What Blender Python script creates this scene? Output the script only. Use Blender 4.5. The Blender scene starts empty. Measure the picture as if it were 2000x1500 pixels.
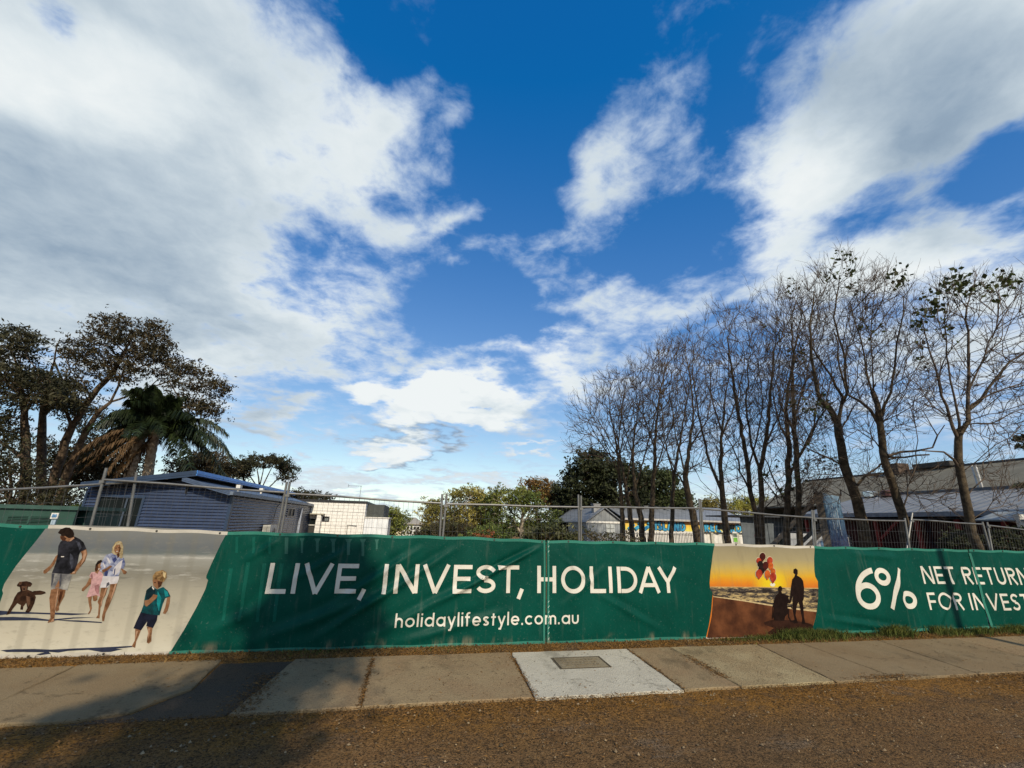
import bpy, bmesh, math, random
import numpy as np
from mathutils import Vector
from mathutils.geometry import tessellate_polygon

random.seed(11)
rng = np.random.default_rng(11)
SC = bpy.context.scene
COL = SC.collection

# ------------------------------------------------------------------ camera
# x runs along the street fence, y away from the street, z up
FPX, PITCH, ROLL, YAW = 825.94, 0.317743, 0.027922, 0.202460
CAM = np.array([-0.4296, -7.486, 1.8136])
_h = np.array([math.sin(YAW), math.cos(YAW), 0.0])
_r0 = np.array([math.cos(YAW), -math.sin(YAW), 0.0])
FW = _h * math.cos(PITCH) + np.array([0, 0, math.sin(PITCH)])
_u0 = np.array([0, 0, math.cos(PITCH)]) - _h * math.sin(PITCH)
RT = math.cos(ROLL) * _r0 + math.sin(ROLL) * _u0
UP = -math.sin(ROLL) * _r0 + math.cos(ROLL) * _u0
cam_d = bpy.data.cameras.new('camera')
cam_d.sensor_width = 36.0
cam_d.lens = FPX * 36.0 / 2000.0
cam_d.clip_start = 0.05
cam_d.clip_end = 3000
cam = bpy.data.objects.new('camera', cam_d)
COL.objects.link(cam)
from mathutils import Matrix
cam.matrix_world = Matrix(((RT[0], UP[0], -FW[0], CAM[0]), (RT[1], UP[1], -FW[1], CAM[1]),
                           (RT[2], UP[2], -FW[2], CAM[2]), (0, 0, 0, 1)))
SC.camera = cam
SC.render.resolution_x, SC.render.resolution_y = 1024, 768
SC.view_settings.view_transform = 'Standard'
SC.view_settings.look = 'None'
SC.view_settings.gamma = 1.0
SC.view_settings.use_curve_mapping = False
SC.view_settings.exposure = 0.0

# measuring helpers: a sight line of the photograph met with a real plane
def ray(px, py):
    return FW + RT * ((px - 1000) / FPX) - UP * ((py - 750) / FPX)
def on_y(px, py, y):
    d = ray(px, py); return CAM + d * ((y - CAM[1]) / d[1])
def on_x(px, py, x):
    d = ray(px, py); return CAM + d * ((x - CAM[0]) / d[0])
def at_depth(px, py, dep):
    return CAM + ray(px, py) * dep
SLOPE = 0.035
def on_ground(px, py):
    d = ray(px, py); t = -(CAM[2] - SLOPE * CAM[1]) / (d[2] - SLOPE * d[1]); return CAM + d * t

# ------------------------------------------------------------------ sun and sky
SUN_AZ = math.radians(-5.0)     # shadows run almost straight across the footpath
SUN_EL = math.radians(33)
sun_to = np.array([-math.sin(SUN_AZ) * math.cos(SUN_EL), -math.cos(SUN_AZ) * math.cos(SUN_EL), math.sin(SUN_EL)])
sd = bpy.data.lights.new('sun', 'SUN')
sd.energy = 4.6
sd.angle = math.radians(0.55)
sd.color = (1.0, 0.88, 0.70)
sun = bpy.data.objects.new('sun', sd)
COL.objects.link(sun)
sun.rotation_euler = Vector(sun_to).to_track_quat('Z', 'Y').to_euler()

world = bpy.data.worlds.new('World')
SC.world = world
world.use_nodes = True
WT = world.node_tree
WT.nodes.clear()

class NT:
    def __init__(s, t): s.t = t
    def n(s, typ, **kw):
        nd = s.t.nodes.new(typ)
        for k, v in kw.items(): setattr(nd, k, v)
        return nd
    def put(s, sock, v):
        if v is None: return
        if isinstance(v, bpy.types.NodeSocket): s.t.links.new(v, sock)
        else:
            try: sock.default_value = v
            except Exception: sock.default_value = tuple(v) + (1,)
    def m(s, op, a, b=None, c=None, clamp=False):
        nd = s.n('ShaderNodeMath', operation=op, use_clamp=clamp)
        s.put(nd.inputs[0], a); s.put(nd.inputs[1], b)
        if c is not None: s.put(nd.inputs[2], c)
        return nd.outputs[0]
    def v(s, op, a, b=None, c=None):
        nd = s.n('ShaderNodeVectorMath', operation=op)
        s.put(nd.inputs[0], a)
        if op == 'SCALE': s.put(nd.inputs['Scale'], b)
        else: s.put(nd.inputs[1], b)
        if c is not None: s.put(nd.inputs[2], c)
        return nd.outputs['Value'] if op in ('DOT_PRODUCT', 'LENGTH', 'DISTANCE') else nd.outputs[0]
    def noise(s, vec, scale, detail=6, rough=.55, dist=0.0, out=0):
        nd = s.n('ShaderNodeTexNoise')
        s.put(nd.inputs['Vector'], vec); nd.inputs['Scale'].default_value = scale
        nd.inputs['Detail'].default_value = detail; nd.inputs['Roughness'].default_value = rough
        nd.inputs['Distortion'].default_value = dist
        return nd.outputs[out]
    def mix(s, f, a, b):
        nd = s.n('ShaderNodeMix', data_type='RGBA'); nd.clamp_factor = True
        s.put(nd.inputs[0], f); s.put(nd.inputs[6], a); s.put(nd.inputs[7], b)
        return nd.outputs[2]
    def rng(s, v, a, b, c=0.0, d=1.0, smooth=True):
        nd = s.n('ShaderNodeMapRange', interpolation_type='SMOOTHSTEP' if smooth else 'LINEAR')
        s.put(nd.inputs[0], v)
        for i, x in enumerate((a, b, c, d)): s.put(nd.inputs[1 + i], x)
        return nd.outputs[0]
    def ramp(s, f, stops, interp='LINEAR'):
        nd = s.n('ShaderNodeValToRGB'); s.put(nd.inputs[0], f)
        cr = nd.color_ramp; cr.interpolation = interp
        while len(cr.elements) < len(stops): cr.elements.new(.5)
        for e, (p, c) in zip(cr.elements, stops): e.position = p; e.color = tuple(c) + (1,)
        return nd.outputs[0]
    def comb(s, x, y, z):
        nd = s.n('ShaderNodeCombineXYZ')
        for i, q in enumerate((x, y, z)): s.put(nd.inputs[i], q)
        return nd.outputs[0]

def build_sky():
    T = NT(WT)
    tc = T.n('ShaderNodeTexCoord').outputs['Generated']
    d = T.v('NORMALIZE', tc)
    sep = T.n('ShaderNodeSeparateXYZ'); T.put(sep.inputs[0], d)
    # sky itself; looking a little below the horizon still meets the horizon haze
    zc = T.m('MAXIMUM', sep.outputs[2], 0.055)
    dsky = T.comb(sep.outputs[0], sep.outputs[1], zc)
    sky = T.n('ShaderNodeTexSky', sky_type='NISHITA')
    sky.sun_disc = False
    sky.sun_elevation = SUN_EL
    sky.sun_rotation = math.atan2(sun_to[0], sun_to[1])
    sky.air_density = 1.0; sky.dust_density = 0.2; sky.ozone_density = 3.0
    T.put(sky.inputs[0], dsky)
    # the photograph's strong clear blue: a response curve per channel over the whole sky
    sc = T.n('ShaderNodeSeparateColor'); T.put(sc.inputs[0], sky.outputs[0])
    rr = T.m('MAXIMUM', T.m('MULTIPLY', T.m('SUBTRACT', sc.outputs[0], .54), 1.48), .04)
    gg = T.m('MULTIPLY', sc.outputs[1], 1.24)
    bb = T.m('MULTIPLY', T.m('POWER', T.m('MULTIPLY', sc.outputs[2], .1), .61), 10.7)
    skyc = T.comb(rr, gg, bb)
    # cloud field: stereographic chart of the directions about a fixed axis of the place
    den = T.m('ADD', T.v('DOT_PRODUCT', d, tuple(FW)), 1.02)
    cx = T.m('DIVIDE', T.v('DOT_PRODUCT', d, tuple(RT)), den)
    cy = T.m('DIVIDE', T.v('DOT_PRODUCT', d, tuple(UP)), den)
    p = T.comb(cx, cy, 0.0)
    # plane of the cloud base, for grain that shrinks towards the horizon
    zz = T.m('ADD', T.m('MAXIMUM', sep.outputs[2], 0.0), 0.16)
    q = T.comb(T.m('DIVIDE', sep.outputs[0], zz), T.m('DIVIDE', sep.outputs[1], zz), 0.0)
    def warp(vec, src, scale, amt, det):
        n = T.noise(src, scale, det, .55, out=1)
        return T.v('ADD', vec, T.v('SCALE', T.v('SUBTRACT', n, (.5, .5, .5)), amt))
    pw = warp(p, q, 0.9, 0.16, 2)
    pw = warp(pw, q, 3.2, 0.11, 5)
    flat = T.v('MULTIPLY', pw, (1, 1, 0))
    def chart(px, py):
        r = ray(px, py); r = r / np.linalg.norm(r); k = 1.02 + r @ FW
        return np.array([(r @ RT) / k, (r @ UP) / k])
    def field(blobs):
        acc = None
        for (px, py, a, b, rot, amp) in blobs:
            c0 = chart(px, py); t = math.radians(rot)
            e1 = chart(px + a * math.cos(t), py + a * math.sin(t)) - c0
            e2 = chart(px - b * math.sin(t), py + b * math.cos(t)) - c0
            mp = T.n('ShaderNodeMapping', vector_type='TEXTURE')
            T.put(mp.inputs[0], flat)
            mp.inputs[1].default_value = (c0[0], c0[1], 0)
            mp.inputs[2].default_value = (0, 0, math.atan2(e1[1], e1[0]))
            mp.inputs[3].default_value = (np.linalg.norm(e1), np.linalg.norm(e2), 1)
            g = T.n('ShaderNodeTexGradient', gradient_type='SPHERICAL')
            T.put(g.inputs[0], mp.outputs[0])
            acc = T.m('MULTIPLY_ADD', g.outputs[1], amp, acc if acc is not None else 0.0)
        return acc
    dens = field(CLOUDS)
    # away from the charted part the sky goes on as scattered cloud
    back = T.rng(T.v('DOT_PRODUCT', d, tuple(FW)), 0.42, 0.05)
    gen = T.m('MULTIPLY', T.m('SUBTRACT', T.noise(q, 0.55, 3, .5), .42), 2.6)
    dens = T.m('MULTIPLY_ADD', gen, back, dens)
    f0 = T.m('SUBTRACT', T.noise(q, 1.3, 3, .55, .3), .5)
    f1 = T.m('SUBTRACT', T.noise(q, 3.8, 8, .62, .25), .5)
    f2 = T.m('SUBTRACT', T.noise(q, 11.0, 5, .62, .3), .5)
    body = dens
    dens = T.m('MULTIPLY_ADD', f0, 0.9, dens)
    dens = T.m('MULTIPLY_ADD', f1, 2.3, dens)
    dens = T.m('MULTIPLY_ADD', f2, 1.7, dens)
    # nothing where the chart holds no cloud at all
    veil = T.m('MULTIPLY', T.rng(sep.outputs[2], .62, .30), .20)
    dens = T.m('ADD', dens, veil)
    dens = T.m('MULTIPLY', dens, T.rng(body, -.45, .10, .25, 1))
    alpha = T.rng(dens, 0.02, 1.25)
    alpha = T.m('MULTIPLY', alpha, 0.98)
    shade = field(SHADES)
    shade = T.m('MULTIPLY_ADD', f0, 0.55, shade)
    shade = T.m('MULTIPLY_ADD', f1, 0.75, shade)
    shade = T.m('MULTIPLY_ADD', f2, 0.55, shade)
    sh = T.rng(shade, -0.42, 1.35, 0, 1, False)
    cc = T.ramp(sh, [(0.0, (0.88, 0.92, 0.92)), (0.22, (0.74, 0.81, 0.84)), (0.45, (0.53, 0.62, 0.69)), (0.75, (0.30, 0.395, 0.50)), (1.0, (0.215, 0.30, 0.41))])
    thinc = T.rng(dens, 0.3, 1.35)
    cc = T.mix(thinc, T.v('MULTIPLY', cc, (0.74, 0.84, 1.06)), cc)
    cc = T.v('SCALE', cc, CLOUD_GAIN / SKY_STR)
    out = T.mix(alpha, skyc, cc)
    bg = T.n('ShaderNodeBackground'); T.put(bg.inputs[0], out); bg.inputs[1].default_value = SKY_STR
    wo = T.n('ShaderNodeOutputWorld'); T.t.links.new(bg.outputs[0], wo.inputs[0])

SKY_STR, CLOUD_GAIN = 0.10, 1.0
# cloud banks: sight line of the centre, half extents, tilt, weight
CLOUDS = [
    (100, 230, 540, 430, 10, 2.3), (40, 500, 460, 230, 5, 1.7), (480, 260, 290, 330, 25, 1.0), (380, 40, 280, 200, 0, .9),
    (440, 560, 310, 170, 15, 1.1), (610, 650, 220, 80, 10, .8), (760, 260, 150, 150, -50, .85), (880, 210, 60, 140, 20, .75), (690, 220, 140, 160, 10, .6),
    (820, 455, 180, 90, -20, 1.0), (680, 420, 170, 190, 0, .7), (100, 680, 420, 120, 0, .9), (580, 180, 200, 200, 30, .45), (740, 600, 120, 80, 30, .45),
    (1780, 160, 440, 290, -30, 2.0), (1960, 30, 420, 280, 0, 1.6), (1520, 340, 190, 210, 10, 1.25), (1590, 430, 150, 150, 0, .75),
    (1175, 330, 140, 110, -60, 1.05), (1250, 215, 170, 90, -40, .62), (1360, 260, 150, 130, 0, .55), (1180, 450, 110, 50, 0, .38), (1900, 425, 320, 110, -12, 1.1), (1290, 30, 100, 110, 20, .42),
    (1800, 540, 240, 110, 0, 1.4), (1600, 540, 240, 90, -12, 1.2), (1960, 640, 240, 150, 0, 1.0), (940, 410, 45, 95, 60, .7), (900, 540, 120, 44, -10, .4),
    (1050, 505, 170, 50, -8, .62), (1150, 585, 170, 60, 10, .72), (1085, 700, 130, 85, 25, 1.1), (1200, 650, 130, 50, 0, .5),
    (985, 778, 120, 60, 10, 1.05), (815, 792, 165, 62, 0, 2.2), (730, 795, 90, 44, 0, 1.0), (880, 785, 90, 60, 0, .8), (905, 770, 110, 70, 0, .5), (690, 790, 80, 40, 0, .5),
    (775, 857, 95, 34, 0, 1.5), (880, 868, 70, 18, 0, .9), (1320, 590, 200, 85, -10, .75), (1450, 480, 110, 50, 0, .3),
    (1250, 720, 150, 80, 0, .5), (1020, 852, 60, 15, 0, 1.2), (520, 812, 100, 34, 12, 1.2), (380, 790, 130, 60, 0, .5),
    (830, 700, 300, 55, -8, .70), (600, 905, 110, 40, 0, 1.0), (690, 940, 130, 40, 0, 1.0),
    (1000, 960, 300, 36, 0, .7), (840, 960, 160, 28, 0, .7), (1600, 660, 340, 120, 0, .85), (1800, 760, 240, 150, 0, .6), (1950, 820, 180, 80, 0, .4),
    (440, 720, 240, 90, 0, .95), (1480, 960, 240, 70, 0, .7), (1440, 840, 180, 80, 0, .4), (80, 900, 240, 110, 0, .5), (560, 955, 200, 30, 0, .6),
    (1010, 130, 200, 300, 0, -1.2), (1000, 420, 120, 80, 0, -.4), (1350, 440, 130, 100, -30, -.55),
    (1960, 300, 150, 90, -45, -1.5), (690, 150, 80, 120, 20, -.55), (740, 340, 80, 70, 0, -.6), (530, 320, 40, 50, 0, -.5), (920, 480, 60, 50, 0, -.4),
    (1000, 620, 190, 50, 0, -.6), (900, 600, 120, 60, 0, -.4), (160, 60, 70, 80, 20, -.9), (680, 50, 140, 110, 20, -.6), (610, 500, 60, 40, 0, -.5), (1410, 110, 50, 110, 10, -.4),
]
SHADES = [
    (60, 500, 460, 150, 8, .9), (330, 430, 360, 150, 20, .55), (60, 330, 260, 140, 0, .45), (300, 300, 300, 120, 30, .25), (480, 140, 220, 160, 30, .40), (240, 40, 200, 100, 0, .4),
    (1800, 240, 300, 260, -35, .95), (1960, 40, 300, 220, 0, .35), (1640, 110, 240, 160, -20, .55), (775, 880, 130, 26, 0, .75),
    (970, 806, 100, 36, 0, .55), (880, 872, 80, 22, 0, .9), (120, 640, 330, 100, 0, .5), (490, 806, 90, 40, 0, .5), (420, 640, 260, 70, 10, .35), (1750, 430, 240, 90, 0, .35), (300, 590, 260, 90, 10, .2),
    (130, 180, 260, 150, 10, -.5), (620, 230, 170, 220, 0, -.2), (1540, 360, 190, 200, 0, -.5), (1520, 150, 80, 50, 0, -.4),
    (830, 775, 230, 75, 0, -1.1), (775, 848, 110, 26, 0, -.6), (1070, 690, 120, 80, 0, -.4), (620, 560, 160, 100, 0, -.35), (1790, 520, 200, 80, 0, -.3),
]
build_sky()

# ------------------------------------------------------------------ materials
MATS = {}
def mat(name, col, rough=.8, var=.18, scale=6.0, bump=0.0, bscale=None, col2=None, metal=0.0, island=0.0, spec=.3, detail=6, trans=0.0):
    if name in MATS: return MATS[name]
    m = bpy.data.materials.new(name); m.use_nodes = True
    T = NT(m.node_tree); bs = m.node_tree.nodes['Principled BSDF']
    pos = T.n('ShaderNodeNewGeometry')
    f = T.rng(T.noise(pos.outputs['Position'], scale, detail, .6), .3, .7)
    a = tuple(c * (1 - var) for c in col); b = col2 or tuple(min(1, c * (1 + var)) for c in col)
    c = T.mix(f, a, b)
    if island:
        k = T.rng(pos.outputs['Random Per Island'], 0, 1, 1 - island, 1 + island, False)
        c = T.v('SCALE', c, k)
    T.put(bs.inputs['Base Color'], c)
    bs.inputs['Roughness'].default_value = rough
    bs.inputs['Metallic'].default_value = metal
    bs.inputs['Specular IOR Level'].default_value = spec
    if bump:
        bp = T.n('ShaderNodeBump'); bp.inputs['Strength'].default_value = 1.0; bp.inputs['Distance'].default_value = bump
        T.put(bp.inputs['Height'], T.noise(pos.outputs['Position'], bscale or scale * 4, 5, .65))
        T.put(bs.inputs['Normal'], bp.outputs[0])
    if trans:
        tr = T.n('ShaderNodeBsdfTranslucent'); T.put(tr.inputs[0], c)
        mx = T.n('ShaderNodeMixShader'); mx.inputs[0].default_value = trans
        T.t.links.new(bs.outputs[0], mx.inputs[1]); T.t.links.new(tr.outputs[0], mx.inputs[2])
        T.t.links.new(mx.outputs[0], m.node_tree.nodes['Material Output'].inputs[0])
    MATS[name] = m
    return m

# ------------------------------------------------------------------ objects
def root_loc(o):
    while o.parent: o = o.parent
    return o.location
def tag(o, label, cat, group=None, kind=None):
    if label: o['label'] = label
    if cat: o['category'] = cat
    if group: o['group'] = group
    if kind: o['kind'] = kind
    return o
def thing(name, loc, label, cat, group=None):
    o = bpy.data.objects.new(name, None); o.empty_display_size = .2
    COL.objects.link(o); o.location = tuple(float(v) for v in loc)
    return tag(o, label, cat, group)
def link(name, me, mats, parent=None, kind=None, smooth=False):
    for m in (mats if isinstance(mats, (list, tuple)) else [mats]): me.materials.append(m)
    o = bpy.data.objects.new(name, me); COL.objects.link(o)
    if parent is not None:
        l = root_loc(parent)
        me.transform(Matrix.Translation(-Vector(l)))
        o.parent = parent
    if kind: o['kind'] = kind
    if smooth:
        for p in me.polygons: p.use_smooth = True
    return o
class MB:
    def __init__(s): s.v = []; s.f = []; s.mi = []
    def add(s, vs, fs, mi=0):
        o = len(s.v); s.v += [tuple(map(float, q)) for q in vs]
        s.f += [tuple(i + o for i in f) for f in fs]; s.mi += [mi] * len(fs); return s
    def box(s, x0, x1, y0, y1, z0, z1, mi=0):
        v = [(x, y, z) for z in (z0, z1) for y in (y0, y1) for x in (x0, x1)]
        return s.add(v, [(0, 2, 3, 1), (4, 5, 7, 6), (0, 1, 5, 4), (2, 6, 7, 3), (0, 4, 6, 2), (1, 3, 7, 5)], mi)
    def prism(s, pts, off, mi=0):
        n = len(pts); pts = [np.array(p, float) for p in pts]; off = np.array(off, float)
        v = pts + [p + off for p in pts]
        return s.add(v, [tuple(range(n))[::-1], tuple(range(n, 2 * n))] + [(i, (i + 1) % n, n + (i + 1) % n, n + i) for i in range(n)], mi)
    def bar(s, a, b, w, h, up=(0, 0, 1), mi=0):
        a = np.array(a, float); b = np.array(b, float); d = b - a; d /= np.linalg.norm(d)
        up = np.array(up, float); sx = np.cross(d, up); sx /= np.linalg.norm(sx); uz = np.cross(sx, d)
        c = [sx * i * w / 2 + uz * j * h / 2 for i, j in ((-1, -1), (1, -1), (1, 1), (-1, 1))]
        return s.prism([a + k for k in c], b - a, mi)
    def tube(s, pts, rad, sides=8, mi=0, cap=True):
        pts = np.array(pts, float); k = len(pts)
        rad = np.full(k, rad) if np.isscalar(rad) else np.array(rad)
        v, f = tube_arr(pts, rad, sides)
        fs = [tuple(x) for x in f]
        if cap: fs += [tuple(range(sides))[::-1], tuple(range((k - 1) * sides, k * sides))]
        return s.add(v, fs, mi)
    def build(s, name, mats, parent=None, kind=None, smooth=False, label=None):
        me = bpy.data.meshes.new(name); me.from_pydata(s.v, [], s.f)
        if any(s.mi): me.polygons.foreach_set('material_index', s.mi)
        me.update()
        o = link(name, me, mats, parent, kind, smooth)
        if label: o['label'] = label
        return o
def tube_arr(pts, rad, sides):
    k = len(pts); d = np.gradient(pts, axis=0); d /= np.linalg.norm(d, axis=1)[:, None] + 1e-9
    m = d.mean(0); ref = np.eye(3)[int(np.argmin(np.abs(m)))]
    a = np.cross(d, ref); a /= np.linalg.norm(a, axis=1)[:, None] + 1e-9; b = np.cross(d, a)
    t = np.arange(sides) * 2 * np.pi / sides
    v = pts[:, None, :] + rad[:, None, None] * (a[:, None, :] * np.cos(t)[None, :, None] + b[:, None, :] * np.sin(t)[None, :, None])
    i = np.arange(k - 1)[:, None] * sides; j = np.arange(sides)[None, :]; j2 = (j + 1) % sides
    f = np.stack([i + j, i + sides + j, i + sides + j2, i + j2], -1).reshape(-1, 4)
    return v.reshape(-1, 3), f
def poly_mesh(name, V, Fq):
    V = np.ascontiguousarray(V, np.float32); Fq = np.ascontiguousarray(Fq, np.int32); n = Fq.shape[1]
    me = bpy.data.meshes.new(name)
    me.vertices.add(len(V)); me.vertices.foreach_set('co', V.ravel())
    me.loops.add(Fq.size); me.loops.foreach_set('vertex_index', Fq.ravel())
    me.polygons.add(len(Fq)); me.polygons.foreach_set('loop_start', np.arange(len(Fq), dtype=np.int32) * n)
    me.update(calc_edges=True); me.validate()
    return me
class Soup:                                   # many tubes or leaves gathered into one mesh
    def __init__(s): s.V = []; s.F = []; s.n = 0
    def add(s, v, f): s.V.append(v); s.F.append(f + s.n); s.n += len(v)
    def build(s, name, m, parent=None, kind=None, smooth=False):
        return link(name, poly_mesh(name, np.concatenate(s.V), np.concatenate(s.F)), m, parent, kind, smooth)
def inside(poly, x, y):
    poly = np.array(poly, float); r = np.zeros(len(x), bool); n = len(poly)
    for i in range(n):
        x0, y0 = poly[i]; x1, y1 = poly[(i + 1) % n]
        c = ((y0 > y) != (y1 > y)) & (x < (x1 - x0) * (y - y0) / (y1 - y0 + 1e-12) + x0)
        r ^= c
    return r
def in_poly(poly, n, edge=0.0):
    poly = np.array(poly, float); lo, hi = poly.min(0), poly.max(0); out = []
    while sum(map(len, out)) < n:
        q = rng.uniform(lo, hi, (n * 3, 2)); out.append(q[inside(poly, q[:, 0], q[:, 1])])
    return np.concatenate(out)[:n]
# ------------------------------------------------------------------ ground
def gz(x, y):
    if y < 0: return SLOPE * y
    if y < 25: return -0.006 * y
    return -0.15 - 0.05 * (y - 25) if y < 300 else -13.9
def ground_material():
    m = bpy.data.materials.new('dirt_verge'); m.use_nodes = True
    T = NT(m.node_tree); bs = m.node_tree.nodes['Principled BSDF']
    P = T.n('ShaderNodeNewGeometry').outputs['Position']
    sp = T.n('ShaderNodeSeparateXYZ'); T.put(sp.inputs[0], P)
    big = T.noise(P, .75, 6, .68); mid = T.noise(P, 3.5, 6, .65); fine = T.noise(P, 52, 4, .75); peb = T.noise(P, 19, 4, .65)
    c = T.mix(T.rng(big, .35, .65), (.200, .106, .038), (.145, .086, .038))
    c = T.mix(T.rng(mid, .4, .72), c, (.212, .124, .050))
    wear = T.noise(T.v('MULTIPLY', P, (.6, 1.5, 1)), 1.1, 6, .7)
    c = T.mix(T.rng(wear, .52, .68, 0, .85), c, (.185, .140, .095))
    c = T.mix(T.rng(wear, .44, .30, 0, .6), c, (.085, .052, .020))
    # dry needles swept up against the footpath edge
    edge = T.rng(T.m('ADD', sp.outputs[1], T.m('MULTIPLY', T.m('SUBTRACT', big, .5), 1.6)), -3.1, -2.1)
    edge = T.m('MULTIPLY', edge, T.rng(mid, .32, .6))
    c = T.mix(T.m('MULTIPLY', edge, .9), c, (.300, .140, .022))
    c = T.mix(T.rng(fine, .38, .52, 1, 0), c, (.032, .020, .009))
    c = T.mix(T.rng(peb, .36, .48, .7, 0), c, (.045, .030, .014))
    c = T.mix(T.rng(fine, .60, .70, 0, .9), c, (.36, .25, .13))
    T.put(bs.inputs['Base Color'], c); bs.inputs['Roughness'].default_value = .95; bs.inputs['Specular IOR Level'].default_value = .15
    bp = T.n('ShaderNodeBump'); bp.inputs['Distance'].default_value = .05
    T.put(bp.inputs['Height'], T.m('ADD', T.m('MULTIPLY', fine, .5), T.m('MULTIPLY', peb, .35)))
    T.put(bs.inputs['Normal'], bp.outputs[0])
    return m
def build_ground():
    xs = [-600, -150, -60, -30, -20] + list(np.arange(-14, 16.01, .25)) + [20, 30, 60, 150, 600]
    ys = [-300, -80, -30, -15] + list(np.arange(-9, .01, .25)) + [2, 5, 10, 20, 25, 40, 80, 150, 300, 900]
    nx = len(xs); V = []; Fq = []
    for y in ys:
        for x in xs:
            z = gz(x, y) - (.03 if -2.3 < y < .1 else .0)
            if -9 <= y < -2.3 and -14 < x < 16: z += random.uniform(-.012, .012) - .012
            if -.3 < y <= .1: z += .025
            V.append((x, y, z))
    for j in range(len(ys) - 1):
        for i in range(nx - 1):
            a = j * nx + i; Fq.append((a, a + 1, a + nx + 1, a + nx))
    o = link('ground', poly_mesh('ground', V, Fq), ground_material(), None, 'structure', True)
build_ground()

def concrete(name, base, warm, dark, pebble=.5):
    m = bpy.data.materials.new(name); m.use_nodes = True
    T = NT(m.node_tree); bs = m.node_tree.nodes['Principled BSDF']
    P = T.n('ShaderNodeNewGeometry').outputs['Position']
    a = T.noise(P, 1.3, 6, .65); b = T.noise(P, 9, 6, .7); f = T.noise(P, 60, 3, .65); h = T.noise(P, 120, 2, .5)
    c = T.mix(T.rng(a, .38, .62), base, warm)
    st = T.noise(T.v('MULTIPLY', P, (1, .7, 1)), .8, 7, .72)
    c = T.mix(T.rng(st, .54, .70, 0, .75), c, tuple(x * .62 for x in dark))
    c = T.mix(T.rng(st, .42, .30, 0, .2), c, tuple(min(1, x * 1.25) for x in base))
    ck = T.n('ShaderNodeTexVoronoi', feature='DISTANCE_TO_EDGE'); ck.inputs['Scale'].default_value = .55
    T.put(ck.inputs['Vector'], T.v('ADD', P, T.v('SCALE', T.noise(P, 2.2, 5, .6, out=1), .55)))
    c = T.mix(T.m('MULTIPLY', T.rng(ck.outputs[0], .004, .012, .55, 0), T.rng(b, .45, .6)), c, tuple(x * .35 for x in dark))
    c = T.mix(T.rng(b, .52, .75, 0, .7), c, dark)
    c = T.mix(T.rng(f, .34, .46, pebble, 0), c, tuple(x * .42 for x in dark))
    c = T.mix(T.rng(h, .58, .68, 0, pebble * .9), c, tuple(min(1, x * 1.55) for x in base))
    T.put(bs.inputs['Base Color'], c); bs.inputs['Roughness'].default_value = .92; bs.inputs['Specular IOR Level'].default_value = .2
    bp = T.n('ShaderNodeBump'); bp.inputs['Distance'].default_value = .012
    T.put(bp.inputs['Height'], T.m('ADD', f, T.m('MULTIPLY', b, .6))); T.put(bs.inputs['Normal'], bp.outputs[0])
    return m
CON_A = concrete('worn_concrete', (.262, .194, .104), (.235, .162, .085), (.152, .110, .058))
CON_B = concrete('speckled_concrete', (.320, .255, .138), (.250, .185, .096), (.130, .100, .052), .85)
CON_C = concrete('smooth_concrete', (.218, .162, .088), (.200, .142, .074), (.145, .107, .057), .22)
CON_N = concrete('new_pale_concrete', (.47, .435, .335), (.42, .385, .295), (.32, .29, .215), .25)
ASPH = concrete('asphalt_patch', (.075, .056, .036), (.090, .062, .036), (.050, .038, .026), .8)
CON_L = concrete('weathered_lid', (.245, .205, .130), (.210, .170, .105), (.145, .112, .066), .6)

def slab_mesh(name, poly, m, parent, th=.09, label=None, wob=.012):
    # slab with a worn, slightly uneven edge and a small bevel
    pts = []
    n = len(poly)
    for i in range(n):
        a = np.array(poly[i], float); b = np.array(poly[(i + 1) % n], float); L = np.linalg.norm(b - a); k = max(1, int(L / .12))
        for j in range(k):
            q = a + (b - a) * j / k
            if j: q = q + rng.normal(0, wob, 2) * .45
            pts.append(q)
    c = np.mean(pts, 0); bev = .010
    top, mid, low = [], [], []
    for q in pts:
        dq = (c - q) / np.linalg.norm(c - q)
        t = q + dq * bev * 1.3
        top.append((t[0], t[1], SLOPE * t[1])); mid.append((q[0], q[1], SLOPE * q[1] - bev)); low.append((q[0], q[1], SLOPE * q[1] - th))
    n = len(pts); b = MB()
    b.add(top + mid + low, [tuple(range(n))] + [(n + i, n + (i + 1) % n, (i + 1) % n, i) for i in range(n)] + [(2 * n + i, 2 * n + (i + 1) % n, n + (i + 1) % n, n + i) for i in range(n)])
    o = b.build(name, m, parent)
    if label: o['label'] = label
    return o
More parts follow.
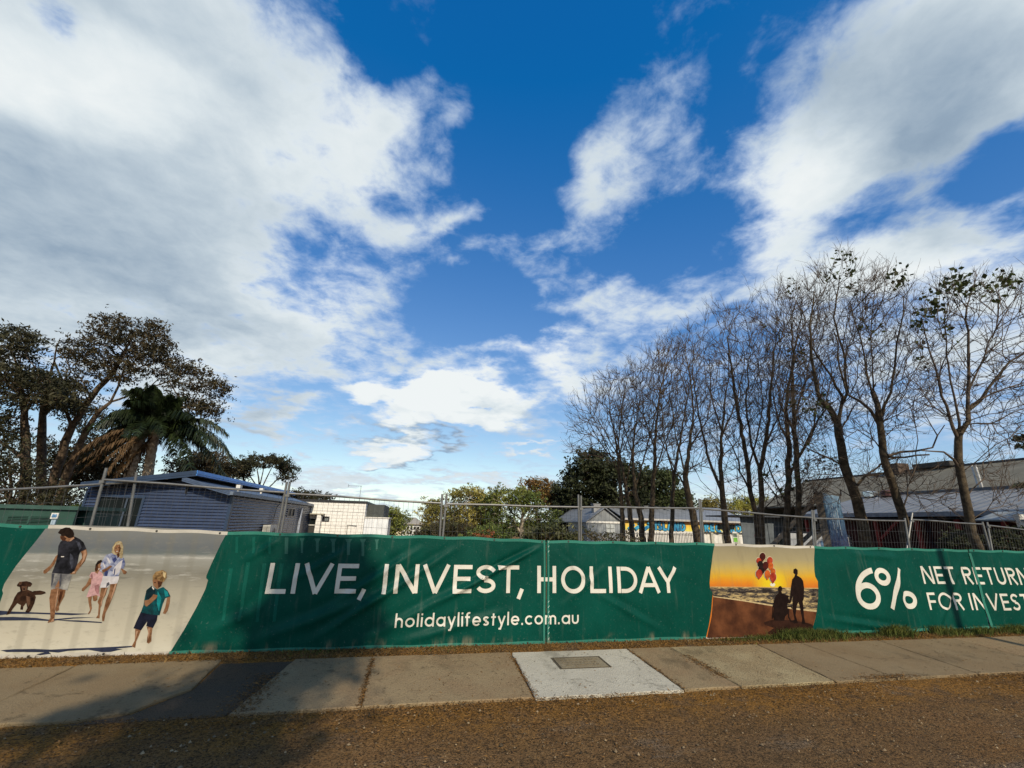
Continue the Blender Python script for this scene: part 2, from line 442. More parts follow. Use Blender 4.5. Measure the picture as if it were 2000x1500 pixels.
def build_footpath():
    # bedding under the slabs
    b = MB(); v = [(-30, -1.95, SLOPE * -1.95 - .05), (40, -1.95, SLOPE * -1.95 - .05), (40, -.40, SLOPE * -.40 - .05), (-30, -.40, SLOPE * -.40 - .05)]
    b.add(v, [(0, 1, 2, 3)])
    fp = b.build('footpath', ASPH, None, 'structure')
    g = .007
    def rect(x0, x1, m, f=-1.965, bk=-.40, label=None):
        (a, b_) = x0 if isinstance(x0, tuple) else (x0, x0); (c, d) = x1 if isinstance(x1, tuple) else (x1, x1)
        slab_mesh('slab', [(a + g, f), (c - g, f), (d - g, bk), (b_ + g, bk)], m, fp, label=label)
    for i, x in enumerate(np.arange(-16.0, -7.5, 1.6)): rect(x, x + 1.6, [CON_A, CON_C][i % 2])
    rect(-8.0, -6.05, CON_C); rect(-6.05, -4.42, CON_C)
    slab_mesh('slab', [(-4.41, -1.93), (-3.42, -1.92), (-3.05, -1.80), (-2.93, -1.55), (-2.74, -1.27), (-2.80, -.33), (-4.41, -.36)], CON_C, fp,
              label='slab with a broken front corner beside the asphalt strip')
    # asphalt infill strip between two slabs
    z = lambda y: SLOPE * y
    P = [(-3.5, -1.98), (-2.13, -1.97), (-1.90, -1.2), (-1.87, -.36), (-2.78, -.33), (-2.72, -1.27), (-2.90, -1.58), (-3.02, -1.82)]
    mb = MB(); mb.prism([(x, y, z(y) - .075) for x, y in P], (0, 0, .052)); mb.build('asphalt_strip', ASPH, fp)
    slab_mesh('slab', [(-2.09, -1.97), (-.83, -1.97), (-.87, -.40), (-1.87, -.40)], CON_A, fp)
    rect((-.83, -.87), (1.06, 1.12), CON_A)
    rect((1.07, 1.13), (2.96, 2.99), CON_N, -1.985, -.42, 'pale newer concrete slab around the pit lid')
    rect((2.97, 3.00), (3.76, 3.73), CON_A); rect((3.77, 3.74), (5.2, 5.36), CON_B); rect((5.21, 5.37), 6.22, CON_C)
    rect(6.23, (7.68, 7.88), CON_C); rect((7.69, 7.89), 9.55, CON_C)
    for i, x in enumerate(np.arange(9.56, 24, 1.62)): rect(x, x + 1.61, [CON_A, CON_C, CON_C][i % 3])
    # pit lid
    t = thing('utility_pit', (2.02, -.94, SLOPE * -.94), 'rectangular weathered service pit lid set in the pale concrete slab', 'pit lid')
    x0, x1, y0, y1 = 1.64, 2.39, -1.165, -.715
    zt = lambda y: SLOPE * y
    def ring(a0, a1, b0, b1, w, lo, hi, nm, m):
        q = MB()
        for (p, r, s, u) in ((a0, a1, b0, b0 + w), (a0, a1, b1 - w, b1), (a0, a0 + w, b0 + w, b1 - w), (a1 - w, a1, b0 + w, b1 - w)):
            vv = [(p, s), (r, s), (r, u), (p, u)]
            q.prism([(x, y, zt(y) + lo) for x, y in vv], (0, 0, hi - lo))
        return q.build(nm, m, t)
    ring(x0, x1, y0, y1, .022, -.02, .004, 'frame', mat('pit_frame', (.075, .062, .038), .8))
    vv = [(x0 + .034, y0 + .034), (x1 - .034, y0 + .034), (x1 - .034, y1 - .034), (x0 + .034, y1 - .034)]
    MB().prism([(x, y, zt(y) - .02) for x, y in vv], (0, 0, .0255)).build('lid', CON_L, t)
    q = MB()                                   # worn raised tread marks on the lid
    for i in range(9):
        for j in range(3):
            cx = x0 + .14 + i * .058 + random.uniform(-.01, .01); cy = y0 + .12 + j * .095
            w, h = random.choice([(.02, .035), (.012, .04), (.03, .012)])
            q.prism([(x, y, zt(y) + .0055) for x, y in ((cx - w, cy - h / 2), (cx + w, cy - h / 2), (cx + w, cy + h / 2), (cx - w, cy + h / 2))], (0, 0, .004))
    q.build('tread', mat('pit_tread', (.16, .125, .07), .9), t, 'stuff')
    # dark gap between lid and frame
    q = MB(); q.add([(x, y, zt(y) + .0012) for x, y in ((x0 + .01, y0 + .01), (x1 - .01, y0 + .01), (x1 - .01, y1 - .01), (x0 + .01, y1 - .01))], [(0, 1, 2, 3)])
    q.build('gap_seal', mat('pit_gap', (.03, .024, .016), .9), t)
build_footpath()

# loose stuff on the ground: needles and leaf litter, gravel, grass
def litter():
    n = 42000
    x = rng.uniform(-6, 12, n); u = rng.random(n)
    y = np.where(u < .62, -2.0 - rng.exponential(.42, n), np.where(u < .85, rng.uniform(-.40, -.03, n), rng.uniform(-6, -2.0, n)))
    spill = rng.random(n) < .03; y = np.where(spill, rng.uniform(-2.0, -.4, n), y)
    k = y > -6.5; x, y = x[k], y[k]; n = len(x)
    ex = np.concatenate([rng.normal(-2.02, .10, 900), rng.normal(-.85, .02, 500), rng.normal(3.76, .05, 500), rng.normal(1.09, .02, 250), rng.normal(2.98, .02, 250), rng.normal(6.1, .3, 600)]); ey = np.concatenate([rng.uniform(-1.95, -.9, 900), rng.uniform(-1.95, -.5, 500), rng.uniform(-1.7, -.8, 500), rng.uniform(-1.95, -.5, 250), rng.uniform(-1.95, -.5, 250), rng.normal(-1.93, .06, 600)])
    x, y = np.concatenate([x, ex]), np.concatenate([y, ey]); n = len(x); forced = np.arange(n) >= n - len(ex)
    patch = np.sin(x * 1.7) + np.sin(x * .63 + 1.3) + rng.normal(0, .7, n)
    keep = (patch > -.5) | (y > -.45) | forced; x, y = x[keep], y[keep]; n = len(x)
    z = SLOPE * y + np.where((y < -2) , .006, .004) + np.where(y > -.4, .004, 0)
    L = rng.uniform(.006, .026, n); W = rng.uniform(.0015, .0045, n); t = rng.uniform(0, 2 * np.pi, n)
    c = np.stack([x, y, z], 1); d = np.stack([np.cos(t), np.sin(t), rng.normal(0, .12, n)], 1); s = np.stack([-np.sin(t), np.cos(t), rng.normal(0, .3, n)], 1)
    V = np.stack([c - d * L[:, None], c + s * W[:, None], c + d * L[:, None], c - s * W[:, None] + [0, 0, .004]], 1).reshape(-1, 3)
    link('leaf_litter', poly_mesh('leaf_litter', V, np.arange(n * 4).reshape(-1, 4)),
         mat('dry_litter', (.19, .092, .018), .85, .35, 40, island=.75, col2=(.11, .058, .018)), None, 'stuff')
litter()
def gravel():
    n = 11000
    x = rng.uniform(-6, 10, n); y = np.where(rng.random(n) < .93, rng.uniform(-7, -2.05, n), rng.uniform(-.4, -.05, n))
    r = .0028 + rng.exponential(.0030, n); r = np.minimum(r, .018)
    z = SLOPE * y + r * .4
    base = np.array([(1, 0, 0), (0, 1, 0), (-1, 0, 0), (0, -1, 0), (0, 0, 1)], float)
    V = base[None] * r[:, None, None] * rng.uniform(.6, 1.4, (n, 5, 1)) + np.stack([x, y, z], 1)[:, None, :]
    F = np.array([(0, 1, 4), (1, 2, 4), (2, 3, 4), (3, 0, 4)])[None] + (np.arange(n) * 5)[:, None, None]
    link('gravel', poly_mesh('gravel', V.reshape(-1, 3), F.reshape(-1, 3)), mat('gravel_stone', (.16, .115, .062), .9, .3, 30, island=.85), None, 'stuff')
gravel()
def blades(name, x, y, h, w, m, lean=.35, zoff=0):
    n = len(x); z = SLOPE * np.minimum(y, 0) + zoff; t = rng.uniform(0, 2 * np.pi, n)
    s = np.stack([np.cos(t), np.sin(t), np.zeros(n)], 1) * w[:, None]
    l = rng.normal(0, lean, (n, 2)) * h[:, None]
    b = np.stack([x, y, z], 1); mid = b + np.stack([l[:, 0] * .4, l[:, 1] * .4, h * .6], 1); tip = b + np.stack([l[:, 0], l[:, 1], h], 1)
    V = np.stack([b - s, b + s, mid + s * .7, tip, mid - s * .7], 1).reshape(-1, 3)
    F = np.arange(n * 5).reshape(-1, 5)
    return link(name, poly_mesh(name, V, F), m, None, 'stuff')
GRASS = mat('verge_grass', (.062, .105, .016), .8, .3, 15, island=.5, col2=(.135, .135, .03), trans=.3)
DRYG = mat('dry_grass', (.17, .105, .035), .85, .3, 15, island=.5, trans=.2)
xs, ys, hs = [], [], []
for cx, wd, hh, nn in [(5.9, .5, .10, 700), (6.55, .45, .22, 1500), (7.1, .35, .18, 900), (7.9, .35, .10, 350), (8.65, .32, .24, 1000), (9.75, .22, .20, 500), (10.15, .25, .13, 400),
                       (10.7, .35, .16, 500), (11.6, .4, .19, 700), (12.5, .55, .2, 900), (13.8, .6, .2, 800), (5.2, .5, .06, 300), (-1.6, .35, .06, 150), (-2.0, .25, .05, 80), (.3, .5, .045, 90)]:
    xs.append(rng.normal(cx, wd * .55, nn)); ys.append(-.075 - np.abs(rng.normal(0, .11, nn)) ** 1.0); hs.append(hh * .72 * rng.uniform(.3, 1.15, nn))
x = np.concatenate(xs); y = np.clip(np.concatenate(ys), -.42, -.05)
blades('grass_tufts', x, y, np.concatenate(hs), rng.uniform(.003, .007, len(x)), GRASS, .4)
n = 5200; x = rng.uniform(-6.5, 14, n); y = rng.uniform(-.40, -.05, n)
blades('dry_verge_grass', x, y, rng.uniform(.012, .05, n), rng.uniform(.002, .005, n), DRYG, .8)
n = 1500; x = rng.uniform(-5, 12, n); y = rng.uniform(-2.2, -1.97, n)
blades('dry_edge_grass', x, y, rng.uniform(.01, .03, n), rng.uniform(.002, .004, n), DRYG, .9)
# ------------------------------------------------------------------ banners on the fence
FY = -0.035                                   # plane of the cloth, just in front of the wire panels
SEAM1, SEAM2 = 1.775, on_y(1912, 1150, FY)[0]
FOLDS = [((590, 1262), (905, 1062), .020, .055), ((470, 1262), (800, 1140), .014, .08), ((690, 1262), (1010, 1090), .012, .06),
         ((850, 1180), (1062, 1062), .020, .040), ((930, 1130), (1062, 1066), .014, .03), ((620, 1200), (835, 1062), .014, .05),
         ((560, 1140), (700, 1060), .010, .05), ((1150, 1150), (1300, 1235), .010, .05), ((1090, 1190), (1190, 1100), .007, .05),
         ((1075, 1068), (1180, 1160), .006, .03), ((760, 1262), (1000, 1190), .012, .06), ((1600, 1205), (1790, 1235), .012, .05), ((1650, 1080), (1760, 1090), .008, .06),
         ((1880, 1082), (1830, 1240), .010, .05), ((1740, 1075), (1772, 1235), .012, .09), ((1200, 1080), (1360, 1130), .006, .07), ((470, 1100), (560, 1045), .010, .05), ((400, 1240), (520, 1180), .010, .07)]
_f = []
for a, b, amp, w in FOLDS:
    p = on_y(*a, FY); q = on_y(*b, FY); _f.append((p[[0, 2]], q[[0, 2]], amp, w))
def wr(x, z):
    x = np.asarray(x, float); z = np.asarray(z, float)
    y = .012 * np.sin(x * 1.31 + .7) * np.sin(z * 1.9 + .3) + .005 * np.sin(x * 4.1 + z * 2.3) + .0025 * np.sin(x * 9.7 - z * 6.1) + .0016 * np.sin(x * 21 + z * 11 + np.sin(x * 3))
    for p, q, amp, w in _f:
        d = q - p; L = np.hypot(*d); d = d / L
        u = (x - p[0]) * d[0] + (z - p[1]) * d[1]; v = -(x - p[0]) * d[1] + (z - p[1]) * d[0]
        fall = np.clip(np.minimum(u, L - u) / (.35 * L), 0, 1)
        y = y - 2.9 * amp * fall * (np.exp(-(v / w) ** 2) - .55 * np.exp(-((v - 1.6 * w) / (1.1 * w)) ** 2))
    e = np.clip(np.minimum(z + .01, 1.58 - z) / .12, 0, 1)
    bil = .018 * np.sin(np.pi * np.clip(z / 1.56, 0, 1))
    return FY + y * (.25 + .75 * e) - bil
def ztop(x): return np.interp(x, [-9, -6, -3.2, .3, 1.77, 5, 7.3, 13, 20], [1.64, 1.62, 1.585, 1.58, 1.55, 1.56, 1.54, 1.53, 1.52]) + .007 * np.cos((np.asarray(x) + .3) * 2 * np.pi / .83)
def zbot(x): return np.interp(x, [-9, -5.5, -3.6, 1.77, 4.7, 6.9, 12.1, 20], [0, 0, -.015, -.015, -.005, .02, .04, .05]) + .006 * np.sin(np.asarray(x) * 5.3)

def cloth_material(name, col, kind='green'):
    m = bpy.data.materials.new(name); m.use_nodes = True
    T = NT(m.node_tree); bs = m.node_tree.nodes['Principled BSDF']
    P = T.n('ShaderNodeNewGeometry').outputs['Position']
    st = T.v('MULTIPLY', P, (5.0, 1.0, .55))
    streak = T.noise(st, 2.2, 5, .6); blot = T.noise(P, 1.2, 6, .62); fine = T.noise(P, 34, 3, .6)
    c = T.mix(T.rng(blot, .3, .7), tuple(x * .84 for x in col), tuple(min(1, x * 1.14) for x in col))
    dirt = (.10, .125, .10) if kind == 'green' else (.36, .33, .25)
    c = T.mix(T.rng(streak, .56, .80, 0, .30), c, dirt)
    sp = T.n('ShaderNodeSeparateXYZ'); T.put(sp.inputs[0], P)
    spl = T.m('MULTIPLY', T.rng(sp.outputs[2], .0, .16, 1, 0), T.rng(T.noise(T.v('MULTIPLY', P, (1, 1, .3)), 3.1, 6, .7), .50, .72))
    c = T.mix(T.m('MULTIPLY', spl, .8), c, (.24, .19, .12))
    c = T.mix(T.rng(fine, .62, .75, 0, .10), c, (.4, .42, .38))
    T.put(bs.inputs['Base Color'], c); bs.inputs['Roughness'].default_value = .46 if kind == 'green' else .6
    bs.inputs['Specular IOR Level'].default_value = .07 if kind == 'green' else .06
    w = T.n('ShaderNodeBump'); w.inputs['Distance'].default_value = .010
    T.put(w.inputs['Height'], T.m('ADD', T.noise(T.v('MULTIPLY', P, (1, 1, .6)), 5.5, 5, .62, .6), T.m('MULTIPLY', T.noise(P, 300, 1, .5), .06)))
    T.put(bs.inputs['Normal'], w.outputs[0])
    return m
GREEN = cloth_material('green_banner_cloth', (.0012, .047, .033))
HEM = cloth_material('banner_hem', (.030, .150, .110))
PALEHEM = cloth_material('pale_hem', (.42, .39, .33), 'pale')
WHITE = cloth_material('banner_white_ink', (.56, .53, .45), 'pale')

def drape(polys, name, m, parent, off, step=.05, mats=None, label=None):
    """flat print: polygons given in (x, z) laid on the cloth, each a hair above the one before"""
    bm = bmesh.new(); lay = []
    for k, item in enumerate(polys):
        pl, mi, ly = item if isinstance(item, tuple) else (item, 0, k)
        pl = [tuple(p) for p in pl]
        tris = tessellate_polygon([[Vector((p[0], p[1], 0)) for p in pl]])
        vs = [bm.verts.new((p[0], ly * .0003, p[1])) for p in pl]
        for t in tris:
            try: f = bm.faces.new([vs[i] for i in t]); f.material_index = mi
            except ValueError: pass
    for it in range(7):
        es = [e for e in bm.edges if e.calc_length() > step]
        if not es: break
        bmesh.ops.subdivide_edges(bm, edges=es, cuts=1, use_grid_fill=False)
        bmesh.ops.triangulate(bm, faces=[f for f in bm.faces if len(f.verts) > 3])
    bm.verts.ensure_lookup_table()
    co = np.array([v.co for v in bm.verts]); y = wr(co[:, 0], co[:, 2]) - off - co[:, 1]
    for v, yy in zip(bm.verts, y): v.co.y = yy
    bm.normal_update()
    for f in bm.faces:
        if f.normal.y > 0: f.normal_flip()
        f.smooth = True
    me = bpy.data.meshes.new(name); bm.to_mesh(me); bm.free()
    o = link(name, me, mats or m, parent)
    if label: o['label'] = label
    return o

def cloth(x0, x1, parent, regions):
    xs = np.arange(x0, x1 + 1e-6, .03); xs[-1] = x1; zs = np.linspace(0, 1, 54)
    X = np.repeat(xs[None], len(zs), 0); Z = zbot(X) + (ztop(X) - zbot(X)) * zs[:, None]
    V = np.stack([X, wr(X, Z), Z], -1).reshape(-1, 3); nx = len(xs)
    i = np.arange(nx - 1)[None]; j = np.arange(len(zs) - 1)[:, None]; a = j * nx + i
    F = np.stack([a, a + 1, a + nx + 1, a + nx], -1).reshape(-1, 4)
    me = poly_mesh('cloth', V, F)
    return link('cloth', me, GREEN, parent, smooth=True)
def hem_strip(xa, xb, zf, h, parent, name, m, off=.004):
    xs = np.linspace(xa, xb, max(2, int((xb - xa) / .05)))
    poly = []
    b = MB(); n = len(xs); vs = []
    for x in xs:
        z = float(zf(x)); z0, z1 = (z - h, z) if h > 0 else (z, z - h)
        vs += [(x, wr(x, z0) - off, z0), (x, wr(x, z1) - off, z1)]
    b.add(vs, [(2 * i, 2 * i + 2, 2 * i + 3, 2 * i + 1) for i in range(n - 1)])
    return b.build(name, m, parent, smooth=True)
EYE = None
def eyelets(xa, xb, dx, parent, zf, dz):
    global EYE
    if EYE is None:
        b = MB(); b.tube([(0, -.004, 0), (0, .004, 0)], .014, 10); me = bpy.data.meshes.new('eyelet'); me.from_pydata(b.v, [], b.f)
        me.materials.append(mat('eyelet_brass', (.06, .055, .045), .5, metal=.6)); EYE = me
    for x in np.arange(xa, xb, dx):
        z = float(zf(x)) + dz; o = bpy.data.objects.new('eyelet', EYE); COL.objects.link(o); o.parent = parent
        o.location = Vector((x, wr(x, z) - .010, z)) - Vector(root_loc(parent))

# ---- drawn lettering: every letter as strokes of one weight, cap height 1
def arc(cx, cz, rx, rz, a0, a1, n=18):
    t = np.radians(np.linspace(a0, a1, n)); return [(cx + rx * math.cos(k), cz + rz * math.sin(k)) for k in t]
def font(t):
    h = t / 2; e = 1 - h; F = {}
    F['L'] = (.50, [[(h, 1), (h, 0)], [(h, h), (.50, h)]])
    F['I'] = (t, [[(h, 1), (h, 0)]])
    F['V'] = (.80, [[(h * .6, 1), (.40, 0)], [(.40, 0), (.80 - h * .6, 1)]])
    F['E'] = (.55, [[(h, 1), (h, 0)], [(h, e), (.55, e)], [(h, .5), (.51, .5)], [(h, h), (.55, h)]])
    F['F'] = (.52, [[(h, 1), (h, 0)], [(h, e), (.52, e)], [(h, .48), (.48, .48)]])
    F['N'] = (.72, [[(h, 0), (h, 1)], [(h + .02, 1 - .02), (.72 - h - .02, .02)], [(.72 - h, 0), (.72 - h, 1)]])
    F['S'] = (.60, [arc(.30, .735, .30 - h, .265 - h, 20, 270, 20) + arc(.30, .265, .30 - h, .265 - h + .0, 90, -160, 20)])
    F['T'] = (.62, [[(0, e), (.62, e)], [(.31, 1 - h), (.31, 0)]])
    F['H'] = (.70, [[(h, 0), (h, 1)], [(.70 - h, 0), (.70 - h, 1)], [(h, .5), (.70 - h, .5)]])
    F['O'] = (.90, [arc(.45, .5, .45 - h, .51 - h, 0, 360, 40)])
    F['D'] = (.74, [[(h, 0), (h, 1)], [(t, e), (.30, e)] + arc(.30, .5, .44 - h, .5 - h, 90, -90, 20) + [(t, h)]])
    F['A'] = (.80, [[(h * .6, 0), (.40, 1)], [(.40, 1), (.80 - h * .6, 0)], [(.20, .30), (.60, .30)]])
    F['Y'] = (.74, [[(h * .6, 1), (.37, .42)], [(.74 - h * .6, 1), (.37, .42)], [(.37, .47), (.37, 0)]])
    F['R'] = (.60, [[(h, 0), (h, 1)], [(t, e), (.32, e)] + arc(.32, .735, .27 - h, .265 - h, 90, -90, 16) + [(t, .47 + h)], [(.28, .47), (.56, 0)]])
    F['U'] = (.66, [[(h, 1), (h, .33)] + arc(.33, .33, .33 - h, .33 - h, 180, 360, 18) + [(.66 - h, 1)]])
    F['C'] = (.76, [arc(.43, .5, .43 - h, .51 - h, 45, 315, 28)])
    F['P'] = (.60, [[(h, 0), (h, 1)], [(t, e), (.32, e)] + arc(.32, .72, .28 - h, .28 - h, 90, -90, 16) + [(t, .44 + h)]])
    F[','] = (.22, [[(.17, .15), (.04, -.21)]])
    F['6'] = (.62, [arc(.31, .32, .31 - h, .32 - h, 0, 360, 32), arc(.62, .34, .62 - h, .66 - h, 180, 97, 16)])
    F['%'] = (1.0, [arc(.21, .79, .21 - h * .8, .21 - h * .8, 0, 360, 24), arc(.79, .21, .21 - h * .8, .21 - h * .8, 0, 360, 24), [(.72, 1.0), (.28, 0)]])
    # lower case, drawn on x-height .70
    X = .70; r = .35
    ring = lambda cx: arc(cx, r, r - h, r - h, 0, 360, 30)
    F['o'] = (.70, [ring(.35)])
    F['h'] = (.58, [[(h, 1), (h, 0)], arc(.29, X - .29, .29 - h, .29 - h, 180, 0, 16) + [(.58 - h, 0)]])
    F['l'] = (t, [[(h, 1), (h, 0)]])
    F['i'] = (t, [[(h, X), (h, 0)], [(h, .98), (h, .98 - t * 1.05)]])
    F['d'] = (.70, [ring(.35), [(.70 - h, 1), (.70 - h, 0)]])
    F['a'] = (.70, [ring(.35), [(.70 - h, X), (.70 - h, 0)]])
    F['y'] = (.60, [[(h * .6, X), (.31, .06)], [(.60 - h * .6, X), (.22, -.24), (.08, -.24)]])
    F['f'] = (.38, [[(.15, 0), (.15, .80)] + arc(.31, .80, .16, .16 - h + .04, 180, 90, 8) + [(.38, .80 + .16 - h + .04)], [(0, X - h), (.36, X - h)]])
    F['e'] = (.68, [arc(.34, r, .34 - h, r - h, 0, 320, 28), [(t * .6, r), (.68 - t * .2, r)]])
    F['s'] = (.48, [arc(.24, .515, .24 - h, .185 - h, 25, 270, 16) + arc(.24, .185, .24 - h, .185 - h, 90, -155, 16)])
    F['t'] = (.38, [[(.18, .90), (.18, 0)], [(0, X - h), (.37, X - h)]])
    F['.'] = (t * 1.1, [[(t * .55, t * 1.1), (t * .55, 0)]])
    F['c'] = (.62, [arc(.35, r, r - h, r - h, 45, 315, 24)])
    F['m'] = (.92, [[(h, X), (h, 0)], arc(.265, X - .24, .265 - h, .24 - h, 180, 0, 14) + [(.53 - h, 0)], arc(.655, X - .24, .265 - h, .24 - h, 180, 0, 14) + [(.92 - h, 0)]])
    F['u'] = (.58, [[(h, X), (h, .29)] + arc(.29, .29, .29 - h, .29 - h, 180, 360, 16) + [(.58 - h, X)]])
    return F
def stroke_polys(st, t):
    """one polygon chain of quads for a poly-line of weight t with square ends"""
    p = np.array(st, float); keep = [0] + [i for i in range(1, len(p)) if np.hypot(*(p[i] - p[i - 1])) > 1e-4]; p = p[keep]
    closed = len(p) > 3 and np.hypot(*(p[0] - p[-1])) < 1e-3
    n = len(p); L = []; R = []
    for i in range(n):
        if closed: a = p[i - 1] if i else p[-2]; b = p[i + 1] if i < n - 1 else p[1]
        else: a = p[max(i - 1, 0)]; b = p[min(i + 1, n - 1)]
        d1 = p[i] - a; d2 = b - p[i]
        u1 = d1 / (np.hypot(*d1) or 1); u2 = d2 / (np.hypot(*d2) or 1)
        if np.hypot(*d1) < 1e-9: u1 = u2
        if np.hypot(*d2) < 1e-9: u2 = u1
        mdir = u1 + u2; mdir /= np.hypot(*mdir) + 1e-9; k = t / 2 / max(.5, float(mdir @ u1))
        nn = np.array([-mdir[1], mdir[0]]); L.append(p[i] + nn * k); R.append(p[i] - nn * k)
    return [[L[i], L[i + 1], R[i + 1], R[i]] for i in range(n - 1)]
def letters(text, F, t, track):
    x = 0; out = []
    for ch in text:
        if ch == ' ': x += .34; continue
        w, strokes = F[ch]
        out.append((ch, x, w, strokes)); x += w + track
    return out, x - track

# ------------------------------------------------------------------ the three printed banners
def B(px, py): q = on_y(px, py, FY); return (q[0], q[2])
def zc(lst, ox, oz, k): return [B(ox + a / k, oz + b / k) for a, b in lst]
BAN1 = thing('banner', (-2.5, FY, 0), 'long green banner with a family running on a beach and the words LIVE, INVEST', 'banner', 'printed banners along the street fence')
BAN2 = thing('banner', (6, FY, 0), 'green banner with a sunset and red balloons print and a large 6% figure', 'banner', 'printed banners along the street fence')
BAN3 = thing('banner', (12, FY, 0), 'short end of a green banner at the right edge past the laced joint', 'banner', 'printed banners along the street fence')
X_L, X_R = -8.6, 17.0
cloth(X_L, SEAM1 - .004, BAN1, None); cloth(SEAM1 + .004, SEAM2 - .015, BAN2, None); cloth(SEAM2 + .005, X_R, BAN3, None)
# beach print: outline, then colour by a printed-picture material
BEACH = [(95, 1024.5), (270, 1029), (445, 1038), (432, 1062), (414, 1100), (404, 1124), (403.5, 1129), (407, 1133), (402, 1150), (385, 1185), (360, 1230), (330, 1278),
         (160, 1282), (0, 1286.5), (-150, 1290), (-120, 1262), (-60, 1230), (0, 1187), (10, 1158), (8, 1152), (12, 1140), (34, 1105), (66, 1064)]
def print_beach():
    m = bpy.data.materials.new('beach_print'); m.use_nodes = True
    T = NT(m.node_tree); bs = m.node_tree.nodes['Principled BSDF']
    P = T.n('ShaderNodeNewGeometry').outputs['Position']; sp = T.n('ShaderNodeSeparateXYZ'); T.put(sp.inputs[0], P)
    x, z = sp.outputs[0], sp.outputs[2]
    n1 = T.noise(T.v('MULTIPLY', P, (1, 1, 7)), 2.4, 7, .68)
    n2 = T.noise(T.v('MULTIPLY', P, (1, 1, 2.5)), 8, 6, .7)
    zz = T.m('MULTIPLY_ADD', T.m('SUBTRACT', n1, .5), .10, z)
    c = T.ramp(T.m('DIVIDE', zz, 1.6), [(0, (.46, .43, .34)), (.16, (.40, .365, .28)), (.50, (.265, .245, .19)), (.62, (.165, .155, .125)), (.71, (.205, .20, .17)), (.765, (.25, .245, .215)), (.79, (.105, .118, .112)), (.84, (.10, .108, .112)), (1, (.15, .15, .138))])
    foam = T.m('MULTIPLY', T.rng(n1, .52, .66), T.m('MULTIPLY', T.rng(z, .82, 1.0), T.rng(z, 1.34, 1.20)))
    c = T.mix(T.m('MULTIPLY', foam, .6), c, (.40, .385, .34))
    dk = T.m('MULTIPLY', T.rng(T.noise(T.v('MULTIPLY', P, (1, 1, 11)), 1.7, 7, .7), .55, .68), T.m('MULTIPLY', T.rng(z, .72, .86), T.rng(z, 1.2, 1.05)))
    c = T.mix(T.m('MULTIPLY', dk, .6), c, (.10, .095, .078))
    c = T.mix(T.rng(n2, .52, .75, 0, .45), c, (.19, .175, .135))
    # faint darker upright stripes across the picture
    st = T.m('SINE', T.m('MULTIPLY', T.m('ADD', x, T.m('MULTIPLY', z, .05)), 21.0))
    c = T.mix(T.m('MULTIPLY', T.rng(st, .35, .95), T.m('MULTIPLY', T.noise(P, 1.4, 2, .5), .42)), c, (.14, .128, .095))
    T.put(bs.inputs['Base Color'], c); bs.inputs['Roughness'].default_value = .55; bs.inputs['Specular IOR Level'].default_value = .06
    drape([[B(*p) for p in BEACH]], 'beach_print', m, BAN1, .0035, .10)
print_beach()
def ink(name, c, var=.25, sc=14, col2=None):
    k = .62
    return mat('ink_' + name, tuple(x * k for x in c), .6, var, sc, col2=tuple(x * k for x in col2) if col2 else None, spec=.06)
SK_D = ink('tan_skin', (.20, .085, .035), .3, 16, (.34, .17, .085)); SK_L = ink('light_skin', (.44, .23, .12), .3, 18, (.25, .11, .05))
BLK = ink('black_shirt', (.010, .010, .012), .4, 10, (.035, .035, .045)); HAIRD = ink('dark_hair', (.018, .010, .006), .4, 20)
SHORT = ink('grey_shorts', (.19, .185, .19), .3, 9, (.44, .42, .37)); BLOND = ink('blond_hair', (.36, .25, .11), .35, 22, (.52, .42, .25))
BLUE = ink('blue_shirt', (.10, .13, .31), .3, 16, (.50, .52, .62)); WHT = ink('white_shorts', (.66, .62, .62), .15); PINK = ink('pink_dress', (.60, .35, .34), .22, 18)
TEAL = ink('teal_shirt', (.006, .13, .145), .3, 13, (.008, .030, .035)); NAVY = ink('navy_shorts', (.012, .014, .028), .3); BROWNH = ink('brown_hair', (.17, .085, .03), .4, 25, (.42, .26, .11))
CHOC = ink('chocolate_coat', (.028, .012, .007), .5, 20, (.065, .030, .016)); PSH = ink('printed_shadow', (.035, .042, .075), .2)
SK_S = ink('shaded_skin', (.075, .028, .012), .3, 20); SK_H = ink('lit_skin', (.62, .38, .24), .2, 20, (.42, .22, .12)); FOLD = ink('shirt_fold', (.055, .058, .075), .4, 20)
SHD = ink('shorts_shade', (.085, .085, .10), .3); BLD = ink('blue_shade', (.045, .06, .17), .3); PKD = ink('pink_shade', (.36, .17, .17), .3); TEL = ink('lit_teal', (.012, .24, .25), .3); TED = ink('dark_teal', (.006, .022, .028), .3)
HAIRL = ink('lit_hair', (.55, .42, .22), .3, 30); LIT = ink('tooth_white', (.75, .68, .60), .1); DOGL = ink('lit_coat', (.12, .062, .036), .4, 25); EYE_D = ink('print_dark', (.02, .012, .010), .2)
Z7 = lambda l: zc(l, 60, 1020, 7.143)
Z4 = lambda l: zc(l, 0, 1000, 4.167)
def figure(name, parts, fac, off=.007, label=None):
    ms = []; pl = []
    for k, (m, l) in enumerate(parts):
        if m not in ms: ms.append(m)
        pl.append((fac(l), ms.index(m), k))
    return drape(pl, name, None, BAN1 if fac in (Z7, Z4) else BAN2, off, .06, mats=ms, label=label)
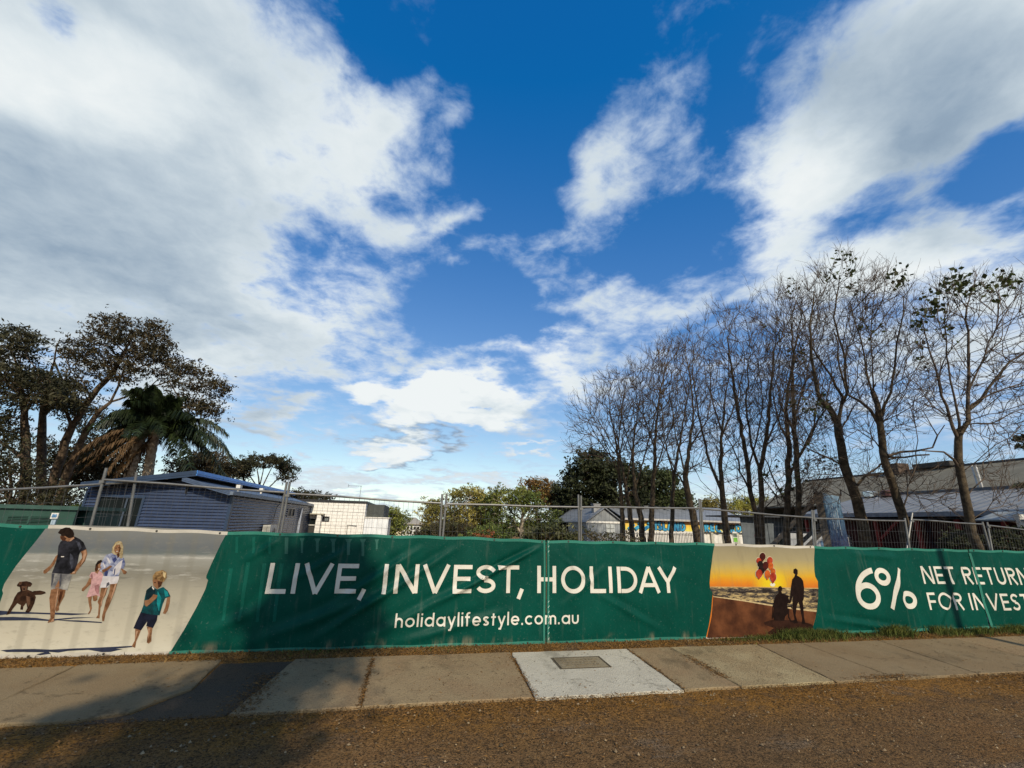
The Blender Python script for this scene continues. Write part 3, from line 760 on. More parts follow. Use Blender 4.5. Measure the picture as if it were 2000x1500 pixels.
figure('printed_shadows', [
    (PSH, [(-120, 790), (0, 798), (120, 806), (300, 814), (420, 818), (470, 816), (590, 822), (735, 828), (590, 838), (460, 832), (300, 826), (100, 826), (0, 838), (-120, 840)]),
    (PSH, [(-120, 850), (0, 852), (120, 850), (300, 858), (410, 872), (600, 856), (790, 856), (600, 866), (420, 884), (300, 878), (0, 880), (-120, 885)]),
    (PSH, [(460, 876), (640, 880), (830, 894), (836, 902), (740, 898), (560, 888)]),
    (PSH, [(10, 1124), (120, 1114), (280, 1112), (420, 1118), (620, 1108), (820, 1102), (980, 1094), (1080, 1088), (1080, 1098), (940, 1112), (1000, 1116), (900, 1138), (830, 1140), (720, 1120), (560, 1128), (480, 1142), (400, 1136), (420, 1152), (330, 1164), (300, 1156), (370, 1140), (200, 1136), (60, 1138)]),
], Z4, .0065)
figure('printed_man', [
    (SK_D, [(390, 450), (385, 500), (345, 590), (290, 660), (240, 705), (212, 716), (195, 692), (205, 668), (230, 650), (290, 600), (330, 540), (360, 480)]),
    (SK_D, [(700, 400), (780, 370), (796, 440), (765, 540), (700, 620), (645, 690), (632, 720), (570, 722), (545, 705), (600, 668), (640, 612), (722, 500), (718, 440)]),
    (SK_D, [(405, 925), (505, 930), (486, 1030), (440, 1110), (412, 1170), (412, 1220), (375, 1246), (366, 1210), (392, 1100)]),
    (SK_D, [(305, 925), (412, 895), (402, 1000), (378, 1130), (358, 1260), (348, 1340), (300, 1385), (258, 1398), (268, 1372), (298, 1330), (292, 1200), (280, 1060)]),
    (SHORT, [(312, 700), (430, 712), (560, 712), (588, 740), (560, 830), (528, 945), (412, 925), (415, 905), (298, 938), (300, 850)]),
    (SK_L, [(395, 830), (410, 800), (418, 880), (415, 900), (350, 915)]),
    (SK_D, [(420, 185), (480, 180), (530, 200), (610, 190), (625, 225), (560, 270), (510, 285), (462, 262), (430, 240), (418, 215)]),
    (BLK, [(428, 268), (470, 240), (520, 268), (570, 256), (622, 200), (690, 232), (745, 280), (784, 372), (700, 412), (682, 450), (655, 590), (612, 690), (550, 720), (430, 715), (315, 705), (345, 630), (370, 560), (392, 460), (400, 330)]),
    (HAIRD, [(385, 148), (420, 98), (490, 72), (548, 74), (592, 108), (612, 160), (606, 205), (575, 215), (545, 222), (520, 212), (486, 190), (452, 196), (432, 190), (428, 168)]),
    (FOLD, [(560, 430), (598, 470), (612, 560), (585, 650), (556, 560)]),
    (FOLD, [(640, 260), (690, 280), (720, 350), (690, 390), (665, 320)]),
    (LIT, [(440, 472), (482, 472), (480, 484), (442, 486)]),
    (SK_S, [(432, 198), (470, 196), (505, 226), (480, 262), (446, 246), (424, 222)]),
    (SK_H, [(575, 224), (612, 206), (618, 224), (572, 262), (545, 266)]),
    (SK_H, [(388, 960), (404, 910), (400, 1010), (378, 1130), (356, 1240), (366, 1100)]),
    (SK_H, [(748, 402), (776, 384), (788, 440), (752, 540), (702, 604), (738, 510)]),
    (SK_H, [(600, 690), (635, 680), (628, 712), (590, 714)]),
    (SHD, [(430, 718), (452, 718), (442, 860), (424, 915), (416, 830)]),
    (SHD, [(316, 710), (352, 712), (330, 830), (304, 900)]),
    (SK_H, [(344, 1330), (350, 1372), (300, 1390), (322, 1352)]),
    (SK_S, [(432, 960), (470, 955), (450, 1050), (415, 1140), (412, 1060)]),
], Z7, .0075)
figure('printed_girl', [
    (SK_D, [(835, 770), (865, 778), (860, 850), (800, 905), (745, 962), (720, 952), (728, 920), (780, 875)]),
    (SK_D, [(805, 1035), (862, 1032), (850, 1100), (858, 1200), (835, 1260), (808, 1286), (806, 1270), (832, 1225), (812, 1120)]),
    (SK_D, [(870, 1030), (940, 1010), (936, 1080), (905, 1100), (878, 1095)]),
    (PINK, [(832, 740), (860, 695), (920, 690), (960, 672), (1000, 700), (1020, 730), (1000, 820), (965, 900), (960, 960), (975, 1040), (920, 1012), (860, 1030), (785, 1046), (815, 960), (850, 880), (862, 780), (838, 775)]),
    (SK_L, [(925, 600), (985, 565), (1002, 610), (980, 655), (955, 690), (945, 720), (912, 700), (905, 650)]),
    (HAIRD, [(908, 662), (915, 590), (945, 540), (990, 522), (1012, 540), (990, 562), (945, 590), (925, 640), (918, 690)]),
    (PKD, [(900, 880), (960, 860), (966, 960), (940, 1005), (905, 950)]),
    (PKD, [(845, 745), (870, 700), (880, 760), (872, 800)]),
    (SK_S, [(925, 605), (950, 590), (955, 650), (930, 690), (915, 660)]),
    (LIT, [(950, 648), (975, 640), (968, 655), (955, 658)]),
], Z7, .0075)
figure('printed_woman', [
    (SK_D, [(990, 900), (1082, 898), (1052, 1010), (1010, 1080), (980, 1190), (966, 1338), (915, 1335), (945, 1290), (955, 1150), (938, 1110), (968, 1040)]),
    (SK_D, [(1120, 852), (1218, 842), (1182, 960), (1142, 1060), (1102, 1160), (1052, 1260), (1030, 1378), (1004, 1375), (1002, 1310), (1030, 1200), (1058, 1080), (1098, 980)]),
    (WHT, [(1000, 745), (1245, 752), (1236, 800), (1212, 855), (1112, 862), (1082, 908), (975, 912), (988, 830)]),
    (SK_D, [(1262, 640), (1290, 650), (1318, 668), (1352, 690), (1332, 722), (1302, 722), (1282, 680)]),
    (BLUE, [(1140, 430), (1200, 455), (1260, 475), (1310, 500), (1328, 580), (1300, 650), (1262, 640), (1255, 690), (1232, 752), (1140, 756), (1035, 750), (1025, 722), (1062, 655), (1010, 690), (970, 680), (975, 620), (1005, 540), (1060, 455)]),
    (SK_D, [(1000, 665), (1060, 640), (1120, 600), (1148, 612), (1120, 640), (1060, 685), (1015, 700)]),
    (BLOND, [(1140, 420), (1152, 345), (1190, 280), (1240, 256), (1282, 275), (1302, 340), (1296, 440), (1285, 505), (1255, 500), (1235, 470), (1180, 450)]),
    (SK_L, [(1178, 345), (1212, 312), (1255, 310), (1268, 360), (1255, 410), (1225, 438), (1190, 425), (1176, 390)]),
    (WHT, [(1072, 488), (1098, 500), (1130, 560), (1112, 582), (1084, 530)]),
    (WHT, [(1012, 572), (1028, 560), (1056, 622), (1042, 642)]),
    (WHT, [(1150, 705), (1182, 622), (1240, 560), (1292, 522), (1268, 640), (1242, 692), (1182, 742)]),
    (BLD, [(1040, 745), (1058, 672), (1092, 688), (1076, 750)]),
    (BLD, [(1150, 520), (1200, 480), (1215, 520), (1175, 570)]),
    (BLD, [(1180, 650), (1196, 640), (1180, 735), (1165, 740)]),
    (SK_S, [(1215, 440), (1250, 425), (1250, 470), (1225, 500)]),
    (LIT, [(1206, 402), (1232, 399), (1224, 409), (1210, 409)]),
    (EYE_D, [(1194, 357), (1213, 355), (1213, 364), (1195, 366)]),
    (EYE_D, [(1232, 351), (1251, 349), (1251, 358), (1233, 360)]),
    (SK_S, [(1250, 310), (1268, 360), (1256, 410), (1240, 430), (1250, 370)]),
    (SK_H, [(1052, 922), (1076, 912), (1046, 1010), (1012, 1080), (996, 1180), (986, 1120), (1022, 1030)]),
    (SK_H, [(1190, 852), (1214, 850), (1182, 960), (1142, 1060), (1112, 1120), (1150, 980)]),
    (HAIRL, [(1165, 350), (1200, 285), (1240, 262), (1210, 300), (1180, 350), (1172, 400)]),
    (SHD, [(1060, 905), (1110, 862), (1100, 830), (1070, 850)]),
], Z7, .0075)
figure('printed_dog', [
    (CHOC, [(285, 640), (340, 636), (378, 646), (386, 658), (350, 670), (300, 672)]),
    (CHOC, [(185, 640), (240, 628), (290, 648), (306, 690), (292, 740), (262, 800), (244, 818), (218, 812), (236, 780), (228, 735), (205, 765), (200, 792), (180, 790), (186, 755), (158, 738), (120, 785), (95, 825), (66, 835), (82, 802), (118, 740), (138, 690), (162, 652)]),
    (CHOC, [(155, 592), (175, 566), (235, 560), (270, 570), (280, 582), (264, 605), (246, 604), (240, 630), (212, 648), (185, 640), (178, 606), (160, 602)]),
    (DOGL, [(230, 678), (262, 690), (260, 740), (242, 770), (232, 722)]),
    (DOGL, [(195, 602), (238, 600), (232, 640), (202, 642)]),
    (DOGL, [(172, 566), (200, 564), (190, 590), (172, 588)]),
    (EYE_D, [(206, 618), (224, 616), (222, 630), (208, 632)]),
], Z4, .0075)
figure('printed_boy', [
    (SK_L, [(1368, 690), (1393, 680), (1388, 740), (1372, 800), (1352, 828), (1332, 822), (1352, 770)]),
    (SK_D, [(1200, 932), (1248, 935), (1238, 1000), (1236, 1050), (1212, 1070), (1198, 1060), (1202, 1020), (1212, 980)]),
    (SK_D, [(1103, 950), (1152, 955), (1130, 1010), (1112, 1050), (1102, 1104), (1074, 1092), (1100, 1045)]),
    (NAVY, [(1150, 812), (1290, 832), (1282, 880), (1250, 942), (1195, 926), (1205, 885), (1150, 962), (1088, 945), (1112, 890)]),
    (TEAL, [(1240, 600), (1285, 628), (1335, 608), (1372, 640), (1395, 685), (1352, 698), (1332, 745), (1304, 838), (1230, 832), (1150, 815), (1172, 760), (1185, 690), (1200, 632)]),
    (SK_L, [(1182, 718), (1215, 712), (1240, 690), (1255, 668), (1288, 676), (1280, 698), (1240, 735), (1200, 768), (1182, 755)]),
    (SK_L, [(1248, 552), (1280, 545), (1332, 565), (1318, 600), (1285, 625), (1255, 600)]),
    (BROWNH, [(1250, 558), (1250, 520), (1275, 486), (1330, 470), (1360, 490), (1362, 532), (1338, 568), (1305, 558), (1275, 545)]),
    (TED, [(1240, 605), (1272, 630), (1266, 680), (1225, 702), (1192, 712), (1196, 640)]),
    (LIT, [(1246, 604), (1262, 622), (1258, 634), (1243, 616)]),
    (TEL, [(1290, 642), (1322, 700), (1300, 806), (1282, 740)]),
    (TEL, [(1340, 625), (1370, 645), (1380, 680), (1352, 690)]),
    (SK_L, [(1182, 718), (1215, 712), (1240, 690), (1255, 668), (1288, 676), (1280, 698), (1240, 735), (1200, 768), (1182, 755)]),
    (SK_S, [(1290, 560), (1330, 566), (1316, 600), (1296, 615)]),
    (EYE_D, [(1262, 568), (1276, 570), (1275, 576), (1262, 575)]),
    (EYE_D, [(1294, 572), (1308, 576), (1306, 582), (1293, 579)]),
    (HAIRL, [(1330, 476), (1356, 494), (1352, 542), (1336, 520)]),
    (SK_H, [(1212, 945), (1228, 945), (1222, 1000), (1212, 1030)]),
    (SK_H, [(1112, 965), (1130, 965), (1115, 1010), (1100, 1050)]),
], Z4, .0075)
# sunset print
SUNSET = [(1395.5, 1061), (1490, 1064), (1591, 1067), (1589, 1090), (1588.5, 1115), (1590, 1126), (1595, 1135), (1595.5, 1150), (1594, 1180), (1591, 1205), (1586, 1225), (1587, 1239),
          (1480, 1243.5), (1378, 1248), (1384, 1225), (1389, 1190), (1391, 1160), (1390, 1154), (1385.5, 1148), (1385, 1138), (1387, 1115), (1391, 1085)]
def print_sunset():
    m = bpy.data.materials.new('sunset_print'); m.use_nodes = True
    T = NT(m.node_tree); bs = m.node_tree.nodes['Principled BSDF']
    P = T.n('ShaderNodeNewGeometry').outputs['Position']; sp = T.n('ShaderNodeSeparateXYZ'); T.put(sp.inputs[0], P)
    zh = float(B(1480, 1145.5)[1]); z1 = 1.56
    f = T.m('DIVIDE', T.m('SUBTRACT', sp.outputs[2], zh), z1 - zh)
    n = T.noise(P, 5, 5, .6)
    c = T.ramp(T.m('MULTIPLY_ADD', T.m('SUBTRACT', n, .5), .10, f), [(0, (.46, .13, .018)), (.10, (.52, .18, .014)), (.24, (.50, .28, .022)), (.42, (.38, .28, .08)), (.62, (.27, .225, .12)), (1, (.20, .172, .112))])
    sx, sz = B(1370 + 985 / 7.143, 1050 + 655 / 7.143)
    g = T.v('LENGTH', T.v('MULTIPLY', T.v('SUBTRACT', P, (sx, 0, sz)), (.8, 0, 1.2)))
    c = T.mix(T.rng(g, .05, .42, .85, 0), c, (.58, .46, .015))
    c = T.mix(T.rng(T.noise(T.v('MULTIPLY', P, (3, 1, .6)), 3, 4, .6), .5, .75, 0, .35), c, (.17, .14, .08))
    T.put(bs.inputs['Base Color'], c); bs.inputs['Roughness'].default_value = .55; bs.inputs['Specular IOR Level'].default_value = .06
    drape([[B(*p) for p in SUNSET]], 'sunset_print', m, BAN2, .0035, .08)
    Z = lambda l: zc(l, 1370, 1050, 7.143)
    sea = bpy.data.materials.new('printed_sea'); sea.use_nodes = True
    T = NT(sea.node_tree); bs = sea.node_tree.nodes['Principled BSDF']
    P = T.n('ShaderNodeNewGeometry').outputs['Position']
    w = T.noise(T.v('MULTIPLY', P, (1, 1, 3.6)), 9, 6, .7, .8)
    w2 = T.noise(T.v('MULTIPLY', P, (1, 1, 7)), 2.2, 3, .5)
    T.put(bs.inputs['Base Color'], T.ramp(T.m('MULTIPLY_ADD', T.m('SUBTRACT', w2, .5), .8, w), [(.36, (.020, .016, .014)), (.48, (.060, .050, .042)), (.56, (.20, .145, .07)), (.68, (.44, .33, .15))]))
    bs.inputs['Roughness'].default_value = .55; bs.inputs['Specular IOR Level'].default_value = .06
    drape([Z([(112, 680), (400, 683), (700, 688), (1000, 690), (1300, 694), (1612, 700), (1606, 860), (1590, 1032), (1250, 985), (950, 948), (600, 885), (300, 842), (158, 820), (140, 750), (108, 712)])], 'printed_sea', sea, BAN2, .0055, .07)
    foam = ink('foam_line', (.66, .50, .26), .2, 20)
    drape([Z([(155, 815), (300, 832), (600, 874), (950, 930), (1100, 955), (1300, 978), (1590, 1012), (1588, 1036), (1300, 1004), (950, 952), (600, 892), (300, 848), (157, 828)])], 'printed_foam', foam, BAN2, .0068, .07)
    drape([Z([(112, 680), (700, 685), (1612, 698), (1612, 712), (1300, 706), (700, 694), (112, 690)])], 'printed_horizon', ink('sea_glint', (.62, .40, .16), .2, 20), BAN2, .0066, .07)
    drape([Z([(157, 826), (300, 846), (600, 890), (950, 950), (1300, 1002), (1589, 1034), (1572, 1120), (1545, 1220), (1545, 1345), (1200, 1362), (800, 1378), (400, 1390), (75, 1398), (110, 1250), (140, 1100), (152, 950)])], 'printed_sand', mat('ink_sand', (.055, .020, .010), .6, .3, 3, col2=(.125, .045, .018), spec=.06), BAN2, .008, .08)
    E = lambda cx, cz, rx, rz, tip=None: [(cx + rx * math.cos(a), cz + rz * math.sin(a)) for a in np.linspace(0, 2 * np.pi, 16, False)]
    sil = ink('silhouette', (.016, .008, .006), .3)
    def part(name, items, off):
        ms = []; pl = []
        for k, (mm, l) in enumerate(items):
            if mm not in ms: ms.append(mm)
            pl.append((Z(l), ms.index(mm), k))
        return drape(pl, name, None, BAN2, off, .06, mats=ms)
    halo = ink('print_halo', (.62, .52, .34), .1)
    part('printed_sun', [(ink('sun_disc', (.85, .80, .62), .05), E(985, 655, 36, 26))], .0060)
    RED = ink('balloon_red', (.42, .030, .020), .3, 12, (.55, .075, .030)); MAR = ink('balloon_maroon', (.075, .014, .010), .3); ORG = ink('balloon_orange', (.58, .12, .022), .3, 14); DKB = ink('balloon_dark', (.022, .012, .010), .3)
    bal = [(845, 265, 42, 55, MAR), (792, 322, 36, 42, RED), (812, 368, 40, 46, DKB), (945, 318, 39, 50, RED), (955, 392, 36, 48, ORG), (832, 440, 46, 68, DKB), (886, 388, 40, 56, MAR), (985, 470, 32, 44, ORG), (795, 502, 44, 60, RED), (910, 510, 38, 60, ORG), (985, 550, 41, 66, RED)]
    part('balloon_halo', [(halo, E(a, b, c_ + 9, d + 9)) for a, b, c_, d, _ in bal], .0060)
    for a, b, c_, d, mm in bal:
        part('printed_balloon', [(mm, E(a, b, c_, d)), (mm, [(a - c_ * .5, b + d * .8), (a + c_ * .5, b + d * .8), (a + 4, b + d * 1.28), (a - 8, b + d * 1.28)])], .0125 + .0006 * bal.index((a, b, c_, d, mm)))
    man = [(1272, 440), (1298, 427), (1324, 448), (1326, 500), (1316, 525), (1370, 560), (1395, 600), (1410, 700), (1406, 850), (1392, 885), (1402, 950), (1420, 1110), (1442, 1200), (1388, 1200), (1394, 1130), (1356, 960), (1336, 890), (1312, 960), (1300, 1080), (1338, 1190), (1290, 1196), (1238, 1170), (1290, 1140), (1265, 1030), (1255, 930), (1265, 800), (1246, 850), (1236, 890), (1208, 912), (1225, 800), (1234, 700), (1250, 580), (1282, 540), (1292, 512), (1268, 485)]
    part('printed_standing_figure', [(sil, man)], .0105)
    part('printed_seated_figure', [(sil, E(1086, 714, 28, 42)), (sil, [(1072, 750), (1106, 750), (1112, 775), (1160, 790), (1195, 830), (1212, 880), (1240, 890), (1228, 912), (1195, 915), (1185, 940), (1200, 1000), (1195, 1060), (1160, 1100), (1150, 1160), (1010, 1155), (990, 1100), (1000, 990), (996, 920), (1010, 850), (1036, 800), (1062, 775)]),
         (sil, [(1165, 805), (1185, 798), (1212, 822), (1205, 832), (1182, 812), (1168, 816)]), (sil, [(1190, 955), (1240, 948), (1262, 985), (1252, 992), (1234, 964), (1195, 970)]), (sil, [(985, 940), (996, 940), (988, 1140), (974, 1120)]),
         (sil, [(1195, 985), (1212, 985), (1215, 1100), (1252, 1172), (1236, 1178), (1200, 1110)])], .0105)
    part('printed_ground_shade', [(mat('ink_sand_shade', (.025, .010, .006), .6, .3, 8, spec=.06), [(860, 1180), (1000, 1140), (1260, 1150), (1480, 1190), (1543, 1215), (1545, 1330), (1300, 1345), (1000, 1360), (900, 1330), (1010, 1260), (880, 1215)])], .0095)
print_sunset()
# lettering
HT = .150
FN = font(HT)
def place(text_letters, name, parent, base, height, F=FN, t=HT, lean=0.0):
    """text_letters: (char, x0, x1) on the cloth; base(x) gives the base line; every letter its own print"""
    for ch, x0, x1 in text_letters:
        w, strokes = F[ch]; kx = (x1 - x0) / w; polys = []
        for si, st in enumerate(strokes):
            for q in stroke_polys([(a * kx / height, b) for a, b in st], t):
                polys.append(([(x0 + a * height, base(x0) + b * height) for a, b in q], 0, si))
        o = drape(polys, 'letter', WHITE, parent, .0062, .05)
        if ch in '%.,i' : o['kind'] = 'stuff'
h0 = B(516.8, 1159); h1 = B(1300, 1157.5); topz = B(1100, 1106.0)[1]; midb = B(1120, 1158.5)
base = lambda x: h0[1] + (h1[1] - h0[1]) * (x - h0[0]) / (h1[0] - h0[0])
CAPH = float(topz - midb[1])
bx = lambda px, py=1159: B(px, py)[0]
tx = lambda px: B(px, 1103)[0]; mx = lambda px: B(px, 1131)[0]
place([('L', bx(516.8), bx(558.4)), ('I', bx(568.3), bx(577.1)), ('V', tx(596), tx(653)), ('E', bx(651.5), bx(695)), (',', bx(700), bx(714))], 'letter', BAN1, base, CAPH)
place([('I', bx(745), bx(754.5)), ('N', bx(767), bx(816)), ('V', tx(827), tx(879.5)), ('E', bx(882), bx(920)), ('S', mx(928.5), mx(969)), ('T', tx(972.5), tx(1014)), (',', bx(1010), bx(1022))], 'letter', BAN1, base, CAPH)
place([('H', bx(1048), bx(1086)), ('O', mx(1094.5), mx(1142)), ('L', bx(1150.3), bx(1182.5)), ('I', bx(1188), bx(1196.3)), ('D', bx(1204.5), mx(1243.5)), ('A', bx(1246.4), bx(1288)), ('Y', tx(1281), tx(1319))], 'letter', BAN2, base, CAPH)
def run(text, x0, x1, base, height, name, parent, t, track):
    F = font(t); L, w = letters(text, F, t, track); k = (x1 - x0) / w
    return place([(c, x0 + a * k, x0 + (a + wd) * k) for c, a, wd, _ in L], name, parent, base, height, F, t)
w0 = B(770.5, 1225.3); w1 = B(1129.5, 1218); asc = B(770, 1197.6)
base2 = lambda x: w0[1] + (w1[1] - w0[1]) * (x - w0[0]) / (w1[0] - w0[0])
run('holidaylifestyle.com.au', w0[0], w1[0], base2, float(asc[1] - w0[1]), 'letter', BAN1, .135, .155)
s0 = B(1690, 1190); s1 = B(1690, 1108)
b6 = lambda x: s0[1]
place([('6', B(1665, 1150)[0], B(1714, 1150)[0])], 'letter', BAN2, b6, float(s1[1] - s0[1]), font(.135), .135)
pb = B(1735, 1189)[1]
place([('%', B(1711, 1150)[0], B(1784, 1150)[0])], 'letter', BAN2, lambda x: pb, float(B(1740, 1110)[1] - pb), font(.125), .125)
n0 = B(1801, 1140); n1 = B(2000, 1142); nt = B(1797, 1105.5)
bn = lambda x: n0[1] + (n1[1] - n0[1]) * (x - n0[0]) / (n1[0] - n0[0])
xN = B(1798.5, 1122)[0]; xR = B(1878, 1122)[0]
F15 = font(.142)
def adv(text, x0, height, sc, track=.14):
    L, w = letters(text, F15, .142, track); return [(c, x0 + a * sc * height, x0 + (a + wd) * sc * height) for c, a, wd, _ in L]
hN = float(nt[1] - n0[1])
L0, wN = letters('NET ', F15, .142, .14)
scN = (xR - xN) / ((.72 + .55 + .62 + .14 * 3 + .34) * hN)
place(adv('NET', xN, hN, scN), 'letter', BAN2, bn, hN, F15, .142)
place(adv('RETURN', xR, hN, scN), 'letter', BAN2, bn, hN, F15, .142)
f0 = B(1813, 1191); f1 = B(2000, 1192); ft = B(1810, 1157)
bf = lambda x: f0[1] + (f1[1] - f0[1]) * (x - f0[0]) / (f1[0] - f0[0])
hF = float(ft[1] - f0[1]); xF = B(1811, 1174)[0]; xI = B(1893, 1174)[0]
scF = (xI - xF) / ((.52 + .90 + .60 + .14 * 3 + .34) * hF)
place(adv('FOR', xF, hF, scF), 'letter', BAN2, bf, hF, F15, .142)
place(adv('INVEST', xI, hF, scF), 'letter', BAN2, bf, hF, F15, .142)
# hems, eyelets, seams
xa, xb = B(95, 1028)[0], B(445, 1040)[0]; xc, xd = B(1395, 1063)[0], B(1590, 1069)[0]
for p, a, b in ((BAN1, X_L, xa), (BAN1, xb, SEAM1 - .03), (BAN2, SEAM1 + .03, xc), (BAN2, xd, SEAM2 - .02), (BAN3, SEAM2 + .02, X_R)): hem_strip(a, b, ztop, .045, p, 'top_hem', HEM, .0048)
hem_strip(xa, xb, ztop, .045, BAN1, 'top_hem', PALEHEM, .0048); hem_strip(xc, xd, ztop, .045, BAN2, 'top_hem', PALEHEM, .0048)
xe = B(330, 1277)[0]; xf, xg = B(1379, 1246)[0], B(1587, 1238)[0]
for p, a, b in ((BAN1, xe, SEAM1 - .03), (BAN2, SEAM1 + .03, xf), (BAN2, xg, SEAM2 - .02), (BAN3, SEAM2 + .02, X_R)): hem_strip(a, b, zbot, -.045, p, 'bottom_hem', HEM, .0048)
hem_strip(X_L, xe, zbot, -.045, BAN1, 'bottom_hem', PALEHEM, .0048); hem_strip(xf, xg, zbot, -.03, BAN2, 'bottom_hem', PALEHEM, .0048)
eyelets(-6.6, SEAM1, .83, BAN1, ztop, -.022); eyelets(SEAM1 + .4, 12.4, .83, BAN2, ztop, -.022)
eyelets(-6.0, SEAM1, .83, BAN1, zbot, .022); eyelets(SEAM1 + .35, 12, .83, BAN2, zbot, .022)
def vseam(x, parent, w, top, bot, m, lean=0.0):
    zs = np.linspace(bot, top, 30); b = MB(); vs = []
    for z in zs:
        xx = x + lean * (z - .8); vs += [(xx - w / 2, wr(xx, z) - .010, z), (xx + w / 2, wr(xx, z) - .010, z)]
    b.add(vs, [(2 * i, 2 * i + 1, 2 * i + 3, 2 * i + 2) for i in range(len(zs) - 1)])
    b.build('side_hem', m, parent, smooth=True)
vseam(SEAM1 - .034, BAN1, .03, 1.55, -.01, HEM); vseam(SEAM1 + .034, BAN2, .03, 1.55, -.01, HEM)
lace = MB()
for i in range(20):
    z = .05 + i * .077
    lace.bar((SEAM1 + .03, FY - .018, z), (SEAM1 + .05, FY - .018, z + .03), .006, .006)
lace.build('lacing', mat('pale_cord', (.45, .52, .46), .7), BAN2)
# right joint: edge of the next banner folded back and lit
s2 = [B(1890, 1080), B(1897, 1100), B(1905, 1130), B(1912, 1155), B(1920, 1180), B(1930, 1210), B(1936, 1226)]
zs = [p[1] for p in s2][::-1]; xs_ = [p[0] for p in s2][::-1]
b = MB(); vs = []
for z in np.linspace(zs[0], zs[-1], 24):
    x = float(np.interp(z, zs, xs_)) + .01 * math.sin(z * 9); vs += [(x - .02, wr(x, z) - .014, z), (x + .012, wr(x, z) - .026, z), (x + .05, wr(x, z) - .012, z)]
b.add(vs, [(3 * i + k, 3 * i + k + 1, 3 * i + k + 4, 3 * i + k + 3) for i in range(23) for k in (0, 1)])
b.build('side_hem', HEM, BAN3, smooth=True)
# lighter green patches: light showing through the cloth, painted as colour
BACKLIT = cloth_material('backlight_tint', (.030, .105, .080)); BACKLIT2 = cloth_material('faint_backlight_tint', (.004, .070, .050))
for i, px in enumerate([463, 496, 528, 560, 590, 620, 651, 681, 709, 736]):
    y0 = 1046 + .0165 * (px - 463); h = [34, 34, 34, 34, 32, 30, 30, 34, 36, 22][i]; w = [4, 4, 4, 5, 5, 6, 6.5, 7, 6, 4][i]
    m = BACKLIT if i >= 3 else BACKLIT2
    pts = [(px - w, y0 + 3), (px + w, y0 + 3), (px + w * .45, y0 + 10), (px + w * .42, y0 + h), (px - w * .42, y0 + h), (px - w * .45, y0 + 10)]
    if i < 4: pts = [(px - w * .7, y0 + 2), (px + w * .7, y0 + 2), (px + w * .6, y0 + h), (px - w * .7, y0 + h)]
    drape([[B(*p) for p in pts]], 'painted_backlight', m, BAN1, .0028, .06)
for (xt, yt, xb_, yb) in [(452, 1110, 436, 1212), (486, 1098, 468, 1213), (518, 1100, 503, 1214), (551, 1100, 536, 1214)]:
    drape([[B(xt - 4, yt), B(xt + 4, yt), B(xb_ + 3, yb), B(xb_ - 3, yb)]], 'painted_backlight', BACKLIT2, BAN1, .0028, .06)

# ------------------------------------------------------------------ wire fence panels
GALV = mat('galvanised_tube', (.25, .25, .235), .45, .3, 9, metal=.5, col2=(.13, .125, .115))
WIRE = mat('galvanised_wire', (.09, .09, .088), .5, .2, 9, metal=.4)
PANELS = [  # left post top/bottom, right post top/bottom, rail left/right (sight lines), lies this far behind the cloth, label
    (None, None, (267, 922), (249, 1030), (0, 957), (264, 941.5), .06, 'wire fence panel at the left end, its rail crossing the next panel'),
    ((208, 914), (178, 1025), (560.5, 941), (542, 1039), (206, 937), (555, 962), .02, 'wire fence panel in front of the blue cabin, left post leaning'),
    ((566, 943), (549, 1040), (864, 965), (859, 1046), (562, 964), (861, 983), .02, 'wire fence panel in front of the white block building'),
    ((872.5, 965), (865, 1046), (1129.5, 966), (1131, 1052), (870, 984.5), (1130, 990.5), .02, 'wire fence panel above the word HOLIDAY, left of the grey shed'),
    ((1134.8, 968), (1134.8, 1052), (1365.3, 974), (1370, 1057), (1134.5, 990.5), (1366, 992.5), .02, 'wire fence panel in front of the grey shed and painted wall'),
    ((1368.3, 975), (1374, 1057), (1585.3, 996), (1589.5, 1064), (1368, 994), (1586, 1011), .03, 'wire fence panel above the sunset print on the banner'),
    ((1589, 997), (1593.2, 1064), (1767, 1012), (1776, 1067), (1589, 1012.5), (1768, 1017.5), .02, 'wire fence panel above the 6% figure'),
    ((1782, 1002), (1772, 1067), (1918.5, 1019), (1934, 1073), (1781, 1015), (1921, 1024), .05, 'wire fence panel above NET RETURN, posts leaning apart'),
    ((1928, 1020), (1938, 1075), None, None, (1929, 1026), (2000, 1035), .02, 'wire fence panel at the right edge of the photo'),
]
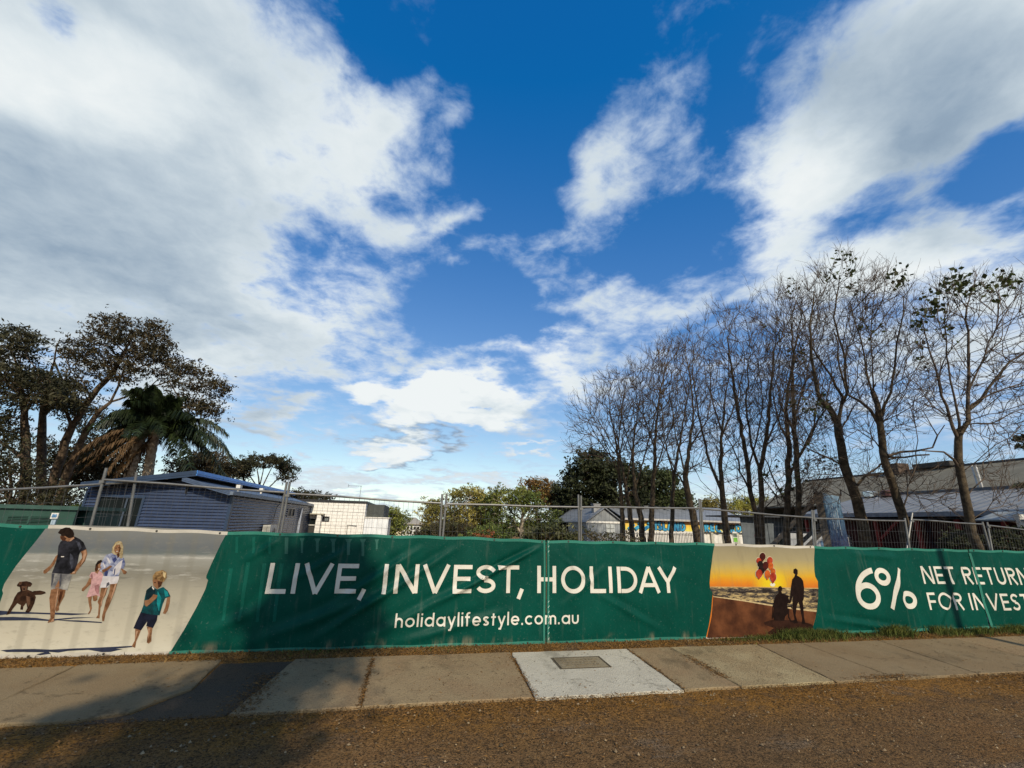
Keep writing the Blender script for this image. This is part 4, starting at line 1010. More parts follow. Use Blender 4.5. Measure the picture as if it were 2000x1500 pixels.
for k, (lt, lb, rt_, rb, ra, rb2, yo, lab) in enumerate(PANELS):
    y = yo
    q = lambda p: on_y(p[0], p[1], y)
    A0, A1 = q(ra), q(rb2)
    def post(t, b):
        t, b = q(t), q(b); d = (t - b) / (t[2] - b[2]); return b + d * (0.03 - b[2]), t
    L = post(lt, lb) if lt else (np.array([A1[0] - 2.35 - .12, y, .03]), np.array([A1[0] - 2.35 - .1, y, 2.2]))
    R = post(rt_, rb) if rt_ else (np.array([A0[0] + 2.45, y, .03]), np.array([A0[0] + 2.40, y, 2.1]))
    if not lt: L = (np.array([-7.95, y, .03]), np.array([-7.9, y, 2.25]))
    t = thing('fence_panel', ((L[0][0] + R[0][0]) / 2, y, 0), lab, 'fence panel', 'wire panels of the temporary fence')
    for P in (L, R): MB().tube([P[0], P[1]], .0185, 10).build('post', GALV, t, smooth=False)
    on = lambda P, z: P[0] + (P[1] - P[0]) * ((z - P[0][2]) / (P[1][2] - P[0][2]))
    zl, zr = A0[2], A1[2]
    if not lt: zl = A1[2] + (A0[2] - A1[2]) / (A0[0] - A1[0]) * (L[1][0] - A1[0])
    if not rt_: zr = A0[2] + (A1[2] - A0[2]) / (A1[0] - A0[0]) * (R[1][0] - A0[0])
    a, b_ = on(L, zl), on(R, zr)
    MB().tube([a, a + (b_ - a) * .33 + (0, 0, .006), a + (b_ - a) * .66 - (0, 0, .006), b_], .0165, 8).build('top_rail', GALV, t)
    c, d = on(L, .12), on(R, .12)
    MB().tube([c, d], .017, 6).build('bottom_rail', GALV, t)
    m = MB(); n = 31
    for i in range(1, n):
        f = i / n; p0 = c + (d - c) * f; p1 = a + (b_ - a) * f
        bow = .004 * math.sin(i * 1.7 + k); mid = (p0 + p1) / 2 + np.array([bow, -.004, 0])
        m.tube([p0, mid, p1], .0016, 4, cap=False)
    for j in range(1, 9):
        f = j / 9.0; p0 = c + (a - c) * f; p1 = d + (b_ - d) * f; mid = (p0 + p1) / 2 + np.array([0, .004, .005 * math.sin(j + k)])
        m.tube([p0, mid, p1], .0018, 4, cap=False)
    m.build('wire_mesh', WIRE, t, 'stuff')
    q2 = MB(); q2.box(a[0] - .03, a[0] + .03, y - .028, y + .028, zl - .05, zl - .012); q2.build('clamp', GALV, t)
    for P in (L, R):
        f = MB(); x = P[0][0]; f.prism([(x - .11, .03, .0), (x + .11, .03, .0), (x + .10, .03, .13), (x - .10, .03, .13)], (0, .58, 0)); f.build('foot_block', mat('block_concrete', (.25, .24, .21)), t)
# ------------------------------------------------------------------ blue corrugated cabin
STEEL_B = mat('blue_steel_cladding', (.040, .060, .112), .34, .14, 2.2, metal=.35, spec=.6)
TRIM_B = mat('blue_steel_trim', (.012, .028, .062), .4, .15, 4, spec=.5)
FASC_B = mat('blue_fascia', (.05, .22, .58), .4, .12, 3, spec=.5)
ROOF_B = mat('blue_roof_sheet', (.045, .072, .12), .45, .15, 3, spec=.4)
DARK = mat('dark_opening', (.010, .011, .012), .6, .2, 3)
GLASS = mat('dark_window_glass', (.008, .011, .011), .35, .3, 2, spec=.08)
ALU = mat('window_frame_metal', (.045, .06, .085), .4, .1, 5)
WHITEP = mat('white_paint', (.62, .60, .54), .6, .12, 4)
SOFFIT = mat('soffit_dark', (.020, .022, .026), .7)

def corrugated(p0, p1, z0, z1, nrm, pitch=.105, depth=.044, openings=()):
    """sheet from p0 to p1 (x, y) with level corrugations; openings are (a0, a1, z0, z1) along the run"""
    p0 = np.array(p0, float); p1 = np.array(p1, float); L = np.hypot(*(p1 - p0)); u = (p1 - p0) / L; nrm = np.array(nrm, float)
    cuts = sorted({0.0, L} | {a for o in openings for a in o[:2]}); b = MB()
    for a0, a1 in zip(cuts[:-1], cuts[1:]):
        am = (a0 + a1) / 2; spans = [(z0, z1)]
        for o in openings:
            if o[0] <= am <= o[1]:
                ns = []
                for s, e in spans:
                    if o[2] > s: ns.append((s, min(e, o[2])))
                    if o[3] < e: ns.append((max(s, o[3]), e))
                spans = [q for q in ns if q[1] - q[0] > .01]
        for s, e in spans:
            zs = np.arange(s, e + 1e-6, pitch / 6); n = len(zs)
            off = np.sin(zs * 2 * np.pi / pitch) * depth / 2
            vs = []
            for z, o in zip(zs, off):
                for aa in (a0, a1):
                    q = p0 + u * aa + nrm * o; vs.append((q[0], q[1], z))
            b.add(vs, [(2 * i, 2 * i + 1, 2 * i + 3, 2 * i + 2) for i in range(n - 1)])
    return b
def cabin():
    c = at_depth(440, 1040, 15); cx, cy = c[0], c[1]                    # near right corner
    xl = on_y(150, 1020, cy)[0]; yb = on_x(600, 1035, cx)[1]; ze = 2.66; zb = -.75
    t = thing('cabin', (cx - 2, cy + 3, -.1), 'blue corrugated steel cabin with a split roof behind the wire fence', 'cabin')
    dl, dr = on_y(183, 1000, cy)[0], on_y(276, 1000, cy)[0]; dz = on_y(230, 967, cy)[2]
    corrugated((xl, cy), (cx, cy), zb, ze, (0, -1), openings=[(dl - xl, dr - xl, -.1, dz)]).build('front_wall', STEEL_B, t, smooth=True)
    # gable infill above the eave line on the front
    ap = on_y(385, 919, cy - .5)
    b = MB(); top = ap[2] - .30
    zs = np.arange(ze, top, .0127); vs = []; xr = on_y(372, 940, cy)[0]
    for z in zs:
        f = (z - ze) / (top - ze); o = math.sin(z * 2 * math.pi / .105) * .022
        vs += [(xl + (xr - xl) * f * .98, cy - o, z), (cx - (cx - xr) * f, cy - o, z)]
    b.add(vs, [(2 * i, 2 * i + 1, 2 * i + 3, 2 * i + 2) for i in range(len(zs) - 1)]); b.build('gable_wall', STEEL_B, t, smooth=True)
    wy0, wy1 = on_x(561, 1000, cx)[1], on_x(575, 1000, cx)[1]; wz0, wz1 = on_x(568, 1010, cx)[2], on_x(568, 992, cx)[2]
    corrugated((cx, cy), (cx, yb), zb, ze, (1, 0), openings=[(wy0 - cy, wy1 - cy, wz0, wz1)]).build('side_wall', STEEL_B, t, smooth=True)
    b = MB(); b.box(xl, cx - .05, yb - .05, yb, zb, ze); b.box(xl, xl + .05, cy + .05, yb - .06, zb, ze); b.build('rear_walls', STEEL_B, t)
    # corner cappings
    b = MB(); b.box(cx - .09, cx + .02, cy - .022, cy + .01, zb, ze - .01); b.box(cx - .005, cx + .022, cy + .012, cy + .10, zb, ze - .01); b.build('corner_cap', TRIM_B, t)
    MB().box(xl - .015, xl + .06, cy - .022, cy + .01, zb, ze - .2).build('corner_cap', TRIM_B, t)
    MB().box(cx - .005, cx + .024, yb - .10, yb + .01, zb, ze - .01).build('corner_cap', TRIM_B, t)
    # sliding door on the front
    fr = MB(); w = .075
    fr.box(dl, dl + w, cy - .03, cy + .05, -.1, dz); fr.box(dr - w, dr, cy - .03, cy + .05, -.1, dz); fr.box(dl + w, dr - w, cy - .03, cy + .05, dz - w, dz)
    d = fr.build('sliding_door', TRIM_B, t)
    xm = dl + (dr - dl) * .60
    MB().box(dl + w, xm, cy + .03, cy + .04, -.1, dz - w).build('pane', GLASS, d); MB().box(xm + .05, dr - w, cy + .015, cy + .025, -.1, dz - w).build('pane', GLASS, d)
    MB().box(xm, xm + .05, cy + .0, cy + .045, -.1, dz - w).build('stile', ALU, d)
    cu = MB(); vs = []
    for i in range(25): vs += [(dl + .2 + i * .035, cy + .12 + (.02 if i % 2 else 0), -.1), (dl + .2 + i * .035, cy + .12 + (.02 if i % 2 else 0), dz - .1)]
    cu.add(vs, [(2 * i, 2 * i + 2, 2 * i + 3, 2 * i + 1) for i in range(24)]); cu.build('curtain', mat('curtain_cloth', (.010, .013, .011), .9), d)
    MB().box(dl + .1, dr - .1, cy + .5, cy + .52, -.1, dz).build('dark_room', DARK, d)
    # upper roof: slopes up from the left eave to a high edge, with a blue fascia
    yf = cy - .5; yr = yb + .3
    el = on_y(158, 942, yf); th = .17
    def slab(a, b_, y0, y1, thk, nm, m):
        q = MB(); q.prism([(a[0], y0, a[2] - thk), (b_[0], y0, b_[2] - thk), (b_[0], y0, b_[2]), (a[0], y0, a[2])], (0, y1 - y0, 0)); return q.build(nm, m, t)
    slab(el - (0, 0, .02), ap - (0, 0, .02), yf + .02, yr - .02, .10, 'upper_roof', ROOF_B)
    def fascia_front(a, b_, y, h, nm, m):
        q = MB()
        for k, (lo, hi, o) in enumerate(((-h, -h * .62, .0), (-h * .62, -h * .30, .012), (-h * .30, .012, .0))):
            q.prism([(a[0], y - o, a[2] + lo), (b_[0], y - o, b_[2] + lo), (b_[0], y - o, b_[2] + hi - .004), (a[0], y - o, a[2] + hi - .004)], (0, .02, 0))
        return q.build(nm, m, t)
    fascia_front(el, ap, yf, .19, 'fascia', TRIM_B)
    q = MB()
    for lo, hi, o in ((-.17, -.11, 0), (-.11, -.055, .014), (-.055, .012, 0)):
        q.box(ap[0] + .004 + o, ap[0] + .022 + o, yf - .01, yr, ap[2] + lo, ap[2] + hi - .004)
    q.build('fascia', FASC_B, t)
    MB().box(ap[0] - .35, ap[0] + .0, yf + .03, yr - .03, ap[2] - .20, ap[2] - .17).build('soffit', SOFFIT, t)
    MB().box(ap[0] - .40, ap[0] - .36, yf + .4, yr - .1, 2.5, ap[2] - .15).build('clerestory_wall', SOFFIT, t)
    # lower roof on the right
    lh = on_y(357, 931, yf + .03); rh = on_y(450, 959, yf + .03)
    slab(lh, rh, yf + .05, yr, .05, 'lower_roof', ROOF_B)
    fascia_front(lh, rh, yf + .03, .15, 'fascia', mat('blue_grey_fascia', (.05, .075, .125), .45))
    q = MB(); xg = rh[0]; q.box(xg, xg + .11, yf + .02, yb + .05, rh[2] - .13, rh[2] - .015); q.build('gutter', mat('grey_gutter', (.12, .15, .19), .45), t)
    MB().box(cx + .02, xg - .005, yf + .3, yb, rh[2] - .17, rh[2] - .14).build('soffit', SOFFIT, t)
    # window, downpipe and fittings on the right side
    f = MB(); f.box(cx - .03, cx + .025, wy0, wy1, wz0, wz0 + .06); f.box(cx - .03, cx + .025, wy0, wy1, wz1 - .06, wz1)
    for a, b_ in ((wy0, wy0 + .07), (wy1 - .07, wy1), ((wy0 + wy1) / 2 - .04, (wy0 + wy1) / 2 + .04)): f.box(cx - .03, cx + .025, a, b_, wz0 + .06, wz1 - .06)
    wd = f.build('window', ALU, t); MB().box(cx - .025, cx - .015, wy0 + .05, wy1 - .05, wz0 + .05, wz1 - .05).build('pane', GLASS, wd)
    yd = on_x(583, 1015, cx)[1]
    MB().tube([(cx + .07, yd, zb), (cx + .07, yd, 2.0), (cx + .09, yd - .05, 2.3)], .065, 8).build('downpipe', mat('pale_downpipe', (.34, .37, .42), .5), t)
    MB().box(cx + .02, cx + .03, yd + .35, yd + 1.05, zb, 2.15).build('side_door', TRIM_B, t)
    ya0, ya1 = on_x(511, 1030, cx)[1], on_x(527, 1030, cx)[1]; za = on_x(518, 1025, cx)[2]
    a = thing('air_conditioner', (cx + .2, (ya0 + ya1) / 2, za - .7), 'pale grey outdoor air conditioner unit against the side of the blue cabin', 'air conditioner')
    MB().box(cx + .05, cx + .35, ya0, ya1, za - .65, za).build('casing', mat('ac_casing', (.42, .42, .38), .5), a)
    g = MB(); yc = (ya0 + ya1) / 2
    for r in (.08, .14, .20): g.tube([(cx + .362, yc + r * math.cos(k), za - .33 + r * math.sin(k)) for k in np.linspace(0, 2 * math.pi, 15)], .008, 4)
    for i in range(9): g.box(cx + .08 + i * .03, cx + .09 + i * .03, ya0 - .012, ya0 - .002, za - .58, za - .06)
    g.build('grille', mat('ac_grille', (.10, .10, .10), .6), a)
    MB().box(cx + .05, cx + .33, ya0 + .05, ya1 - .05, za - .75, za - .652).build('bracket', GALV, a)
    # conduit from the eave down the wall
    pts = [on_x(x, y, cx + .05) for x, y in ((552, 968), (547, 984), (541, 990), (537, 1003), (532, 1020), (528, 1036))]
    MB().tube(pts, .016, 6).build('conduit', mat('black_conduit', (.03, .03, .03), .6), t)
    for px, py in ((467, 952), (511, 958)):
        p = on_x(px, py, rh[0] - .15); q = MB(); q.box(p[0] - .07, p[0] + .07, p[1] - .10, p[1] + .10, p[2] - .03, p[2] + .09); q.box(p[0] - .03, p[0] + .03, p[1] - .04, p[1] + .04, p[2] - .14, p[2] - .03); q.build('flood_light', WHITEP, t)
    p = on_y(325, 934, yf + .2); q = MB(); q.tube([p + (0, 0, -.04), p + (0, 0, .03)], .06, 10); q.build('flood_light', WHITEP, t)
cabin()

# ------------------------------------------------------------------ white block building
def block_material():
    m = bpy.data.materials.new('white_blockwork'); m.use_nodes = True
    T = NT(m.node_tree); bs = m.node_tree.nodes['Principled BSDF']
    P = T.n('ShaderNodeNewGeometry').outputs['Position']; sp = T.n('ShaderNodeSeparateXYZ'); T.put(sp.inputs[0], P)
    v = T.comb(T.m('ADD', sp.outputs[0], sp.outputs[1]), sp.outputs[2], 0)
    br = T.n('ShaderNodeTexBrick'); T.put(br.inputs['Vector'], v); br.inputs['Scale'].default_value = 1
    br.inputs['Brick Width'].default_value = .40; br.inputs['Row Height'].default_value = .20; br.inputs['Mortar Size'].default_value = .012
    br.inputs['Color1'].default_value = (.74, .72, .66, 1); br.inputs['Color2'].default_value = (.71, .69, .63, 1); br.inputs['Mortar'].default_value = (.60, .58, .52, 1)
    c = T.mix(T.rng(T.noise(P, 1.1, 5, .6), .55, .8, 0, .25), br.outputs[0], (.60, .57, .50))
    T.put(bs.inputs['Base Color'], c); bs.inputs['Roughness'].default_value = .8
    bp = T.n('ShaderNodeBump'); bp.inputs['Distance'].default_value = .01; bp.invert = True; T.put(bp.inputs['Height'], br.outputs[1]); T.put(bs.inputs['Normal'], bp.outputs[0])
    return m
BLOCK = block_material()
def wall_holes(b, x0, x1, z0, z1, y0, y1, holes):
    xs = sorted({x0, x1} | {h[0] for h in holes} | {h[1] for h in holes}); 
    for a, c in zip(xs[:-1], xs[1:]):
        m = (a + c) / 2; sp = [(z0, z1)]
        for h in holes:
            if h[0] <= m <= h[1]:
                n = []
                for s, e in sp:
                    if h[2] > s: n.append((s, min(e, h[2])))
                    if h[3] < e: n.append((max(s, h[3]), e))
                sp = [k for k in n if k[1] - k[0] > 1e-3]
        for s, e in sp: b.box(a, c, y0, y1, s, e)
def block_house():
    y = at_depth(713, 1040, 27)[1]; g = lambda px, py: on_y(px, py, y)
    x0, x1 = g(560, 1020)[0], g(712, 1010)[0]; zt = g(713, 983)[2]; zb = -1.2
    t = thing('block_building', ((x0 + x1) / 2, y + 3, -.3), 'white painted block building with a flat black roof edge', 'building')
    wx0, wx1 = g(623, 1015)[0], g(643, 1015)[0]; wz0, wz1 = g(633, 1019)[2], g(633, 1008.5)[2]
    dx0, dx1 = g(597, 1025)[0], g(615.5, 1025)[0]; dz = g(606, 1012.5)[2]
    b = MB(); wall_holes(b, x0, x1, zb, zt, y, y + .2, [(wx0, wx1, wz0, wz1), (dx0, dx1, -.3, dz)])
    b.box(x1 - .2, x1, y + .2, y + 7, zb, zt); b.box(x0, x0 + .2, y + .2, y + 7, zb, zt); b.build('wall', BLOCK, t)
    r = MB(); r.box(x0 - .1, x1 + .06, y - .08, y + 7.2, zt + .002, zt + .13); r.build('roof_edge', mat('black_flashing', (.016, .016, .018), .5), t)
    f = MB(); w = .06
    f.box(wx0, wx1, y - .02, y + .08, wz0, wz0 + w); f.box(wx0, wx1, y - .02, y + .08, wz1 - w, wz1)
    for a in (wx0, wx1 - w, (wx0 + wx1) / 2 - w / 2): f.box(a, a + w, y - .02, y + .08, wz0 + w, wz1 - w)
    wn = f.build('window', mat('black_frame', (.02, .02, .022), .5), t)
    MB().box(wx0 + w, (wx0 + wx1) / 2, y + .05, y + .06, wz0 + w, wz1 - w).build('pane', GLASS, wn); MB().box((wx0 + wx1) / 2, wx1 - w, y + .05, y + .06, wz0 + w, wz1 - w).build('pane', mat('grey_blind', (.16, .18, .18), .4), wn)
    d = MB(); d.box(dx0, dx1, y + .08, y + .14, -.3, dz - .42); dd = d.build('door', mat('dark_door', (.035, .033, .028), .6), t)
    MB().box(dx0, dx1, y + .06, y + .10, dz - .36, dz).build('door_light', GLASS, dd); MB().box(dx0, dx1, y - .0, y + .10, dz - .42, dz - .36).build('transom', WHITEP, dd)
    MB().box(dx0 + .05, dx1 + .5, y - .5, y - .02, dz + .25, dz + .31).build('hood', mat('door_hood', (.42, .39, .30), .7), t)
    q = MB(); xw = dx1 + .12; q.prism([(xw, y - .45, -.6), (xw + .25, y - .45, -.6), (xw + .25, y - .45, dz + .1), (xw + .12, y - .45, dz + .38), (xw, y - .45, dz + .2)], (0, .44, 0)); q.build('porch_pier', BLOCK, t)
    p = [g(678, 1040), g(679, 1025), g(697, 1027)]
    MB().tube([np.array(p[0]) - (0, .05, .8), np.array(p[1]) - (0, .05, 0), np.array(p[2]) - (0, .05, 0)], .02, 6).build('pipe', GALV, t)
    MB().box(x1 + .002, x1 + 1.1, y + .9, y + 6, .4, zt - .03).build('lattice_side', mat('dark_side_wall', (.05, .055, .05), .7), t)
    # aerial
    p = g(693, 962); q = g(693, 983); b = MB()
    MB_ = MB(); MB_.tube([(q[0], y + 2, zt + .1), (q[0], y + 2, zt + 1.2)], .014, 5); zz = zt + 1.2
    MB_.tube([(q[0] - .85, y + 2, zz), (q[0] + .05, y + 2, zz + .02)], .011, 5)
    for k in range(6): MB_.tube([(q[0] - .8 + k * .15, y + 1.8, zz), (q[0] - .8 + k * .15, y + 2.2, zz)], .007, 4)
    MB_.tube([(q[0] - .85, y + 2, zz - .1), (q[0] - .85, y + 2, zz + .1)], .012, 4)
    MB_.build('aerial', GALV, t)
    # lower wing
    xa, xb = x1 + .02, g(757, 1030)[0]; zw = g(735, 1012)[2]
    w = thing('low_wing', ((xa + xb) / 2, y + 1.5, -.3), 'low pale panelled extension at the right of the white block building', 'extension')
    b = MB(); n = 5
    for i in range(n):
        a = xa + (xb - xa) * i / n; c = xa + (xb - xa) * (i + 1) / n
        MB().box(a + .006, c - .006, y + .02, y + .08, zb, zw).build('panel', mat('pale_panel', (.66, .68, .68), .55, .1, 2), w)
    MB().box(xa, xb, y + .081, y + 3, zb, zw - .02).build('body', WHITEP, w); MB().box(xa, xb + .05, y - .03, y + 3, zw, zw + .06).build('capping', WHITEP, w)
block_house()

# ------------------------------------------------------------------ grey shed and the painted hall
CORR_G = None
def ribbed(name, col, axis, scale, rough=.5):
    m = bpy.data.materials.new(name); m.use_nodes = True
    T = NT(m.node_tree); bs = m.node_tree.nodes['Principled BSDF']
    P = T.n('ShaderNodeNewGeometry').outputs['Position']; sp = T.n('ShaderNodeSeparateXYZ'); T.put(sp.inputs[0], P)
    s = T.m('SINE', T.m('MULTIPLY', sp.outputs[axis], scale))
    n = T.noise(P, 1.7, 6, .65)
    c = T.mix(T.rng(n, .3, .7), tuple(x * .78 for x in col), tuple(x * 1.15 for x in col))
    T.put(bs.inputs['Base Color'], c); bs.inputs['Roughness'].default_value = rough
    bp = T.n('ShaderNodeBump'); bp.inputs['Distance'].default_value = .02; T.put(bp.inputs['Height'], s); T.put(bs.inputs['Normal'], bp.outputs[0])
    return m
def hall():
    y = at_depth(1225, 1045, 37)[1]; g = lambda px, py: on_y(px, py, y)
    ys = y - 4.0; gs = lambda px, py: on_y(px, py, ys)
    t = thing('grey_shed', (gs(1180, 1040)[0], ys + 1, -.3), 'grey gabled shed with a white band, left of the painted wall', 'shed')
    xl, xr = gs(1145.5, 1035)[0], gs(1215, 1035)[0]; ze = gs(1180, 1019.5)[2]; za = gs(1180, 994)[2]; xa = gs(1180, 1000)[0]
    GREY = ribbed('grey_sheet', (.22, .235, .24), 0, 24)
    b = MB(); b.prism([(xl, ys, -1), (xr, ys, -1), (xr, ys, ze), (xa, ys, za), (xl, ys, ze)], (0, 4.2, 0)); b.build('wall', GREY, t)
    MB().box(xl - .05, xr + .05, ys - .06, ys - .004, ze - .09, ze + .05).build('band', WHITEP, t)
    RG = ribbed('grey_roof', (.20, .215, .23), 0, 30)
    r = MB()
    for a, c in (((xl - .15, ze - .08), (xa, za + .06)), ((xa, za + .06), (xr + .15, ze - .08))):
        r.prism([(a[0], ys - .2, a[1]), (c[0], ys - .2, c[1]), (c[0], ys - .2, c[1] + .07), (a[0], ys - .2, a[1] + .07)], (0, 8, 0))
    r.build('roof', RG, t)
    wx = gs(1192, 1032); f = MB()
    for i, j in ((0, 0), (1, 0), (0, 1), (1, 1)): f.box(wx[0] - .36 + i * .37, wx[0] - .03 + i * .37, ys - .05, ys - .01, wx[2] - .30 + j * .31, wx[2] - .02 + j * .31)
    f.build('window', mat('pale_window', (.40, .42, .40), .4), t)
    c = gs(1171, 988); q = MB(); q.box(c[0] - .28, c[0] + .28, ys + .5, ys + 1.0, za - .4, c[2] + .1); q.build('chimney', mat('grey_render', (.25, .25, .24), .9), t)
    MB().box(c[0] - .32, c[0] + .32, ys + .45, ys + 1.05, c[2] + .102, c[2] + .18).build('chimney_cap', mat('grey_render', (.25, .25, .24), .9), t)
    # hall with the lettered wall
    h = thing('painted_hall', (g(1340, 1040)[0], y + 4, -.4), 'long low hall with a yellow and blue lettered mural under a grey roof', 'hall')
    x0, x1 = g(1222, 1040)[0], g(1461, 1040)[0]; zt0 = (g(1225, 1011)[2] + g(1460, 1022)[2]) / 2; zb = -1.4
    m = bpy.data.materials.new('mural_paint'); m.use_nodes = True
    T = NT(m.node_tree); bs = m.node_tree.nodes['Principled BSDF']; P = T.n('ShaderNodeNewGeometry').outputs['Position']; sp = T.n('ShaderNodeSeparateXYZ'); T.put(sp.inputs[0], P)
    zl = g(1340, 1038)[2]
    f = T.m('DIVIDE', T.m('SUBTRACT', sp.outputs[2], zl), zt0 - zl); f = T.m('MULTIPLY_ADD', T.m('SUBTRACT', T.noise(P, 1.4, 4, .6), .5), .7, f)
    c = T.ramp(f, [(0, (.62, .60, .52)), (.06, (.66, .58, .10)), (.45, (.68, .46, .05)), (.8, (.62, .27, .06)), (1, (.52, .22, .10))])
    c = T.mix(T.rng(T.noise(P, 2.3, 5, .7), .58, .7, 0, .6), c, (.60, .60, .52))
    T.put(bs.inputs['Base Color'], c); bs.inputs['Roughness'].default_value = .75
    MB().box(x0, x1, y, y + .25, zl, zt0).build('mural_wall', m, h)
    xd = g(1372, 1045)[0]
    MB().box(x0, xd, y + .002, y + .25, zb, zl - .002).build('base_wall', WHITEP, h)
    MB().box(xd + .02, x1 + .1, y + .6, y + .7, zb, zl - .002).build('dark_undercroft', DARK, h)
    for px in (1392, 1416, 1442, 1460):
        xx = g(px, 1045)[0]; MB().box(xx - .12, xx + .12, y + .05, y + .3, zb, zl - .004).build('pier', mat('pier_paint', (.40, .38, .30), .8), h)
    MB().box(x0, x1, y + .26, y + 8, zb, zt0 - .05).build('body', WHITEP, h)
    zr = g(1340, 996)[2]
    r = MB(); r.prism([(x0 - .3, y - .35, zt0 - .02), (x1 + .3, y - .35, zt0 - .02), (x1 + .3, y + 4, zr + .4), (x0 - .3, y + 4, zr + .4)], (0, 0, .07)); r.prism([(x0 - .3, y + 4.01, zr + .4), (x1 + .3, y + 4.01, zr + .4), (x1 + .3, y + 8.3, zt0 - .1), (x0 - .3, y + 8.3, zt0 - .1)], (0, 0, .07)); r.build('roof', RG, h)
    MB().box(x0 - .3, x1 + .3, y - .45, y - .352, zt0 - .10, zt0 + .05).build('gutter', mat('hall_gutter', (.42, .40, .36), .6), h)
    # lettering on the mural: blue letters with dark outlines
    BLU = mat('mural_blue', (.02, .20, .42), .7, .4, 2, col2=(.06, .36, .55)); OUT = mat('mural_outline', (.02, .03, .05), .7)
    F = font(.24)
    def word(txt, xa, xb, za_, zb_, nm):
        L, w = letters(txt, F, .24, .10); k = (xb - xa) / w; H = zb_ - za_; b1 = MB(); b2 = MB()
        for i, (ch, a, wd, st) in enumerate(L):
            jig = random.uniform(-.08, .08) * H
            for si, s in enumerate(st):
                for bb, tt, yy in ((b2, .40, .018), (b1, .24, .036)):
                    for q in stroke_polys([(u * k / H, v) for u, v in s], tt):
                        bb.add([(xa + a * k + u * H, y - yy - si * .003 - i * .0004, za_ + jig + v * H) for u, v in q], [(0, 1, 2, 3)])
        b2.build(nm + '_outline', OUT, h); b1.build(nm, BLU, h)
    za_, zb_ = g(1310, 1036.5)[2], g(1310, 1019.5)[2]
    word('ISLAND', g(1279, 1028)[0], g(1338, 1028)[0], za_, zb_, 'mural_word')
    za2, zb2 = g(1420, 1039)[2], g(1420, 1024)[2]
    word('RECORDS', g(1375, 1030)[0], g(1458, 1030)[0], za2, zb2, 'mural_word')
    b = MB()                                    # letter shapes that the trunks hide
    for px, w in ((1232, 5), (1246, 6), (1264, 6)):
        a = g(px - w, 1034); c = g(px + w, 1021); b.tube([(a[0], y - .03, a[2]), ((a[0] + c[0]) / 2, y - .03, a[2] + .2), (c[0], y - .03, c[2] - .2), ((a[0] + c[0]) / 2, y - .03, c[2])], .16, 6)
    b.build('mural_shape', BLU, h)
    p = g(1417, 1029); q = MB(); q.box(p[0] - .9, p[0] + .9, y - .06, y - .05, p[2] - .22, p[2] + .22); q.build('window', GLASS, h)
    # palisade in front
    yp = y - 5; gp = lambda px, py: on_y(px, py, yp)
    f = thing('palisade_fence', (gp(1290, 1050)[0], yp, -.4), 'thin black palisade fence below the mural, between the trunks', 'palisade')
    xa, xb = gp(1218, 1050)[0], gp(1355, 1050)[0]; zt = gp(1290, 1040.5)[2]; b = MB(); zz = -1
    for x in np.arange(xa, xb, .13): b.box(x, x + .028, yp, yp + .03, zz, zt + (.05 if int(x * 7) % 2 else 0))
    b.build('picket', mat('black_paint', (.018, .018, .018), .5), f, 'stuff'); r = MB(); r.box(xa, xb, yp + .031, yp + .06, zt - .14, zt - .10); r.build('rail', MATS['black_paint'], f)
hall()

